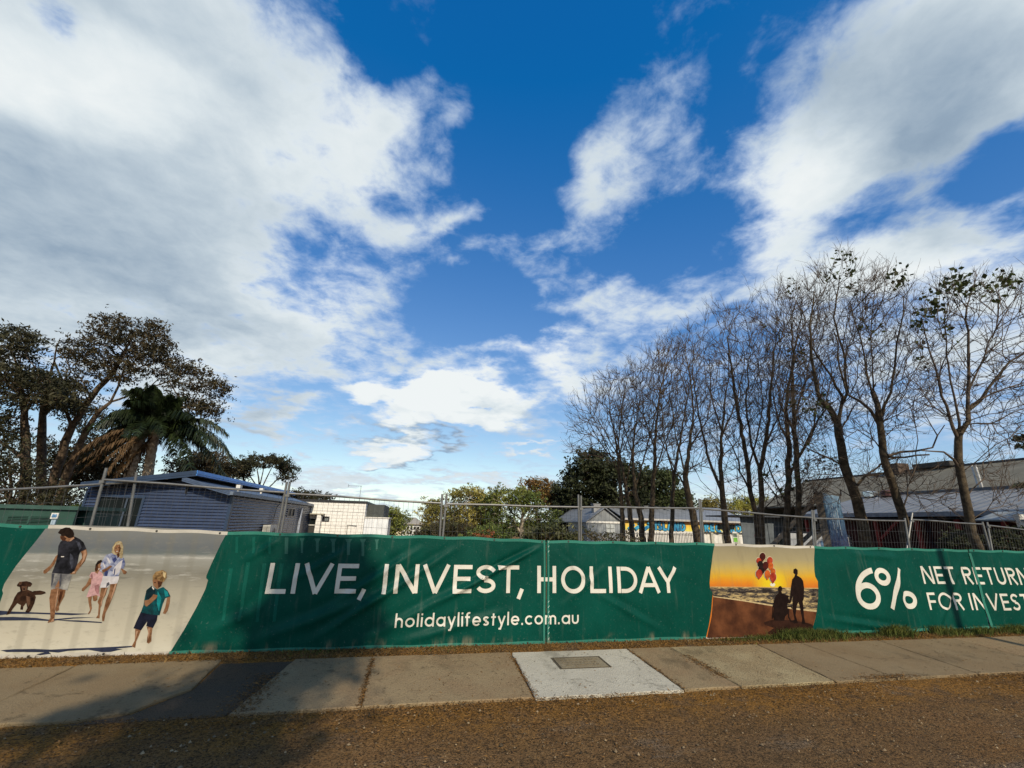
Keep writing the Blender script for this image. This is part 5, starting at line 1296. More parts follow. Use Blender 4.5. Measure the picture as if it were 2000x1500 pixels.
# ------------------------------------------------------------------ the long building on the right
def long_building():
    X = 18.8; g = lambda px, py, dx=0: on_x(px, py, X + dx)
    t = thing('long_building', (X + 6, 12, 0), 'long building on the right with a grey verandah roof below a tall tan wall tilted back to catch the sun', 'building')
    y1 = g(1562, 1006)[1]; y0 = -3.0; ze = 2.6
    # verandah roof: rises away from us to the ridge line
    XR = X + 4.2; r0 = on_x(1761, 969, XR); r1 = on_x(2000, 955, XR); zr = (r0[2] + r1[2]) / 2
    n = 9
    ROOF = ribbed('verandah_roof_sheet', (.165, .162, .155), 1, 16, .45)
    for i in range(n):
        ya = y0 + (y1 - y0) * i / n; yb = y0 + (y1 - y0) * (i + 1) / n
        MB().prism([(X, ya + .004, ze), (X, yb - .004, ze), (XR, yb - .004, zr), (XR, ya + .004, zr)], (0, 0, .05)).build('roof_sheet', ROOF, t)
    MB().box(X - .07, X - .004, y0, y1, ze - .12, ze + .03).build('gutter', mat('verandah_gutter', (.20, .215, .24), .5), t)
    MB().box(XR + .0, XR + .12, y0, y1, zr + .02, zr + .18).build('ridge_or_coping', mat('ridge_or_coping', (.10, .11, .12), .5), t)
    # tall tan wall behind, tilted back like a roof to catch the sun
    XW = XR + 1.0; XT = XW + 5.0; w0 = on_x(1907, 907.7, XT); w1 = on_x(1600, 942, XT); zt = (w0[2] + w1[2]) / 2; zl = zr - .3
    TAN = mat('tan_wall_sheet', (.155, .142, .105), .9, .16, 1.3, bump=.01)
    yw1 = on_x(1572, 950, XT)[1]
    k = 10
    for i in range(k):
        ya = y0 + (yw1 - y0) * i / k; yb = y0 + (yw1 - y0) * (i + 1) / k
        MB().prism([(XW, ya + .006, zl), (XW, yb - .006, zl), (XT, yb - .006, zt), (XT, ya + .006, zt)], (0, 0, .08)).build('wall_panel', TAN, t)
    MB().box(XT - .05, XT + .25, y0, yw1, zt + .085, zt + .18).build('ridge_or_coping', mat('dark_coping', (.055, .055, .055), .7), t)  # coping along the top of the tilted wall
    b = MB(); b.prism([(XW, yw1 - .2, -1), (XT + .2, yw1 - .2, -1), (XT + .2, yw1 - .2, zt - .02), (XW, yw1 - .2, zl - .02)], (0, .15, 0)); b.box(XT + .02, XT + .2, y0, yw1 - .21, -1, zt - .02); b.build('body', TAN, t)
    # things on the roof line
    a, c = on_x(1742, 920, XT), on_x(1764, 905, XT); q = MB(); q.box(XT - .5, XT + .4, min(a[1], c[1]), max(a[1], c[1]), zt - .6, c[2]); q.build('chimney', mat('brown_brick', (.10, .07, .05), .9), t)
    a, c = on_x(1790, 915, XT), on_x(1862, 904, XT); q = MB(); q.box(XT - .3, XT + .8, c[1], a[1], zt + .15, zt + .42); q.build('roof_plant', mat('dark_plant', (.06, .055, .045), .8), t)
    for px in (1897, 1905):
        p = on_x(px, 908, XW - .1); MB().tube([(XW - .1, p[1], zl - .3), (XW - .1, p[1], p[2])], .035, 8).build('flue_pipe', mat('white_pipe', (.55, .54, .5), .5), t)
    p = on_x(1595, 975, XR - .5); MB().tube([(XR - .5, p[1], 3.2), (XR - .5, p[1], p[2] + .35)], .05, 6).build('vent_pipe', MATS['white_pipe'], t)
    for px, py, nm, m in ((1699, 966, 'roof_vent', mat('bright_metal', (.55, .58, .58), .25, metal=.9)), (1736, 964, 'roof_cowl', mat('dark_red_cowl', (.09, .04, .035), .6))):
        p = on_x(px, py, XR - .25); q = MB(); rr = .34
        q.tube([(p[0], p[1], p[2] - .45), (p[0], p[1], p[2] - .15)], rr * .55, 12); q.tube([(p[0], p[1], p[2] - .15), (p[0], p[1], p[2] - .12), (p[0], p[1], p[2] + .12), (p[0], p[1], p[2] + .17)], [rr * .7, rr, rr, rr * .5], 14); q.build(nm, m, t, smooth=False)
    # shaded verandah: back wall of dark red boards, posts, rails
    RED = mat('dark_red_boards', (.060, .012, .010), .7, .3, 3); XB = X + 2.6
    ys = np.arange(y0, y1, .21)
    me = None
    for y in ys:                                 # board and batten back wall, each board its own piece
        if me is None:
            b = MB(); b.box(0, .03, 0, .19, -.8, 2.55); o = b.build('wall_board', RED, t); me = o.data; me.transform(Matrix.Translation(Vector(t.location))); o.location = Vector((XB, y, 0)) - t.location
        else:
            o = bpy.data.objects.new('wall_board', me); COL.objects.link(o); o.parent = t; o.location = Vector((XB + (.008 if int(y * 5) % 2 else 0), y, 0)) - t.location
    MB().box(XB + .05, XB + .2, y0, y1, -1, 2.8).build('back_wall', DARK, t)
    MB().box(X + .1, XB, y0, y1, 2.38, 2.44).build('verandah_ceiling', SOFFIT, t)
    RP = mat('red_post_paint', (.20, .022, .016), .6, .25, 5)
    for px in (1575, 1640, 1710, 1790, 1870, 1962):
        p = g(px, 1010, .25); MB().box(X + .2, X + .32, p[1], p[1] + .12, -.6, 2.40).build('post', RP, t)
    pa = g(1712, 1030, .26); 
    MB().bar((X + .26, pa[1] - .1, 1.6), (X + .26, pa[1] - 1.0, 2.38), .09, .09).build('brace', RP, t)
    MB().box(X + .22, X + .30, y0, y1, .95, 1.03).build('hand_rail', RP, t)
    b = MB()
    for y in np.arange(y0, y1, .16): b.box(X + .24, X + .28, y, y + .035, -.4, .95)
    b.build('baluster', RP, t, 'stuff')
    q = MB()                                     # step-down awning at the right end
    yr_ = g(1952, 1003)[1]
    q.prism([(X - 1.2, y0, 2.28), (X - 1.2, yr_, 2.28), (X + .1, yr_, 2.62), (X + .1, y0, 2.62)], (0, 0, .05)); q.build('end_awning', mat('awning_sheet', (.20, .22, .22), .5), t)
    p = on_x(1994, 1018, X - 1.1); l = MB(); l.tube([(p[0], p[1], p[2] - .22), (p[0], p[1], p[2] + .2)], [.10, .13], 10); l.tube([(p[0], p[1], p[2] + .2), (p[0], p[1], 2.28)], .02, 6); l.build('hanging_lamp', WHITEP, t)
long_building()

def van():
    A = np.array([18.3, 8.9]); F = np.array([16.4, 11.6]); d = F - A; L = float(np.hypot(*d)) * 1.02; d = d / np.hypot(*d)
    n = np.array([d[1], -d[0]])                                  # away from the street side
    if n[0] < 0: n = -n
    zt = float(on_x(1550, 1041.5, 17.2)[2]); zb = zt - 1.80; W = 1.45
    t = thing('van', (A[0] + n[0] * .7, A[1] + n[1] * .7, zb), 'white van parked behind the billboard braces in front of the red verandah', 'van')
    Wp = mat('van_white', (.62, .62, .59), .3, .06, 3, spec=.5); R = mat('tyre_rubber', (.02, .02, .02), .9)
    def P(u, z, w=0.0):
        q = A + d * (u * L) + n * w; return (q[0], q[1], zb + z)
    off = (n[0], n[1], 0)
    def slab(pts, w0, th, nm, m, par=None):
        b = MB(); b.prism([P(u, z, w0) for u, z in pts], tuple(k * th for k in off)); return b.build(nm, m, par or t)
    rect = lambda u0, u1, z0, z1: [(u0, z0), (u1, z0), (u1, z1), (u0, z1)]
    slab([(0.0, .35), (0.0, 1.70), (.03, 1.80), (.72, 1.80), (.78, 1.75), (.90, 1.15), (.985, .98), (1.0, .85), (1.0, .35)], 0, W, 'body', Wp)
    slab([(.72, 1.12), (.72, 1.60), (.775, 1.62), (.865, 1.16), (.86, 1.10)], -.008, .006, 'window', GLASS)
    for u0, u1 in ((.05, .33), (.37, .66)): slab(rect(u0, u1, .75, 1.6), -.007, .005, 'side_panel', mat('van_panel', (.50, .51, .50), .35))
    slab(rect(.08, .30, 1.14, 1.50), -.014, .005, 'decal', mat('van_decal_blue', (.16, .28, .42), .5, .4, 3))
    for k in range(4): slab(rect(.10 + k * .045, .13 + k * .045, 1.0, 1.08), -.014, .005, 'decal', mat('van_decal_red', (.40, .05, .04), .5))
    slab(rect(.695, .702, .4, 1.72), -.012, .010, 'door_seam', DARK)
    slab(rect(.85, .875, 1.12, 1.34), -.20, .18, 'mirror', R)
    for u in (.18, .82):
        w = MB(); w.tube([P(u, .32, .02), P(u, .32, .22)], .32, 18); wh = w.build('wheel', R, t)
        h = MB(); h.tube([P(u, .32, .004), P(u, .32, .019)], .19, 14); h.build('rim', GALV, wh)
    r = MB()
    for u in (.12, .35, .6): r.tube([P(u, 1.88, .1), P(u, 1.88, W - .1)], .03, 6)
    r.tube([P(.05, 1.86, .1), P(.66, 1.86, .1)], .025, 6); r.build('roof_rack', mat('rack_dark', (.03, .03, .035), .5), t)
van()

def billboard():
    a = at_depth(1611, 1000, 14.5); 
    t = thing('billboard', (a[0], a[1], 0), 'timber framed billboard seen nearly edge on with a faded blue face', 'billboard')
    top = at_depth(1608.5, 961, 14.5); A = np.array([a[0], a[1]]); 
    far = at_depth(1636, 971, 16.0); Bp = np.array([far[0], far[1]]); u = (Bp - A) / np.hypot(*(Bp - A)); L = np.hypot(*(Bp - A)); zt = top[2]; z0 = .2
    n = np.array([-u[1], u[0]])                 # towards the back (left)
    if n[0] > 0: n = -n
    TIM = mat('weathered_timber', (.15, .125, .095), .85, .25, 8); 
    def pl(s, d): return A + u * s + n * d
    def upright(s0, s1, d0, d1, za, zb_, nm, m):
        c = [pl(s0, d0), pl(s1, d0), pl(s1, d1), pl(s0, d1)]; b = MB(); b.prism([(p[0], p[1], za) for p in c], (0, 0, zb_ - za)); return b.build(nm, m, t)
    upright(0, .20, 0, .22, -.6, zt, 'post', TIM); upright(L - .2, L, 0, .18, -.6, zt - .05, 'post', TIM)
    m = bpy.data.materials.new('faded_billboard_print'); m.use_nodes = True
    T = NT(m.node_tree); bs = m.node_tree.nodes['Principled BSDF']; P = T.n('ShaderNodeNewGeometry').outputs['Position']; sp = T.n('ShaderNodeSeparateXYZ'); T.put(sp.inputs[0], P)
    f = T.m('MULTIPLY_ADD', T.m('SUBTRACT', T.noise(T.v('MULTIPLY', P, (1, 1, .4)), 4, 5, .6), .5), .5, T.m('DIVIDE', sp.outputs[2], zt))
    T.put(bs.inputs['Base Color'], T.ramp(f, [(0, (.10, .11, .12)), (.45, (.035, .045, .10)), (.62, (.05, .09, .16)), (.8, (.10, .19, .27)), (1, (.17, .26, .33))])); bs.inputs['Roughness'].default_value = .5
    upright(.02, L, -.05, -.004, z0, zt - .02, 'sign_face', m)
    k = MB()
    for s, za, zb_ in ((.5, 1.9, 2.7), (.75, 1.8, 2.75), (1.0, 2.0, 2.6), (1.3, 1.7, 2.7)):
        c = [pl(s, -.058), pl(s + .10, -.058), pl(s + .10, -.052), pl(s, -.052)]; k.prism([(p[0], p[1], za) for p in c], (0, 0, zb_ - za))
    k.build('sign_print', mat('billboard_pale_print', (.25, .30, .34), .6, .3, 3), t)
    for s, zs, rr in ((.1, zt - .12, 2.7), (L - .1, zt - .5, 2.5), (.1, 1.9, 1.8)):
        p = pl(s, .12); q = pl(s - .3, rr); b = MB(); b.bar((p[0], p[1], zs), (q[0], q[1], .35 if zs > 2 else .2), .13, .13); b.build('brace', TIM, t)
billboard()

# green kiosk behind the fence at the left, with louvres
def kiosk():
    y = 2.2; g = lambda px, py: on_y(px, py, y)
    x0, x1 = g(-150, 1010)[0], g(146, 1010)[0]; zt = g(20, 993)[2]; GK = mat('kiosk_green', (.022, .058, .042), .5, .15, 3)
    t = thing('electrical_kiosk', ((x0 + x1) / 2, y + .6, 0), 'dark green metal kiosk with louvre vents at the far left', 'kiosk')
    lx0, lx1 = g(14, 1015)[0], g(100, 1015)[0]; lz0, lz1 = g(50, 1023)[2], g(50, 1008.5)[2]
    b = MB(); wall_holes(b, x0, x1, 0, zt, y, y + .05, [(lx0, lx1, lz0, lz1)]); b.box(x0, x1, y + .3, y + 1.3, 0, zt); b.build('body', GK, t)
    MB().box(x0 - .04, x1 + .04, y - .05, y + 1.34, zt + .002, zt + .07).build('lid', mat('kiosk_lid', (.035, .075, .058), .45), t)
    n = 5
    for i in range(n):
        z = lz0 + (lz1 - lz0) * (i + .2) / n; q = MB(); q.prism([(lx0, y + .05, z + .018), (lx0, y - .01, z), (lx0, y - .01, z + .010), (lx0, y + .05, z + .028)], (lx1 - lx0, 0, 0)); q.build('louvre', GK, t)
    xm = (lx0 + lx1) / 2; MB().box(xm - .015, xm + .015, y - .015, y + .02, lz0, lz1).build('mullion', GK, t)
    p = on_y(106, 1010, .35); s = thing('small_sign', (p[0], .35, 0), 'small white and blue notice on a stake behind the banner at left', 'sign')
    MB().box(p[0] - .045, p[0] + .045, .345, .36, p[2] - .025, p[2] + .06).build('plate', WHITEP, s); MB().box(p[0] - .03, p[0] + .03, .342, .3449, p[2] - .005, p[2] + .04).build('print', mat('notice_blue', (.12, .25, .42), .5, .5, 40), s)
    MB().box(p[0] - .03, p[0] + .025, .362, .38, 0, p[2] - .02).build('stake', mat('pale_blue_stake', (.32, .40, .46), .6), s)
kiosk()
def board(px, py, w, h, depth, label, cols, nm='site_notice'):
    p = at_depth(px, py, depth); s = depth / FPX; t = thing(nm, (p[0], p[1], 0), label, 'sign'); b = MB()
    W, H = w * s / 2, h * s
    MB().box(p[0] - W, p[0] + W, p[1], p[1] + .03, p[2] - H / 2, p[2] + H / 2).build('plate', cols[0], t)
    for k, c in enumerate(cols[1:]): MB().box(p[0] - W * .85, p[0] + W * .85, p[1] - .008, p[1] - .002, p[2] - H * .45 + H * .46 * k, p[2] - H * .45 + H * .40 * (k + 1)).build('print', c, t)
    MB().box(p[0] - .03, p[0] + .03, p[1] + .031, p[1] + .07, -.5, p[2]).build('stake', GALV, t)
board(1436, 1049, 10, 20, 22, 'green and white notice standing left of the trunk by the dark undercroft', [WHITEP, mat('notice_green', (.16, .42, .05), .6), mat('notice_grey', (.10, .13, .10), .6, .4, 9)])
board(1478, 1053, 6, 17, 20, 'narrow red and white notice beside the white van', [mat('notice_red', (.55, .04, .07), .6, .2, 4), WHITEP])
# dark sheet fence between the hall and the long building
def sheet_fence():
    y0 = 19.0; a = on_y(1448, 1030, y0); c = on_y(1562, 1030, y0); t = thing('sheet_fence', ((a[0] + c[0]) / 2, y0, -.3), 'grey metal sheet screen under a dark roof, between the mural and the red verandah', 'screen')
    n = 9; zt = on_y(1500, 1011, y0)[2]; m = mat('grey_sheet_screen', (.10, .115, .125), .5, .2, 2)
    for i in range(n):
        xa = a[0] + (c[0] - a[0]) * i / n; xb = a[0] + (c[0] - a[0]) * (i + 1) / n
        MB().box(xa + .01, xb - .01, y0 + (.03 if i % 2 else 0), y0 + .05, -.6, zt).build('panel', m, t)
    MB().box(a[0] - .5, c[0] + .6, y0 - .6, y0 + 3, zt + .01, zt + .10).build('canopy', mat('dark_canopy', (.05, .055, .06), .6), t)
sheet_fence()
# far houses over the low part
def far_houses():
    for px, py, w, h, dep, lab, col in ((803, 1036, 36, 22, 70, 'distant white house with many small windows right of the block building', (.62, .62, .58)), (771, 1043, 24, 14, 62, 'distant cream wall beside the white block building', (.60, .52, .34))):
        p = at_depth(px, py, dep); s = dep / FPX * 1.02; t = thing('far_house', (p[0], p[1], p[2] - h * s / 2 - 1), lab, 'house'); W, H = w * s / 2, h * s / 2
        MB().box(p[0] - W, p[0] + W, p[1], p[1] + 6, p[2] - H - 2, p[2] + H).build('wall', mat('far_wall_%d' % px, col, .8), t)
        if w > 30:
            for i in range(5):
                for j in range(2): MB().box(p[0] - W * .82 + i * W * .36, p[0] - W * .82 + i * W * .36 + W * .2, p[1] - .05, p[1] + .02, p[2] - H * .6 + j * H * .8, p[2] - H * .15 + j * H * .8).build('window', GLASS, t)
            r = MB(); r.prism([(p[0] - W - .4, p[1] - .4, p[2] + H), (p[0] + W + .4, p[1] - .4, p[2] + H), (p[0] + W - 1, p[1] + 3, p[2] + H + 1.0), (p[0] - W + 1, p[1] + 3, p[2] + H + 1.0)], (0, 0, .12)); r.build('roof', mat('far_roof', (.30, .27, .22), .8), t)
        else: MB().box(p[0] - W - .2, p[0] + W + .2, p[1] - .2, p[1] + 6.2, p[2] + H + .01, p[2] + H + .25).build('roof', mat('far_roof', (.30, .27, .22), .8), t)
far_houses()
# utility pole on the street behind the camera whose shadow crosses the footpath
def pole():
    x, y = 11.2, -9.5; t = thing('utility_pole', (x, y, gz(x, y)), 'wooden street pole standing behind the viewer at right', 'pole')
    MB().tube([(x, y, gz(x, y) - .3), (x, y, 9.5)], [.11, .08], 12).build('shaft', mat('pole_timber', (.12, .09, .065), .85), t, smooth=True)
    MB().box(x - 1.1, x + 1.1, y - .26, y - .15, 8.7, 8.82).build('cross_arm', MATS['pole_timber'], t)
pole()
# ------------------------------------------------------------------ trees
BARK = mat('bare_tree_bark', (.050, .036, .022), .9, .35, 7, bump=.02, bscale=30, col2=(.115, .085, .050))
TWIG = mat('twig_bark', (.070, .050, .036), .85, .3, 5, col2=(.12, .088, .062))
GUMB = mat('gum_bark', (.050, .035, .022), .9, .35, 5, bump=.02, bscale=22, col2=(.15, .105, .066))

def grow(stems, pts, bal=.25, ang=.9, seg=.38, up=0.0):
    """join scattered crown points to the stems, cheapest first; returns nodes, parents, tip weight"""
    cap = 200 + sum(len(s[0]) for s in stems) * 8 + len(pts) * 8
    P = np.zeros((cap, 3)); D = np.zeros((cap, 3)); par = np.full(cap, -1); pl = np.zeros(cap); rfix = np.zeros(cap); n = 0
    ends = []
    for pl_pts, rad, root in stems:
        pp = np.array(pl_pts, float); rr = np.interp(np.linspace(0, 1, len(pp)), np.linspace(0, 1, len(rad)), rad)
        ts = []; rs = []
        for i in range(len(pp) - 1):
            k = max(1, int(np.linalg.norm(pp[i + 1] - pp[i]) / seg))
            for j in range(k): f = j / k; ts.append(pp[i] * (1 - f) + pp[i + 1] * f); rs.append(rr[i] * (1 - f) + rr[i + 1] * f)
        ts.append(pp[-1]); rs.append(rr[-1])
        for i, (q, r) in enumerate(zip(ts, rs)):
            if i == 0:
                if n == 0 or root: pa = -1
                else: pa = int(np.argmin(((P[:n] - q) ** 2).sum(1)))
            else: pa = n - 1
            P[n] = q + (rng.normal(0, .018, 3) if 0 < i < len(ts) - 1 else 0); par[n] = pa; rfix[n] = r
            if pa >= 0: D[n] = q - P[pa]; D[n] /= np.linalg.norm(D[n]) + 1e-9; pl[n] = pl[pa] + np.linalg.norm(q - P[pa])
            else: D[n] = (0, 0, 1)
            n += 1
    d0 = np.min(np.linalg.norm(pts[:, None] - P[None, :n], axis=2), axis=1)
    for q in pts[np.argsort(d0)]:
        v = q - P[:n]; d = np.linalg.norm(v, axis=1) + 1e-9
        cs = (v * D[:n]).sum(1) / d
        cost = d * (1 + ang * (1 - cs)) + bal * pl[:n] - up * v[:, 2]
        a = int(np.argmin(cost)); L = d[a]; k = max(1, int(L / seg)); p0 = P[a].copy(); t0 = D[a] * L * .30; prev = a
        if n + k >= cap: break
        for j in range(1, k + 1):
            f = j / k; c1 = p0 + t0; x = (1 - f) ** 2 * p0 + 2 * f * (1 - f) * (c1 * .5 + (p0 + q) * .25) + f * f * q
            if j < k: x = x + rng.normal(0, .03, 3) * min(1, L)
            P[n] = x; D[n] = x - P[prev]; D[n] /= np.linalg.norm(D[n]) + 1e-9; par[n] = prev; pl[n] = pl[prev] + np.linalg.norm(x - P[prev]); prev = n; n += 1
    P, D, par, pl, rfix = P[:n], D[:n], par[:n], pl[:n], rfix[:n]
    return P, D, par, pl, rfix
def radii(P, par, rfix, rmin, expo):
    n = len(P); tips = np.zeros(n); kids = np.bincount(par[par >= 0], minlength=n)
    tips[kids == 0] = 1
    order = np.argsort(-np.array(depths(par)))
    for i in order:
        if par[i] >= 0: tips[par[i]] += tips[i]
    r = rmin * tips ** expo
    r = np.where(rfix > 0, rfix, r)
    for i in range(n):                       # never thicker than the wood that carries it
        if par[i] >= 0 and rfix[i] == 0: r[i] = min(r[i], r[par[i]] * .92)
    return r, tips, kids
def depths(par):
    d = np.zeros(len(par), int)
    for i in range(len(par)):
        if par[i] >= 0: d[i] = d[par[i]] + 1
    return d
def chains(par, tips):
    n = len(par); kids = [[] for _ in range(n)]
    for i, p in enumerate(par):
        if p >= 0: kids[p].append(i)
    out = []; stack = [(None, i) for i in range(n) if par[i] < 0]
    while stack:
        st, i = stack.pop(); c = ([st] if st is not None else []) + [i]
        while kids[i]:
            ks = sorted(kids[i], key=lambda k: -tips[k]); 
            for k in ks[1:]: stack.append((i, k))
            i = ks[0]; c.append(i)
        out.append(c)
    return out
def wood(P, par, r, tips, thick, soup_hi, soup_lo):
    for c in chains(par, tips):
        pts = P[c]; rr = r[c].copy()
        if len(c) > 1 and rr[0] > rr[1] * 1.3: rr[0] = rr[1] * 1.12
        if len(c) < 2: continue
        hi = rr.max() > thick
        m = 9 if rr.max() > .12 else 6 if rr.max() > .04 else 4 if rr.max() > .015 else 3
        v, f = tube_arr(pts, rr, m); (soup_hi if hi else soup_lo).add(v, f)
def twigs(P0, D0, n, L, r, soup, upb=.35, spread=.65, segs=4):
    """curved fine twigs, three-sided"""
    idx = rng.integers(0, len(P0), n); b = P0[idx]; d = D0[idx] + rng.normal(0, spread, (n, 3)) + np.array([0, 0, upb]); d /= np.linalg.norm(d, axis=1)[:, None]
    l = L * rng.uniform(.45, 1.2, n); bend = rng.normal(0, .35, (n, 3)) + np.array([0, 0, upb * .8])
    s = np.linspace(0, 1, segs)
    pts = b[:, None] + d[:, None] * (l[:, None] * s)[..., None] + bend[:, None] * (l[:, None] * .45 * s ** 2)[..., None]
    pts[:, 1:] += rng.normal(0, .010, (n, segs - 1, 3)) * (l[:, None, None] / .5)
    dd = np.gradient(pts, axis=1); dd /= np.linalg.norm(dd, axis=2, keepdims=True) + 1e-9
    a = np.cross(dd, np.array([.31, .77, .55])); a /= np.linalg.norm(a, axis=2, keepdims=True) + 1e-9; c = np.cross(dd, a)
    rad = r * (1 - .62 * s)
    t = np.arange(3) * 2 * np.pi / 3
    V = pts[:, :, None] + rad[None, :, None, None] * (a[:, :, None] * np.cos(t)[None, None, :, None] + c[:, :, None] * np.sin(t)[None, None, :, None])
    i = np.arange(segs - 1)[:, None] * 3; j = np.arange(3)[None]; j2 = (j + 1) % 3
    F = np.stack([i + j, i + 3 + j, i + 3 + j2, i + j2], -1).reshape(-1, 4)
    F = (F[None] + (np.arange(n) * segs * 3)[:, None, None]).reshape(-1, 4)
    soup.add(V.reshape(-1, 3), F)
    return pts[:, -1], dd[:, -1], pts[:, 2], dd[:, 2]
def leaf_quads(c, size, asp=.35, droop=0.0, flat=0.0):
    n = len(c); d = rng.normal(0, 1, (n, 3)); d[:, 2] = d[:, 2] * (1 - flat) - droop; d /= np.linalg.norm(d, axis=1)[:, None]
    s = np.cross(d, rng.normal(0, 1, (n, 3))); s /= np.linalg.norm(s, axis=1)[:, None] + 1e-9
    l = size * rng.uniform(.6, 1.35, n)[:, None]; w = l * asp
    V = np.stack([c - d * l * .5, c + s * w * .5, c + d * l * .5, c - s * w * .5], 1).reshape(-1, 3)
    return V, np.arange(4 * n).reshape(-1, 4)
def crown_points(poly, y_or_dep, n, thick=.5, plane='dep', lo=.0):
    """points filling a crown whose silhouette was measured at a known distance"""
    q = in_poly(poly, n); poly = np.array(poly, float); c = poly.mean(0); hw = (poly[:, 0].max() - poly[:, 0].min()) / 2
    dep = y_or_dep; half = hw * dep / FPX
    e = np.clip(1 - ((q[:, 0] - c[0]) / (hw + 1e-6)) ** 2, .05, 1) ** .5
    dd = dep + rng.uniform(-1, 1, n) * half * thick * e
    return np.array([at_depth(a, b, d) for (a, b), d in zip(q, dd)])
LEAFY = mat('late_leaf', (.045, .055, .012), .7, .4, 3, island=.5, trans=.3)

def bare_tree(name, label, dep, stems_px, crown, npts, ntw, leaves=(), tw=.62, seed=0, low=()):
    """stems_px: list of (polyline of sight lines, (r0, r1) in metres); trunk starts on the ground"""
    global rng
    rng = np.random.default_rng(100 + seed)
    stems = []; sq = 1 / math.sqrt(1 + ((stems_px[0][0][0][0] - 1000) / FPX) ** 2)
    for k, (pl, rad) in enumerate(stems_px):
        rad = tuple(x * sq * (1 if k == 0 else .72) for x in rad)
        pp = [at_depth(a, b, dep + (0 if k == 0 else (.35 * math.sin(k * 2.1 + seed) * i / len(pl)))) for i, (a, b) in enumerate(pl)]
        if k == 0:
            g = pp[0].copy(); dirn = (pp[1] - pp[0]); g = pp[0] - dirn / dirn[2] * (pp[0][2] - gz(*pp[0][:2])) ; pp = [g] + pp; rad = (rad[0] * 1.25,) + tuple(rad)
        stems.append((pp, rad, k == 0))
    base = stems[0][0][0]
    t = thing(name, base, label, 'tree', 'bare trees in a row on the right')
    if seed in (6, 7, 8, 9, 10, 11): npts, ntw = int(npts * .8), int(ntw * .68)
    pts = crown_points(crown, dep, int(npts * 2.0), .55)
    for (poly, n) in low: pts = np.concatenate([pts, crown_points(poly, dep, n, .5)])
    P, D, par, pl, rf = grow(stems, pts, bal=.16, ang=1.5, seg=.30, up=.10)
    fat = max(1.0, dep / 13.0); r, tips, kids = radii(P, par, rf, .0064 * fat, .35)
    hi, lo = Soup(), Soup()
    wood(P, par, r, tips, .045, hi, lo)
    ends = np.where((kids == 0) & (rf == 0))[0]; thin = np.where((r < .020 * fat) & (rf == 0))[0]
    a, da, b, db = twigs(P[ends], D[ends], int(len(ends) * 3.0), tw * .9, .0058 * fat, lo, .26, .30)
    c, dc, e, de = twigs(P[thin], D[thin], int(len(thin) * .42), tw * .62, .0048 * fat, lo, .30, .50)
    twigs(np.concatenate([b, a]), np.concatenate([db, da]), int(len(ends) * 3.6), tw * .5, .0045 * fat, lo, .22, .45, 3)
    hi.build('trunk', BARK, t, smooth=True); lo.build('crown', TWIG, t)
    if leaves:
        L = []
        tipp = np.concatenate([a, c, e])
        scr = np.array([[1000 + FPX * ((q - CAM) @ RT) / ((q - CAM) @ FW), 750 - FPX * ((q - CAM) @ UP) / ((q - CAM) @ FW)] for q in tipp])
        for (px, py, rad, n) in leaves:
            k = np.where(np.hypot(scr[:, 0] - px, scr[:, 1] - py) < rad)[0]
            if len(k) == 0: continue
            L.append(tipp[rng.choice(k, n)] + rng.normal(0, .07, (n, 3)))
        if L:
            V, F = leaf_quads(np.concatenate(L), .12, .7, .4); link('leaves', poly_mesh('leaves', V, F), LEAFY, t)
    return t

bare_tree('bare_tree', 'bare tree at the left end of the row, over the dark bushy tree', 26,
          [([(1216, 1055), (1215, 1000), (1210, 930), (1205, 870), (1190, 800)], (.15, .13, .07, .03)), ([(1210, 930), (1180, 860), (1150, 800)], (.07, .02)), ([(1206, 880), (1216, 790), (1225, 740)], (.06, .02))],
          [(1106, 890), (1104, 840), (1120, 790), (1150, 752), (1190, 730), (1230, 726), (1255, 760), (1262, 830), (1240, 900), (1170, 900)], 170, 1228, seed=1, tw=.75)
bare_tree('bare_tree', 'second bare tree from the left of the row, leaning left with a pale trunk', 25,
          [([(1236, 1055), (1230, 1000), (1222, 950), (1213, 900), (1205, 850)], (.16, .14, .07, .03)), ([(1222, 950), (1238, 860), (1250, 780)], (.07, .02)), ([(1214, 905), (1180, 840), (1150, 790)], (.06, .02))],
          [(1130, 850), (1160, 780), (1200, 735), (1250, 700), (1290, 720), (1300, 800), (1280, 880), (1200, 900)], 144, 1011, seed=2, tw=.75)
bare_tree('bare_tree', 'bare tree in front of the left end of the mural, forked low', 24,
          [([(1256, 1055), (1250, 1000), (1240, 960), (1236, 900), (1240, 820)], (.17, .15, .08, .03)), ([(1240, 955), (1262, 880), (1285, 790), (1300, 720)], (.08, .02)), ([(1238, 900), (1216, 820), (1210, 750)], (.06, .02))],
          [(1190, 800), (1220, 730), (1260, 690), (1310, 680), (1340, 740), (1340, 840), (1300, 900), (1230, 900)], 155, 1083, seed=3, tw=.72)
bare_tree('bare_tree', 'straight bare tree just left of the word ISLAND on the mural', 24,
          [([(1271, 1055), (1273, 1000), (1277, 930), (1280, 850), (1290, 760)], (.17, .15, .09, .03)), ([(1277, 930), (1300, 860), (1330, 790)], (.07, .02)), ([(1279, 880), (1258, 810), (1250, 740)], (.06, .02))],
          [(1220, 800), (1240, 720), (1280, 670), (1330, 660), (1360, 730), (1360, 830), (1320, 900), (1250, 890)], 155, 1083, seed=4, tw=.72)
bare_tree('bare_tree', 'slim bare tree in front of the word ISLAND', 22,
          [([(1311, 1056), (1313, 1000), (1316, 930), (1330, 850), (1345, 760)], (.12, .11, .06, .025)), ([(1316, 930), (1296, 850), (1290, 770)], (.06, .02))],
          [(1270, 800), (1290, 700), (1330, 650), (1370, 680), (1390, 780), (1370, 880), (1310, 900)], 129, 939, seed=5, tw=.68)
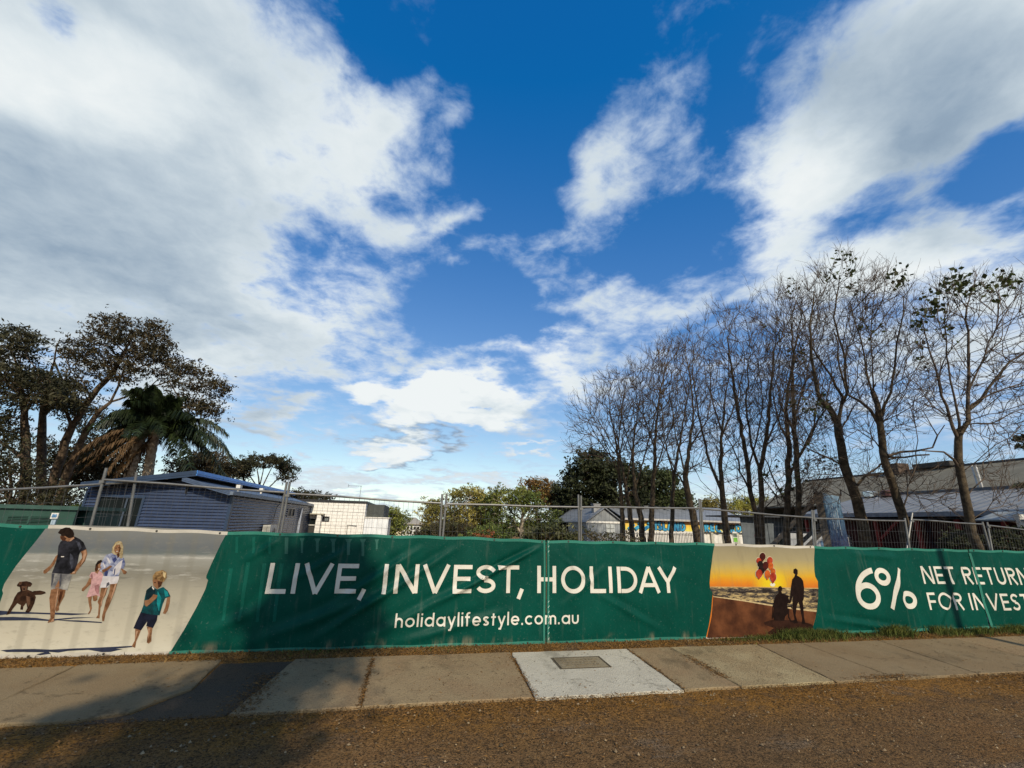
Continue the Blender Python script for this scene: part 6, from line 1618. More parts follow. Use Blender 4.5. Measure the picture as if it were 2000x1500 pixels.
bare_tree('bare_tree', 'bare tree at the right end of the mural word ISLAND, bending left', 21,
          [([(1362, 1057), (1352, 1000), (1343, 962), (1340, 930), (1345, 880), (1355, 800), (1345, 720)], (.20, .17, .13, .05, .03)), ([(1344, 965), (1326, 930), (1310, 900), (1285, 845)], (.08, .02)), ([(1345, 880), (1380, 820), (1400, 740)], (.06, .02)), ([(1340, 930), (1320, 850), (1310, 770)], (.07, .02))],
          [(1240, 860), (1250, 780), (1275, 700), (1310, 650), (1350, 640), (1390, 680), (1420, 760), (1420, 860), (1370, 920), (1300, 930)], 217, 1589, seed=6)
bare_tree('bare_tree', 'bare tree in front of the word RECORDS, forked into a tall V', 18.5,
          [([(1421, 1059), (1415, 1000), (1409, 955), (1408, 900), (1409, 840), (1420, 750), (1428, 680)], (.16, .15, .12, .09, .05, .03, .015)), ([(1409, 958), (1390, 915), (1378, 870), (1362, 800), (1352, 720)], (.11, .03)), ([(1409, 840), (1390, 780), (1385, 700)], (.06, .02)), ([(1411, 850), (1440, 780), (1455, 700)], (.06, .02))],
          [(1330, 800), (1345, 700), (1370, 630), (1410, 596), (1450, 600), (1485, 660), (1490, 770), (1460, 870), (1400, 890), (1350, 870)], 238, 1734, seed=7, low=[([(1340, 900), (1400, 870), (1470, 880), (1480, 950), (1420, 970), (1350, 950)], 60)])
bare_tree('bare_tree', 'bare tree left of the white van, trunk curving left with a long right limb', 16.5,
          [([(1482, 1059), (1476, 1005), (1467, 960), (1462, 920), (1452, 860), (1440, 800), (1430, 730), (1420, 660)], (.11, .10, .085, .06, .025)), ([(1462, 920), (1480, 850), (1490, 780), (1480, 700)], (.06, .02)), ([(1467, 965), (1446, 920), (1430, 870), (1400, 830)], (.07, .02))],
          [(1370, 850), (1380, 740), (1400, 640), (1440, 590), (1480, 590), (1510, 660), (1520, 760), (1500, 870), (1440, 910)], 217, 1589, seed=8, low=[([(1410, 930), (1460, 890), (1500, 930), (1480, 980), (1430, 980)], 50)])
bare_tree('bare_tree', 'bare tree behind the left end of the white van, forked at mid height', 15.6,
          [([(1489, 1059), (1489, 1005), (1487, 950), (1485, 918), (1496, 870), (1502, 800), (1510, 720), (1515, 640)], (.11, .105, .085, .05, .02)), ([(1485, 918), (1468, 870), (1458, 800), (1462, 700)], (.09, .03)), ([(1500, 860), (1525, 800), (1540, 720)], (.06, .02)), ([(1487, 930), (1510, 960), (1530, 1000)], (.045, .02))],
          [(1430, 820), (1440, 720), (1470, 620), (1510, 555), (1550, 548), (1580, 620), (1590, 740), (1560, 860), (1500, 900)], 233, 1734, seed=9, leaves=[(1545, 560, 22, 25), (1520, 640, 30, 30)], low=[([(1480, 920), (1560, 880), (1590, 940), (1540, 1000), (1490, 990)], 70)])
bare_tree('bare_tree', 'mossy bare tree in front of the white van, left one of a close pair', 14.6,
          [([(1536, 1060), (1538, 1005), (1540, 940), (1539, 870), (1535, 800), (1545, 720), (1560, 640)], (.125, .115, .09, .05, .02)), ([(1540, 940), (1560, 890), (1590, 830), (1600, 760)], (.07, .025)), ([(1537, 985), (1515, 945), (1500, 905), (1480, 870)], (.06, .02)), ([(1539, 870), (1515, 800), (1505, 720)], (.06, .02))],
          [(1470, 860), (1480, 740), (1500, 640), (1540, 570), (1580, 560), (1610, 640), (1620, 760), (1600, 880), (1540, 920)], 222, 1661, seed=10, leaves=[(1550, 770, 20, 40), (1556, 690, 25, 40), (1530, 930, 40, 60)], low=[([(1490, 930), (1560, 900), (1620, 940), (1600, 1000), (1540, 1000), (1490, 980)], 90)])
bare_tree('bare_tree', 'bare tree in front of the white van, right one of a close pair', 14.2,
          [([(1562, 1061), (1560, 1005), (1558, 940), (1555, 885), (1550, 820), (1548, 760), (1550, 690), (1545, 620)], (.11, .105, .085, .05, .02)), ([(1556, 900), (1580, 860), (1610, 800), (1625, 730)], (.07, .025)), ([(1550, 820), (1575, 740), (1590, 660)], (.06, .02)), ([(1552, 850), (1525, 790), (1510, 720)], (.06, .02))],
          [(1490, 800), (1500, 680), (1530, 590), (1575, 560), (1610, 590), (1640, 680), (1650, 780), (1620, 880), (1560, 900)], 222, 1589, seed=11, leaves=[(1549, 775, 14, 40), (1600, 900, 40, 50)], low=[([(1560, 920), (1640, 880), (1660, 930), (1620, 970), (1570, 980)], 60)])
bare_tree('bare_tree', 'tall bare tree right of the billboard with a fork above a low right limb', 13.0,
          [([(1692, 1062), (1680, 1002), (1664, 950), (1649, 912), (1643, 870), (1636, 825), (1620, 795), (1602, 782), (1588, 720), (1580, 640), (1590, 570)], (.20, .175, .155, .13, .085, .05, .022)), ([(1637, 830), (1645, 790), (1652, 765), (1650, 700), (1630, 620), (1640, 540)], (.10, .03)), ([(1668, 955), (1690, 928), (1715, 912), (1745, 885)], (.09, .03)), ([(1649, 912), (1620, 895), (1585, 880), (1552, 862), (1520, 830)], (.06, .02)), ([(1646, 775), (1600, 700), (1560, 640)], (.07, .02)), ([(1640, 840), (1665, 800), (1690, 760)], (.05, .02))],
          [(1520, 720), (1545, 620), (1590, 545), (1630, 510), (1680, 505), (1715, 540), (1720, 640), (1700, 760), (1650, 860), (1570, 870), (1525, 810)], 321, 2312, seed=12, tw=.58, leaves=[(1645, 515, 25, 60), (1625, 535, 18, 30), (1600, 790, 26, 90), (1665, 560, 20, 25)], low=[([(1560, 900), (1640, 880), (1660, 930), (1640, 990), (1570, 980)], 90), ([(1690, 900), (1760, 880), (1790, 940), (1740, 980), (1690, 960)], 80)])
bare_tree('bare_tree', 'tall bare tree above the 6% figure with a sawn limb and long right bough', 12.1,
          [([(1770, 1064), (1764, 1002), (1745, 945), (1728, 905), (1722, 860), (1718, 820), (1712, 790), (1704, 764)], (.165, .14, .13, .12, .10, .085)), ([(1718, 832), (1702, 800), (1680, 785), (1656, 768), (1640, 720), (1630, 650)], (.09, .03)), ([(1718, 830), (1728, 795), (1740, 765), (1748, 700), (1760, 640), (1765, 580)], (.085, .025)), ([(1704, 768), (1690, 720), (1680, 650), (1660, 590)], (.055, .02)), ([(1706, 766), (1706, 700), (1700, 630), (1710, 560)], (.05, .02)), ([(1736, 890), (1760, 884), (1790, 882), (1822, 872), (1830, 850), (1845, 830)], (.07, .025)), ([(1734, 893), (1770, 890), (1815, 888)], (.055, .04)), ([(1748, 950), (1772, 965), (1800, 985)], (.03, .012))],
          [(1640, 720), (1650, 620), (1685, 545), (1740, 530), (1775, 560), (1790, 620), (1830, 690), (1835, 760), (1790, 840), (1730, 860), (1680, 800)], 290, 2095, seed=13, tw=.56, leaves=[(1755, 540, 22, 60), (1700, 640, 20, 30), (1795, 690, 18, 20)], low=[([(1740, 940), (1800, 900), (1870, 930), (1870, 1000), (1800, 1000)], 90), ([(1640, 830), (1700, 820), (1715, 880), (1660, 890)], 50), ([(1690, 930), (1740, 910), (1745, 970), (1700, 980)], 40)])
bare_tree('bare_tree', 'rightmost bare tree, wide crown with leaves left at its top', 10.9,
          [([(1908, 1068), (1893, 1002), (1882, 950), (1875, 898), (1872, 862), (1874, 840)], (.16, .135, .125, .12, .105)), ([(1872, 858), (1862, 835), (1856, 815), (1842, 770), (1830, 720), (1812, 680), (1800, 620)], (.09, .02)), ([(1874, 850), (1890, 820), (1893, 790), (1892, 740), (1892, 670), (1885, 600), (1900, 560)], (.12, .03)), ([(1893, 800), (1915, 784), (1940, 745), (1970, 710), (2000, 686), (2040, 650)], (.085, .025)), ([(1898, 790), (1940, 770), (2000, 745), (2060, 730)], (.05, .02)), ([(1872, 860), (1874, 825), (1860, 770), (1850, 690), (1845, 620)], (.08, .02)), ([(1855, 815), (1820, 790), (1795, 755), (1780, 735)], (.04, .015)), ([(1876, 918), (1862, 898), (1840, 885), (1800, 880)], (.075, .03)), ([(1893, 760), (1925, 690), (1950, 620)], (.05, .02)), ([(1884, 960), (1850, 965), (1800, 995)], (.028, .012)), ([(1898, 1015), (1930, 995), (1985, 985)], (.03, .012))],
          [(1765, 740), (1770, 640), (1800, 580), (1860, 540), (1920, 545), (1990, 545), (2060, 560), (2110, 640), (2110, 760), (2040, 860), (1940, 880), (1880, 840), (1800, 800)], 393, 2601, seed=14, tw=.52, leaves=[(1875, 545, 22, 70), (1850, 562, 18, 50), (1820, 590, 26, 70), (1795, 625, 20, 50), (1900, 570, 22, 40), (1940, 560, 30, 50), (1970, 545, 16, 40), (1845, 640, 16, 25)], low=[([(1900, 900), (1960, 880), (1980, 930), (1920, 945)], 40), ([(1930, 960), (1990, 950), (2010, 1000), (1950, 1010)], 40)])

# ---- leafy trees
def leafy(name, label, dep, stems_px, clumps, leafm, npt, nleaf, size, bark=GUMB, asp=.35, droop=.4, spread=.35, seed=0, group=None, rmin=.02, thick=.5, flat=0, cat='tree', bal=.3):
    global rng
    rng = np.random.default_rng(500 + seed); stems = []; sq = 1 / math.sqrt(1 + ((stems_px[0][0][0][0] - 1000) / FPX) ** 2)
    for k, (pl, rad) in enumerate(stems_px):
        big = rad[0] > .24; rad = tuple(x * sq for x in rad)
        pp = [at_depth(a, b, dep + (.6 * math.sin(k * 1.7 + seed) * i / len(pl))) for i, (a, b) in enumerate(pl)]
        if k == 0 or big:
            q = pp[0].copy(); q[2] = gz(*q[:2]) - .1
            if q[2] < pp[0][2]: pp = [q] + pp; rad = (rad[0] * 1.15,) + tuple(rad)
        stems.append((pp, rad, k == 0))
    t = thing(name, stems[0][0][0], label, cat, group)
    A = np.array([max(1, np.ptp(np.array(c)[:, 0]) * np.ptp(np.array(c)[:, 1])) for c in clumps]); A = A / A.sum()
    pts = np.concatenate([crown_points(c, dep, max(4, int(npt * a)), thick) for c, a in zip(clumps, A)])
    P, D, par, pl, rf = grow(stems, pts, bal=bal, ang=.5, seg=dep * .022, up=.05)
    r, tips, kids = radii(P, par, rf, rmin, .45)
    hi, lo = Soup(), Soup(); wood(P, par, r, tips, .0, hi, lo); hi.build('trunk', bark, t, smooth=True)
    e = P[(kids == 0)]; k = rng.integers(0, len(e), nleaf)
    # leaves hang in tufts round the branch ends
    tuft = e[rng.integers(0, len(e), nleaf // 9)] + rng.normal(0, spread, (nleaf // 9, 3)) * np.array([1, 1, .55])
    c = tuft[rng.integers(0, len(tuft), nleaf)] + rng.normal(0, spread * .33, (nleaf, 3)) * np.array([1, 1, .7])
    V, F = leaf_quads(c, size, asp, droop, flat)
    link('crown', poly_mesh('crown', V, F), leafm, t)
    return t
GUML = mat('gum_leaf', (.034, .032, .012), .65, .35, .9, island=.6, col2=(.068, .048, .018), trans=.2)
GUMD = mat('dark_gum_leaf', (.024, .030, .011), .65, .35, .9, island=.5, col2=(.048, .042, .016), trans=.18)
MIDL = mat('olive_leaf', (.13, .145, .034), .65, .35, .35, island=.5, col2=(.34, .29, .07), trans=.25)
GRNL = mat('green_leaf', (.075, .125, .025), .65, .35, .5, island=.5, col2=(.22, .23, .05), trans=.25)
ORGL = mat('orange_leaf', (.27, .13, .038), .65, .35, .5, island=.5, col2=(.18, .13, .035), trans=.25)
CYPL = mat('cypress_leaf', (.018, .026, .009), .7, .4, .8, island=.5, col2=(.040, .046, .014), trans=.12)
YELL = mat('yellow_green_leaf', (.24, .26, .04), .65, .3, .5, island=.45, col2=(.36, .32, .06), trans=.3)
PALEB = mat('pale_bark', (.33, .28, .21), .85, .3, 4)

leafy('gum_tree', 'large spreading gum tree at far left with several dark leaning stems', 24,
      [([(80, 985), (81, 930), (82, 860), (84, 810), (92, 760), (108, 700)], (.34, .30, .22, .05)),
       ([(97, 965), (112, 915), (128, 865), (140, 832), (178, 776), (222, 726), (243, 688), (262, 650)], (.33, .26, .18, .06)),
       ([(140, 832), (127, 790), (124, 750), (105, 706), (112, 670)], (.14, .04)), ([(108, 995), (128, 935), (146, 890), (170, 840), (192, 804), (216, 785), (230, 755), (250, 700)], (.30, .22, .12, .04)),
       ([(205, 742), (240, 735), (280, 715), (330, 700)], (.09, .03)), ([(216, 785), (270, 765), (330, 745), (400, 755)], (.09, .03)), ([(243, 688), (215, 660), (190, 640)], (.07, .02)), ([(240, 700), (280, 680), (310, 655)], (.06, .02)), ([(178, 776), (160, 740), (135, 715)], (.06, .02))],
      [[(115, 690), (150, 660), (185, 655), (215, 700), (190, 735), (140, 730)], [(170, 650), (195, 622), (235, 616), (260, 640), (245, 680), (190, 675)], [(250, 640), (290, 625), (330, 655), (330, 685), (290, 715), (255, 690)],
       [(300, 705), (350, 700), (390, 725), (385, 755), (330, 755), (295, 735)], [(385, 735), (432, 742), (440, 765), (420, 785), (385, 770)], [(100, 745), (150, 730), (180, 770), (150, 820), (105, 800)], [(330, 770), (380, 780), (430, 790), (420, 810), (350, 800)], [(205, 690), (270, 690), (290, 720), (250, 745), (200, 735)]],
      GUML, 560, 20000, .18, seed=1, spread=.30, rmin=.011, thick=.7, bal=.16)
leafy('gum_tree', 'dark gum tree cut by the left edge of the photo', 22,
      [([(48, 985), (50, 930), (50, 868), (47, 800), (40, 740), (25, 690)], (.34, .30, .16, .05)), ([(50, 900), (25, 880), (0, 862), (-40, 830)], (.18, .05)), ([(47, 810), (75, 770), (95, 730)], (.10, .03)), ([(45, 780), (10, 740), (-20, 700)], (.10, .03))],
      [[(-60, 650), (20, 642), (60, 652), (78, 685), (55, 700), (0, 700), (-60, 700)], [(-60, 705), (40, 712), (110, 735), (140, 780), (110, 800), (50, 790), (-60, 780)], [(-60, 790), (30, 800), (45, 850), (-60, 850)], [(90, 730), (130, 760), (140, 800), (100, 790)]],
      GUMD, 460, 16000, .19, seed=2, spread=.34, rmin=.012, thick=.8, bal=.18)
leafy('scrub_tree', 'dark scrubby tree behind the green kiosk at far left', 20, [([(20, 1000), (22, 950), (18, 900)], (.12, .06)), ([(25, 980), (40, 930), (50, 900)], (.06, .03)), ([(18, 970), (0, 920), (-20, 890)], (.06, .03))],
      [[(-60, 850), (20, 855), (42, 900), (50, 960), (40, 995), (-60, 1000)], [(60, 940), (110, 960), (140, 1000), (100, 1015), (50, 1005)]], GUMD, 160, 7500, .17, seed=3, spread=.38)
leafy('scrub_tree', 'dark shaggy tree behind the stems of the large gum', 29, [([(120, 995), (122, 950), (118, 900)], (.16, .07)), ([(122, 960), (150, 920), (170, 890)], (.08, .03)), ([(121, 950), (90, 910), (70, 880)], (.08, .03))],
      [[(55, 880), (100, 850), (135, 870), (190, 855), (215, 900), (200, 960), (150, 1000), (95, 1000), (60, 950)], [(150, 800), (200, 790), (235, 830), (190, 860), (150, 850)]], GUMD, 200, 8500, .22, seed=20, spread=.42)
leafy('scrub_tree', 'low olive tree behind the palm, left of the cabin roof', 30, [([(215, 985), (215, 930), (205, 890)], (.14, .07)), ([(215, 940), (240, 900), (250, 880)], (.08, .03)), ([(215, 940), (180, 905), (165, 890)], (.08, .03))],
      [[(135, 890), (190, 850), (240, 862), (262, 900), (262, 940), (150, 945), (128, 920)]], GUML, 150, 9000, .24, seed=4, spread=.5)
leafy('scrub_tree', 'low olive tree showing above the cabin roof right of the palm', 32, [([(390, 975), (388, 930), (380, 900)], (.14, .06)), ([(388, 935), (410, 905), (425, 895)], (.08, .03)), ([(388, 930), (360, 905)], (.07, .03))],
      [[(338, 905), (375, 885), (415, 890), (448, 905), (455, 925), (400, 935), (340, 925)]], GUML, 120, 6500, .24, seed=5, spread=.45)
leafy('umbrella_gum', 'small flat topped gum standing alone right of the cabin roof', 40, [([(508, 975), (507, 955), (505, 935), (500, 905)], (.15, .08, .03)), ([(508, 960), (522, 930), (535, 905)], (.09, .03)), ([(510, 965), (540, 938), (565, 918)], (.08, .025)), ([(507, 958), (488, 930), (480, 910)], (.08, .025)), ([(507, 950), (515, 920), (515, 900)], (.07, .02)), ([(505, 965), (478, 940), (462, 920)], (.07, .02))],
      [[(466, 905), (485, 895), (505, 892), (530, 893), (552, 900), (566, 912), (560, 922), (530, 908), (500, 910), (475, 920), (455, 922)], [(455, 915), (480, 910), (478, 930), (460, 935)], [(540, 900), (572, 912), (572, 930), (555, 935)]], GUMD, 150, 8000, .24, seed=6, spread=.34, thick=.8)
leafy('distant_tree', 'dark treetops just above the black roof edge of the block building', 45, [([(600, 995), (600, 975), (605, 967)], (.12, .05))], [[(560, 970), (580, 962), (610, 964), (640, 968), (640, 975), (570, 978)]], GUMD, 70, 3000, .28, seed=7, spread=.4)
leafy('bushy_tree', 'bright green bushy tree right of the white block building', 46, [([(765, 1040), (765, 1015), (762, 1000)], (.14, .05))], [[(718, 1008), (732, 1001), (745, 1003), (760, 997), (775, 1000), (782, 1012), (790, 1020), (782, 1040), (755, 1042), (755, 1015)]], GRNL, 140, 6500, .30, seed=8, spread=.5)
leafy('gum_tree', 'olive gum with a pale trunk beside the fence joint, left of centre', 38, [([(886, 1045), (884, 1015), (880, 1000), (870, 975)], (.22, .16, .06)), ([(883, 1012), (905, 985), (920, 970)], (.12, .04)), ([(881, 1005), (860, 995), (845, 990)], (.09, .03))],
      [[(830, 1015), (832, 985), (850, 978), (862, 1000), (855, 1025)], [(878, 980), (885, 958), (905, 953), (935, 956), (948, 975), (925, 985), (895, 985)], [(862, 990), (900, 990), (935, 1000), (930, 1030), (880, 1035)]], MIDL, 300, 8500, .25, bark=PALEB, seed=9, spread=.36)
leafy('gum_tree', 'olive green gum with a forked white trunk under its crown, centre', 36, [([(1019, 1045), (1019, 1022), (1021, 1000), (1015, 985)], (.20, .14, .05)), ([(1020, 1010), (1030, 995), (1042, 988)], (.10, .04)), ([(1019, 1015), (1000, 1000), (985, 980)], (.09, .04))],
      [[(950, 990), (960, 965), (978, 953), (988, 970), (975, 990)], [(985, 970), (1010, 955), (1045, 965), (1062, 985), (1050, 1005), (1010, 995), (985, 992)], [(955, 1000), (1000, 995), (1010, 1030), (960, 1040)], [(1030, 1005), (1080, 995), (1085, 1035), (1035, 1040)]], GRNL, 300, 9500, .24, bark=PALEB, seed=10, spread=.36)
leafy('rusty_tree', 'orange brown tree rising behind the green gums at centre', 44, [([(1050, 1040), (1048, 1000), (1048, 975)], (.2, .08)), ([(1048, 985), (1070, 965)], (.09, .04)), ([(1048, 985), (1030, 960)], (.09, .04))],
      [[(1020, 960), (1030, 942), (1045, 934), (1070, 945), (1090, 955), (1095, 975), (1070, 985), (1040, 972)], [(1060, 970), (1100, 965), (1105, 1010), (1075, 1010)]], ORGL, 190, 8000, .27, seed=11, spread=.42)
leafy('olive_tree', 'olive bushy tree between the two pale trunked gums', 40, [([(950, 1045), (950, 1010), (945, 985)], (.16, .06))], [[(925, 1000), (945, 970), (962, 960), (975, 985), (965, 1020), (935, 1030)], [(900, 1020), (960, 1010), (960, 1045), (900, 1045)]], MIDL, 150, 7000, .25, seed=12, spread=.4)
leafy('cypress_tree', 'big dark bushy evergreen behind the left bare trees', 42, [([(1200, 1040), (1200, 980), (1200, 910)], (.4, .15)), ([(1200, 980), (1150, 930)], (.2, .06)), ([(1200, 980), (1270, 940)], (.2, .06))],
      [[(1100, 1000), (1098, 950), (1112, 935), (1128, 905), (1135, 885), (1165, 880), (1185, 892), (1195, 930), (1180, 1010)], [(1170, 900), (1210, 905), (1235, 915), (1250, 930), (1250, 1010), (1170, 1010)], [(1095, 950), (1110, 950), (1120, 1040), (1092, 1035)]], CYPL, 420, 26000, .30, seed=13, spread=.55, thick=.7, asp=.5)
leafy('cypress_tree', 'dark bushy evergreen behind the mural, right of the big one', 44, [([(1290, 1040), (1290, 980), (1288, 930)], (.35, .12)), ([(1290, 980), (1320, 950)], (.15, .06))],
      [[(1240, 950), (1262, 925), (1300, 920), (1325, 945), (1336, 975), (1335, 1000), (1240, 1005)]], mat('cypress_leaf_green', (.024, .038, .010), .7, .4, .8, island=.5, col2=(.050, .062, .015), trans=.12), 260, 15000, .30, seed=14, spread=.5, thick=.7, asp=.5)
leafy('yellow_tree', 'small yellow green tree behind the hall roof, left of the RECORDS trunk', 58, [([(1390, 1020), (1390, 995)], (.15, .06))], [[(1370, 998), (1378, 978), (1395, 974), (1412, 985), (1412, 1003), (1375, 1003)]], mat('ochre_leaf', (.17, .14, .03), .65, .3, .5, island=.45, trans=.25), 80, 3600, .30, seed=15, spread=.5)
leafy('yellow_tree', 'wide yellow green tree behind the hall roof, right of the RECORDS trunk', 60, [([(1460, 1020), (1460, 995)], (.2, .08))], [[(1418, 1003), (1428, 985), (1450, 975), (1480, 974), (1505, 985), (1530, 992), (1540, 1005), (1420, 1008)]], YELL, 150, 7000, .32, seed=16, spread=.55)
leafy('distant_tree', 'low dark tree right of the yellow tree, above the sheet screen', 60, [([(1525, 1015), (1525, 1000)], (.1, .05))], [[(1505, 1000), (1520, 990), (1545, 995), (1545, 1006), (1505, 1006)]], GUMD, 40, 1500, .3, seed=17, spread=.4)
# shrubs just behind the fence
def shrub(label, dep, poly, m, n, size, seed, name='shrub', stems=5):
    cx = np.mean([p[0] for p in poly]); yb = max(p[1] for p in poly); yt = min(p[1] for p in poly)
    st = [([(cx, yb + 6), (cx, (yb + yt) / 2)], (.03, .012))] + [([(cx, yb + 4), (cx + (i - 2) * 8, (yb + yt) / 2)], (.02, .008)) for i in range(stems)]
    return leafy(name, label, dep, st, [poly], m, max(40, n // 45), n, size, seed=seed, spread=.13 * dep / 12, rmin=.006, asp=.4, group='shrubs behind the wire fence', cat='shrub')
BRNL = mat('brown_shrub_leaf', (.085, .058, .030), .7, .35, 2, island=.5, col2=(.055, .060, .020), trans=.2)
shrub('brown shrub behind the fence left of the twin posts at centre left', 22, [(805, 1050), (825, 1032), (850, 1025), (862, 1035), (862, 1052)], BRNL, 2600, .13, 30)
shrub('green and brown shrub right of the twin fence posts at centre left', 20, [(862, 1050), (870, 1022), (900, 1028), (930, 1035), (935, 1052)], BRNL, 3200, .12, 31)
shrub('leafy green shrub behind the fence below the olive gum', 18, [(905, 1052), (920, 1035), (960, 1030), (985, 1038), (985, 1054)], GRNL, 2600, .11, 32)
shrub('small shrub with orange red flowers behind the fence', 16, [(930, 1054), (938, 1042), (952, 1041), (955, 1054)], mat('orange_flower', (.24, .07, .025), .7, .4, 6, island=.5, trans=.2), 320, .08, 33)
shrub('olive shrub with upright shoots in front of the dark evergreen', 14, [(1030, 1056), (1045, 1035), (1070, 1028), (1095, 1032), (1120, 1038), (1125, 1056)], mat('oleander_leaf', (.060, .075, .026), .6, .35, 2, island=.5, col2=(.10, .095, .035), trans=.2), 2600, .12, 34)
shrub('thin shrub of upright twigs in front of the grey shed', 14, [(1135, 1056), (1140, 1032), (1165, 1040), (1200, 1042), (1240, 1046), (1250, 1057)], BRNL, 700, .10, 35)
shrub('dark leafy shrub under the rightmost bare tree', 14, [(1840, 1068), (1850, 1048), (1880, 1040), (1915, 1052), (1920, 1072)], CYPL, 1800, .11, 36)
shrub('dark leafy shrub at the right edge behind the fence', 12, [(1935, 1075), (1945, 1045), (1985, 1032), (2030, 1040), (2040, 1078)], CYPL, 2600, .10, 37)
shrub('green creeper against the left wall of the blue cabin', 15, [(128, 1030), (132, 1000), (148, 985), (158, 1000), (150, 1030)], GRNL, 1500, .09, 38)
# far wooded ridge
def ridge():
    n = 9000; px = rng.uniform(740, 1110, n); f = rng.random(n)
    top = 1021 + 3 * np.sin(px * .09) + 2 * np.sin(px * .23); py = top + f * 26; d = rng.uniform(170, 200, n)
    c = np.array([at_depth(a, b, q) for a, b, q in zip(px, py, d)]); V, F = leaf_quads(c, 1.5, .7)
    link('far_wood', poly_mesh('far_wood', V, F), mat('far_wood_leaf', (.055, .062, .026), .8, .3, .1, island=.4), None, 'stuff')
ridge()

# ---- twin stemmed palm behind the cabin
def palm():
    global rng
    rng = np.random.default_rng(77); dep = 22.0
    t = thing('palm_tree', at_depth(285, 990, dep), 'twin stemmed palm with drooping dead fronds behind the cabin roof', 'palm')
    PB = mat('palm_bark', (.30, .22, .14), .9, .4, 7, bump=.03, bscale=12, col2=(.48, .40, .30))
    for pts, nm in (([(240, 1010), (253, 930), (266, 880), (279, 832)], 0), ([(283, 1010), (289, 925), (296, 880), (303, 842)], 1)):
        P = [at_depth(a, b, dep + nm * .4) for a, b in pts]; P[0][2] = -.3
        q = [];  
        for i in range(len(P) - 1):
            for j in range(8): q.append(P[i] + (P[i + 1] - P[i]) * j / 8)
        q.append(P[-1]); rr = np.interp(np.linspace(0, 1, len(q)), [0, .6, 1], [.27, .22, .25]) * (1 + .08 * np.sin(np.arange(len(q)) * 2.4))
        MB().tube(q, rr, 14).build('trunk', PB, t)
        b = MB()                                # old frond stubs round the head of the stem
        for k in range(18):
            a = rng.uniform(0, 2 * math.pi); z = rng.uniform(.45, 1); c = P[-2] + (P[-1] - P[-2]) * z; o = np.array([math.cos(a), math.sin(a), 0])
            b.tube([c + o * .18, c + o * .34 + (0, 0, .34), c + o * .42 + (0, 0, .66)], [.06, .04, .015], 5)
        b.build('frond_stub', PB, t, 'stuff')
    LIVE = mat('palm_leaf', (.011, .020, .006), .5, .3, 1.5, island=.5, col2=(.024, .036, .010), trans=.1); DEAD = mat('dead_palm_leaf', (.095, .056, .024), .8, .3, 2, island=.4, trans=.2)
    def frond(c, az, el, L, m, droop, nm='frond', wid=.55):
        d = np.array([math.cos(az) * math.cos(el), math.sin(az) * math.cos(el), math.sin(el)]); n = 16; s = np.linspace(0, 1, n)
        R = c + d[None] * (L * s)[:, None] + np.array([0, 0, -1.0])[None] * (droop * L * s ** 2.2)[:, None]
        sp = Soup(); v, f = tube_arr(R, np.linspace(.035, .008, n), 4); sp.add(v, f)
        T = np.gradient(R, axis=0); T /= np.linalg.norm(T, axis=1)[:, None]; side = np.cross(T, [0, 0, 1.0]); side /= np.linalg.norm(side, axis=1)[:, None] + 1e-6
        k = 85; u = rng.uniform(.12, 1, k * 2); i = np.clip((u * (n - 1)).astype(int), 0, n - 1); sg = np.where(np.arange(k * 2) % 2, 1, -1)[:, None]
        b = R[i] + T[i] * (u * (n - 1) - i)[:, None] * L / n; ll = wid * (np.sin(np.pi * np.clip(u * .92 + .06, 0, 1)) ** .5)[:, None] * rng.uniform(.75, 1.15, (k * 2, 1))
        dirn = side[i] * sg * .75 + T[i] * .55 + rng.normal(0, .14, (k * 2, 3)); dirn /= np.linalg.norm(dirn, axis=1)[:, None]
        m1 = b + dirn * ll * .55 + (0, 0, -.04); tip = b + dirn * ll * .85 + np.array([0, 0, -1]) * ll * .72; w = T[i] * .026
        V = np.stack([b - w, b + w, m1 + w * 1.2, m1 - w * 1.2], 1).reshape(-1, 3); sp.add(V, np.arange(len(V)).reshape(-1, 4))
        V = np.stack([m1 - w * 1.2, m1 + w * 1.2, tip + w * .2, tip - w * .2], 1).reshape(-1, 3); sp.add(V, np.arange(len(V)).reshape(-1, 4))
        sp.build(nm, m, t)
    heads = [at_depth(282, 828, dep), at_depth(306, 838, dep + .4)]
    for k in range(64):
        c = heads[k % 2] + rng.normal(0, .10, 3); az = k * 2.399 + rng.uniform(-.2, .2); el = math.radians(rng.choice([85, 78, 68, 55, 40, 26]) + rng.uniform(-8, 8))
        frond(c, az, el, rng.uniform(1.9, 2.9), LIVE, .26 + .60 * max(0, math.cos(el)) ** 2, wid=.62)
    for az, el, L, dr in ((0.1, .45, 4.6, .75), (-.2, .30, 4.2, .55), (.3, .12, 4.4, .9), (-.5, .62, 4.0, .5), (.15, .62, 4.3, .6), (-.35, .05, 4.0, .8), (.5, .35, 4.2, .7), (2.9, .4, 3.8, .7), (3.3, .55, 3.6, .55)): frond(heads[1], az - YAW, el, L, LIVE, dr, wid=.7)
    for k in range(8):
        az = math.pi + rng.uniform(-1.0, 1.0) if k < 8 else rng.uniform(-1, .5)
        frond(heads[k % 2] - (0, 0, .25), az, rng.uniform(-.35, .15), rng.uniform(1.6, 2.6), DEAD, rng.uniform(.55, 1.0), 'dead_frond', .36)
    for k in range(8): frond(heads[k % 2] - (0, 0, .3), rng.uniform(2.4, 4.4), -1.0, rng.uniform(1.6, 2.6), DEAD, .45, 'dead_frond', .25)
palm()
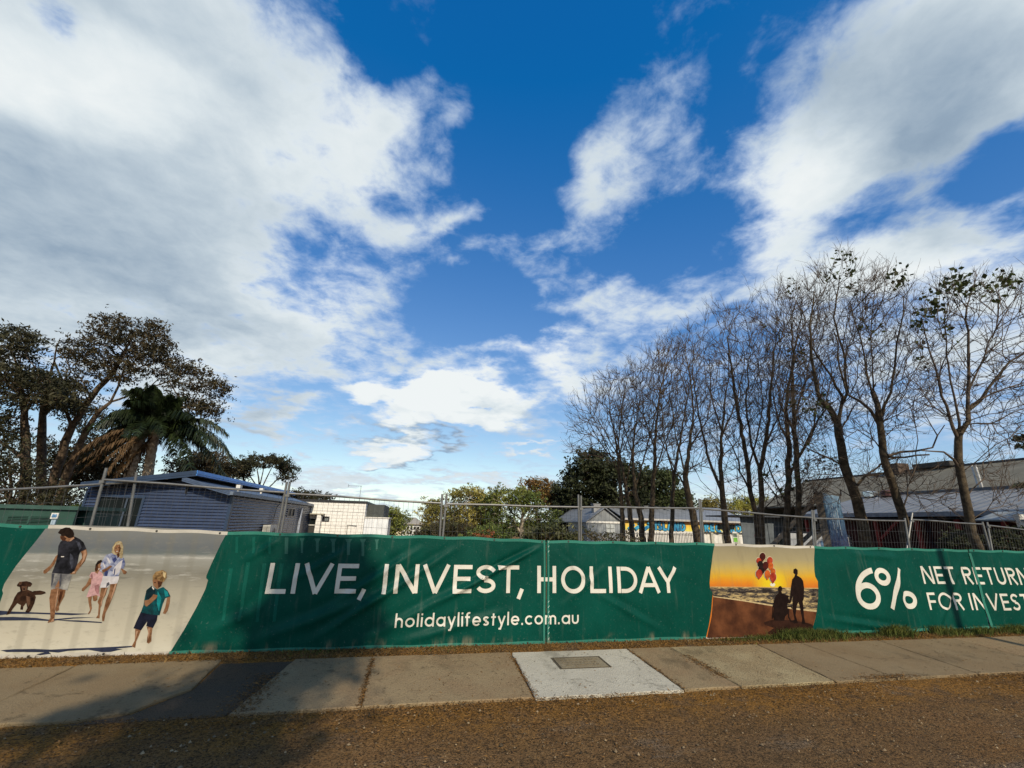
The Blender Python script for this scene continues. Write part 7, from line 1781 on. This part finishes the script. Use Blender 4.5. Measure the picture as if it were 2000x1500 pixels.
# pine whose branch tips reach into the right edge of the photo
def pine():
    global rng
    rng = np.random.default_rng(9); dep = 12; t0 = at_depth(2180, 1060, dep); t = thing('pine_tree', (t0[0], t0[1], gz(*t0[:2])), 'dark pine branch tips poking in at the right edge of the photo', 'tree')
    MB().tube([(t0[0], t0[1], -.2), (t0[0], t0[1], 9)], [.28, .05], 10).build('trunk', BARK, t, smooth=True)
    for px, py in ((1984, 858), (1992, 872), (1985, 950), (2060, 800), (2090, 900), (2060, 700), (2050, 960), (2110, 760)):
        e = at_depth(px, py, dep + rng.uniform(-.3, .3)); b = np.array([t0[0], t0[1], e[2] + .5]); pts = [b, b * .5 + e * .5 + (0, 0, .05), e]
        MB().tube(pts, [.05, .03, .012], 6).build('branch', BARK, t)
        n = 260; u = rng.uniform(.35, 1.02, n); c = b + (e - b) * u[:, None] + rng.normal(0, .05, (n, 3)) * [1, 1, .6]; V, F = leaf_quads(c, .20, .22, .1); link('needles', poly_mesh('needles', V, F), CYPL, t)
pine()
# tree on the street side behind the viewer: only its shade reaches the footpath and the banner
def shade_tree():
    global rng
    rng = np.random.default_rng(5)
    x, y = -1.4, -17.5; t = thing('street_tree', (x, y, gz(x, y)), 'leafy street tree behind the viewer shading the left of the footpath', 'tree')
    MB().tube([(x, y, gz(x, y) - .2), (x - .1, y, 3), (x + .3, y, 8)], [.30, .24, .12], 12).build('trunk', GUMB, t, smooth=True)
    C_ = []
    for cx, cy, cz, rx, rz, n in ((-1.10, -17.5, 9.2, .60, .6, 2900), (-.65, -17.5, 10.5, .70, .8, 2300), (-.30, -17.5, 12.0, .60, .7, 1700), (-1.35, -17.5, 8.5, .75, .5, 4000), (-1.3, -17.0, 7.6, .85, .45, 4200), (-1.2, -17.6, 6.9, 1.0, .4, 3800),
                                  (.2, -17.5, 11.2, .35, .5, 400), (-2.1, -17.5, 9.9, .35, .35, 380)):
        c = rng.normal(0, .58, (n, 3)) * [rx, rx, rz]; c += .22 * np.sin(c[:, [2, 0, 1]] * 5 + [0, 1, 2]); C_.append(c + [cx, cy, cz])
    V, F = leaf_quads(np.concatenate(C_), .22, .5); link('crown', poly_mesh('crown', V, F), GUMD, t)
shade_tree()
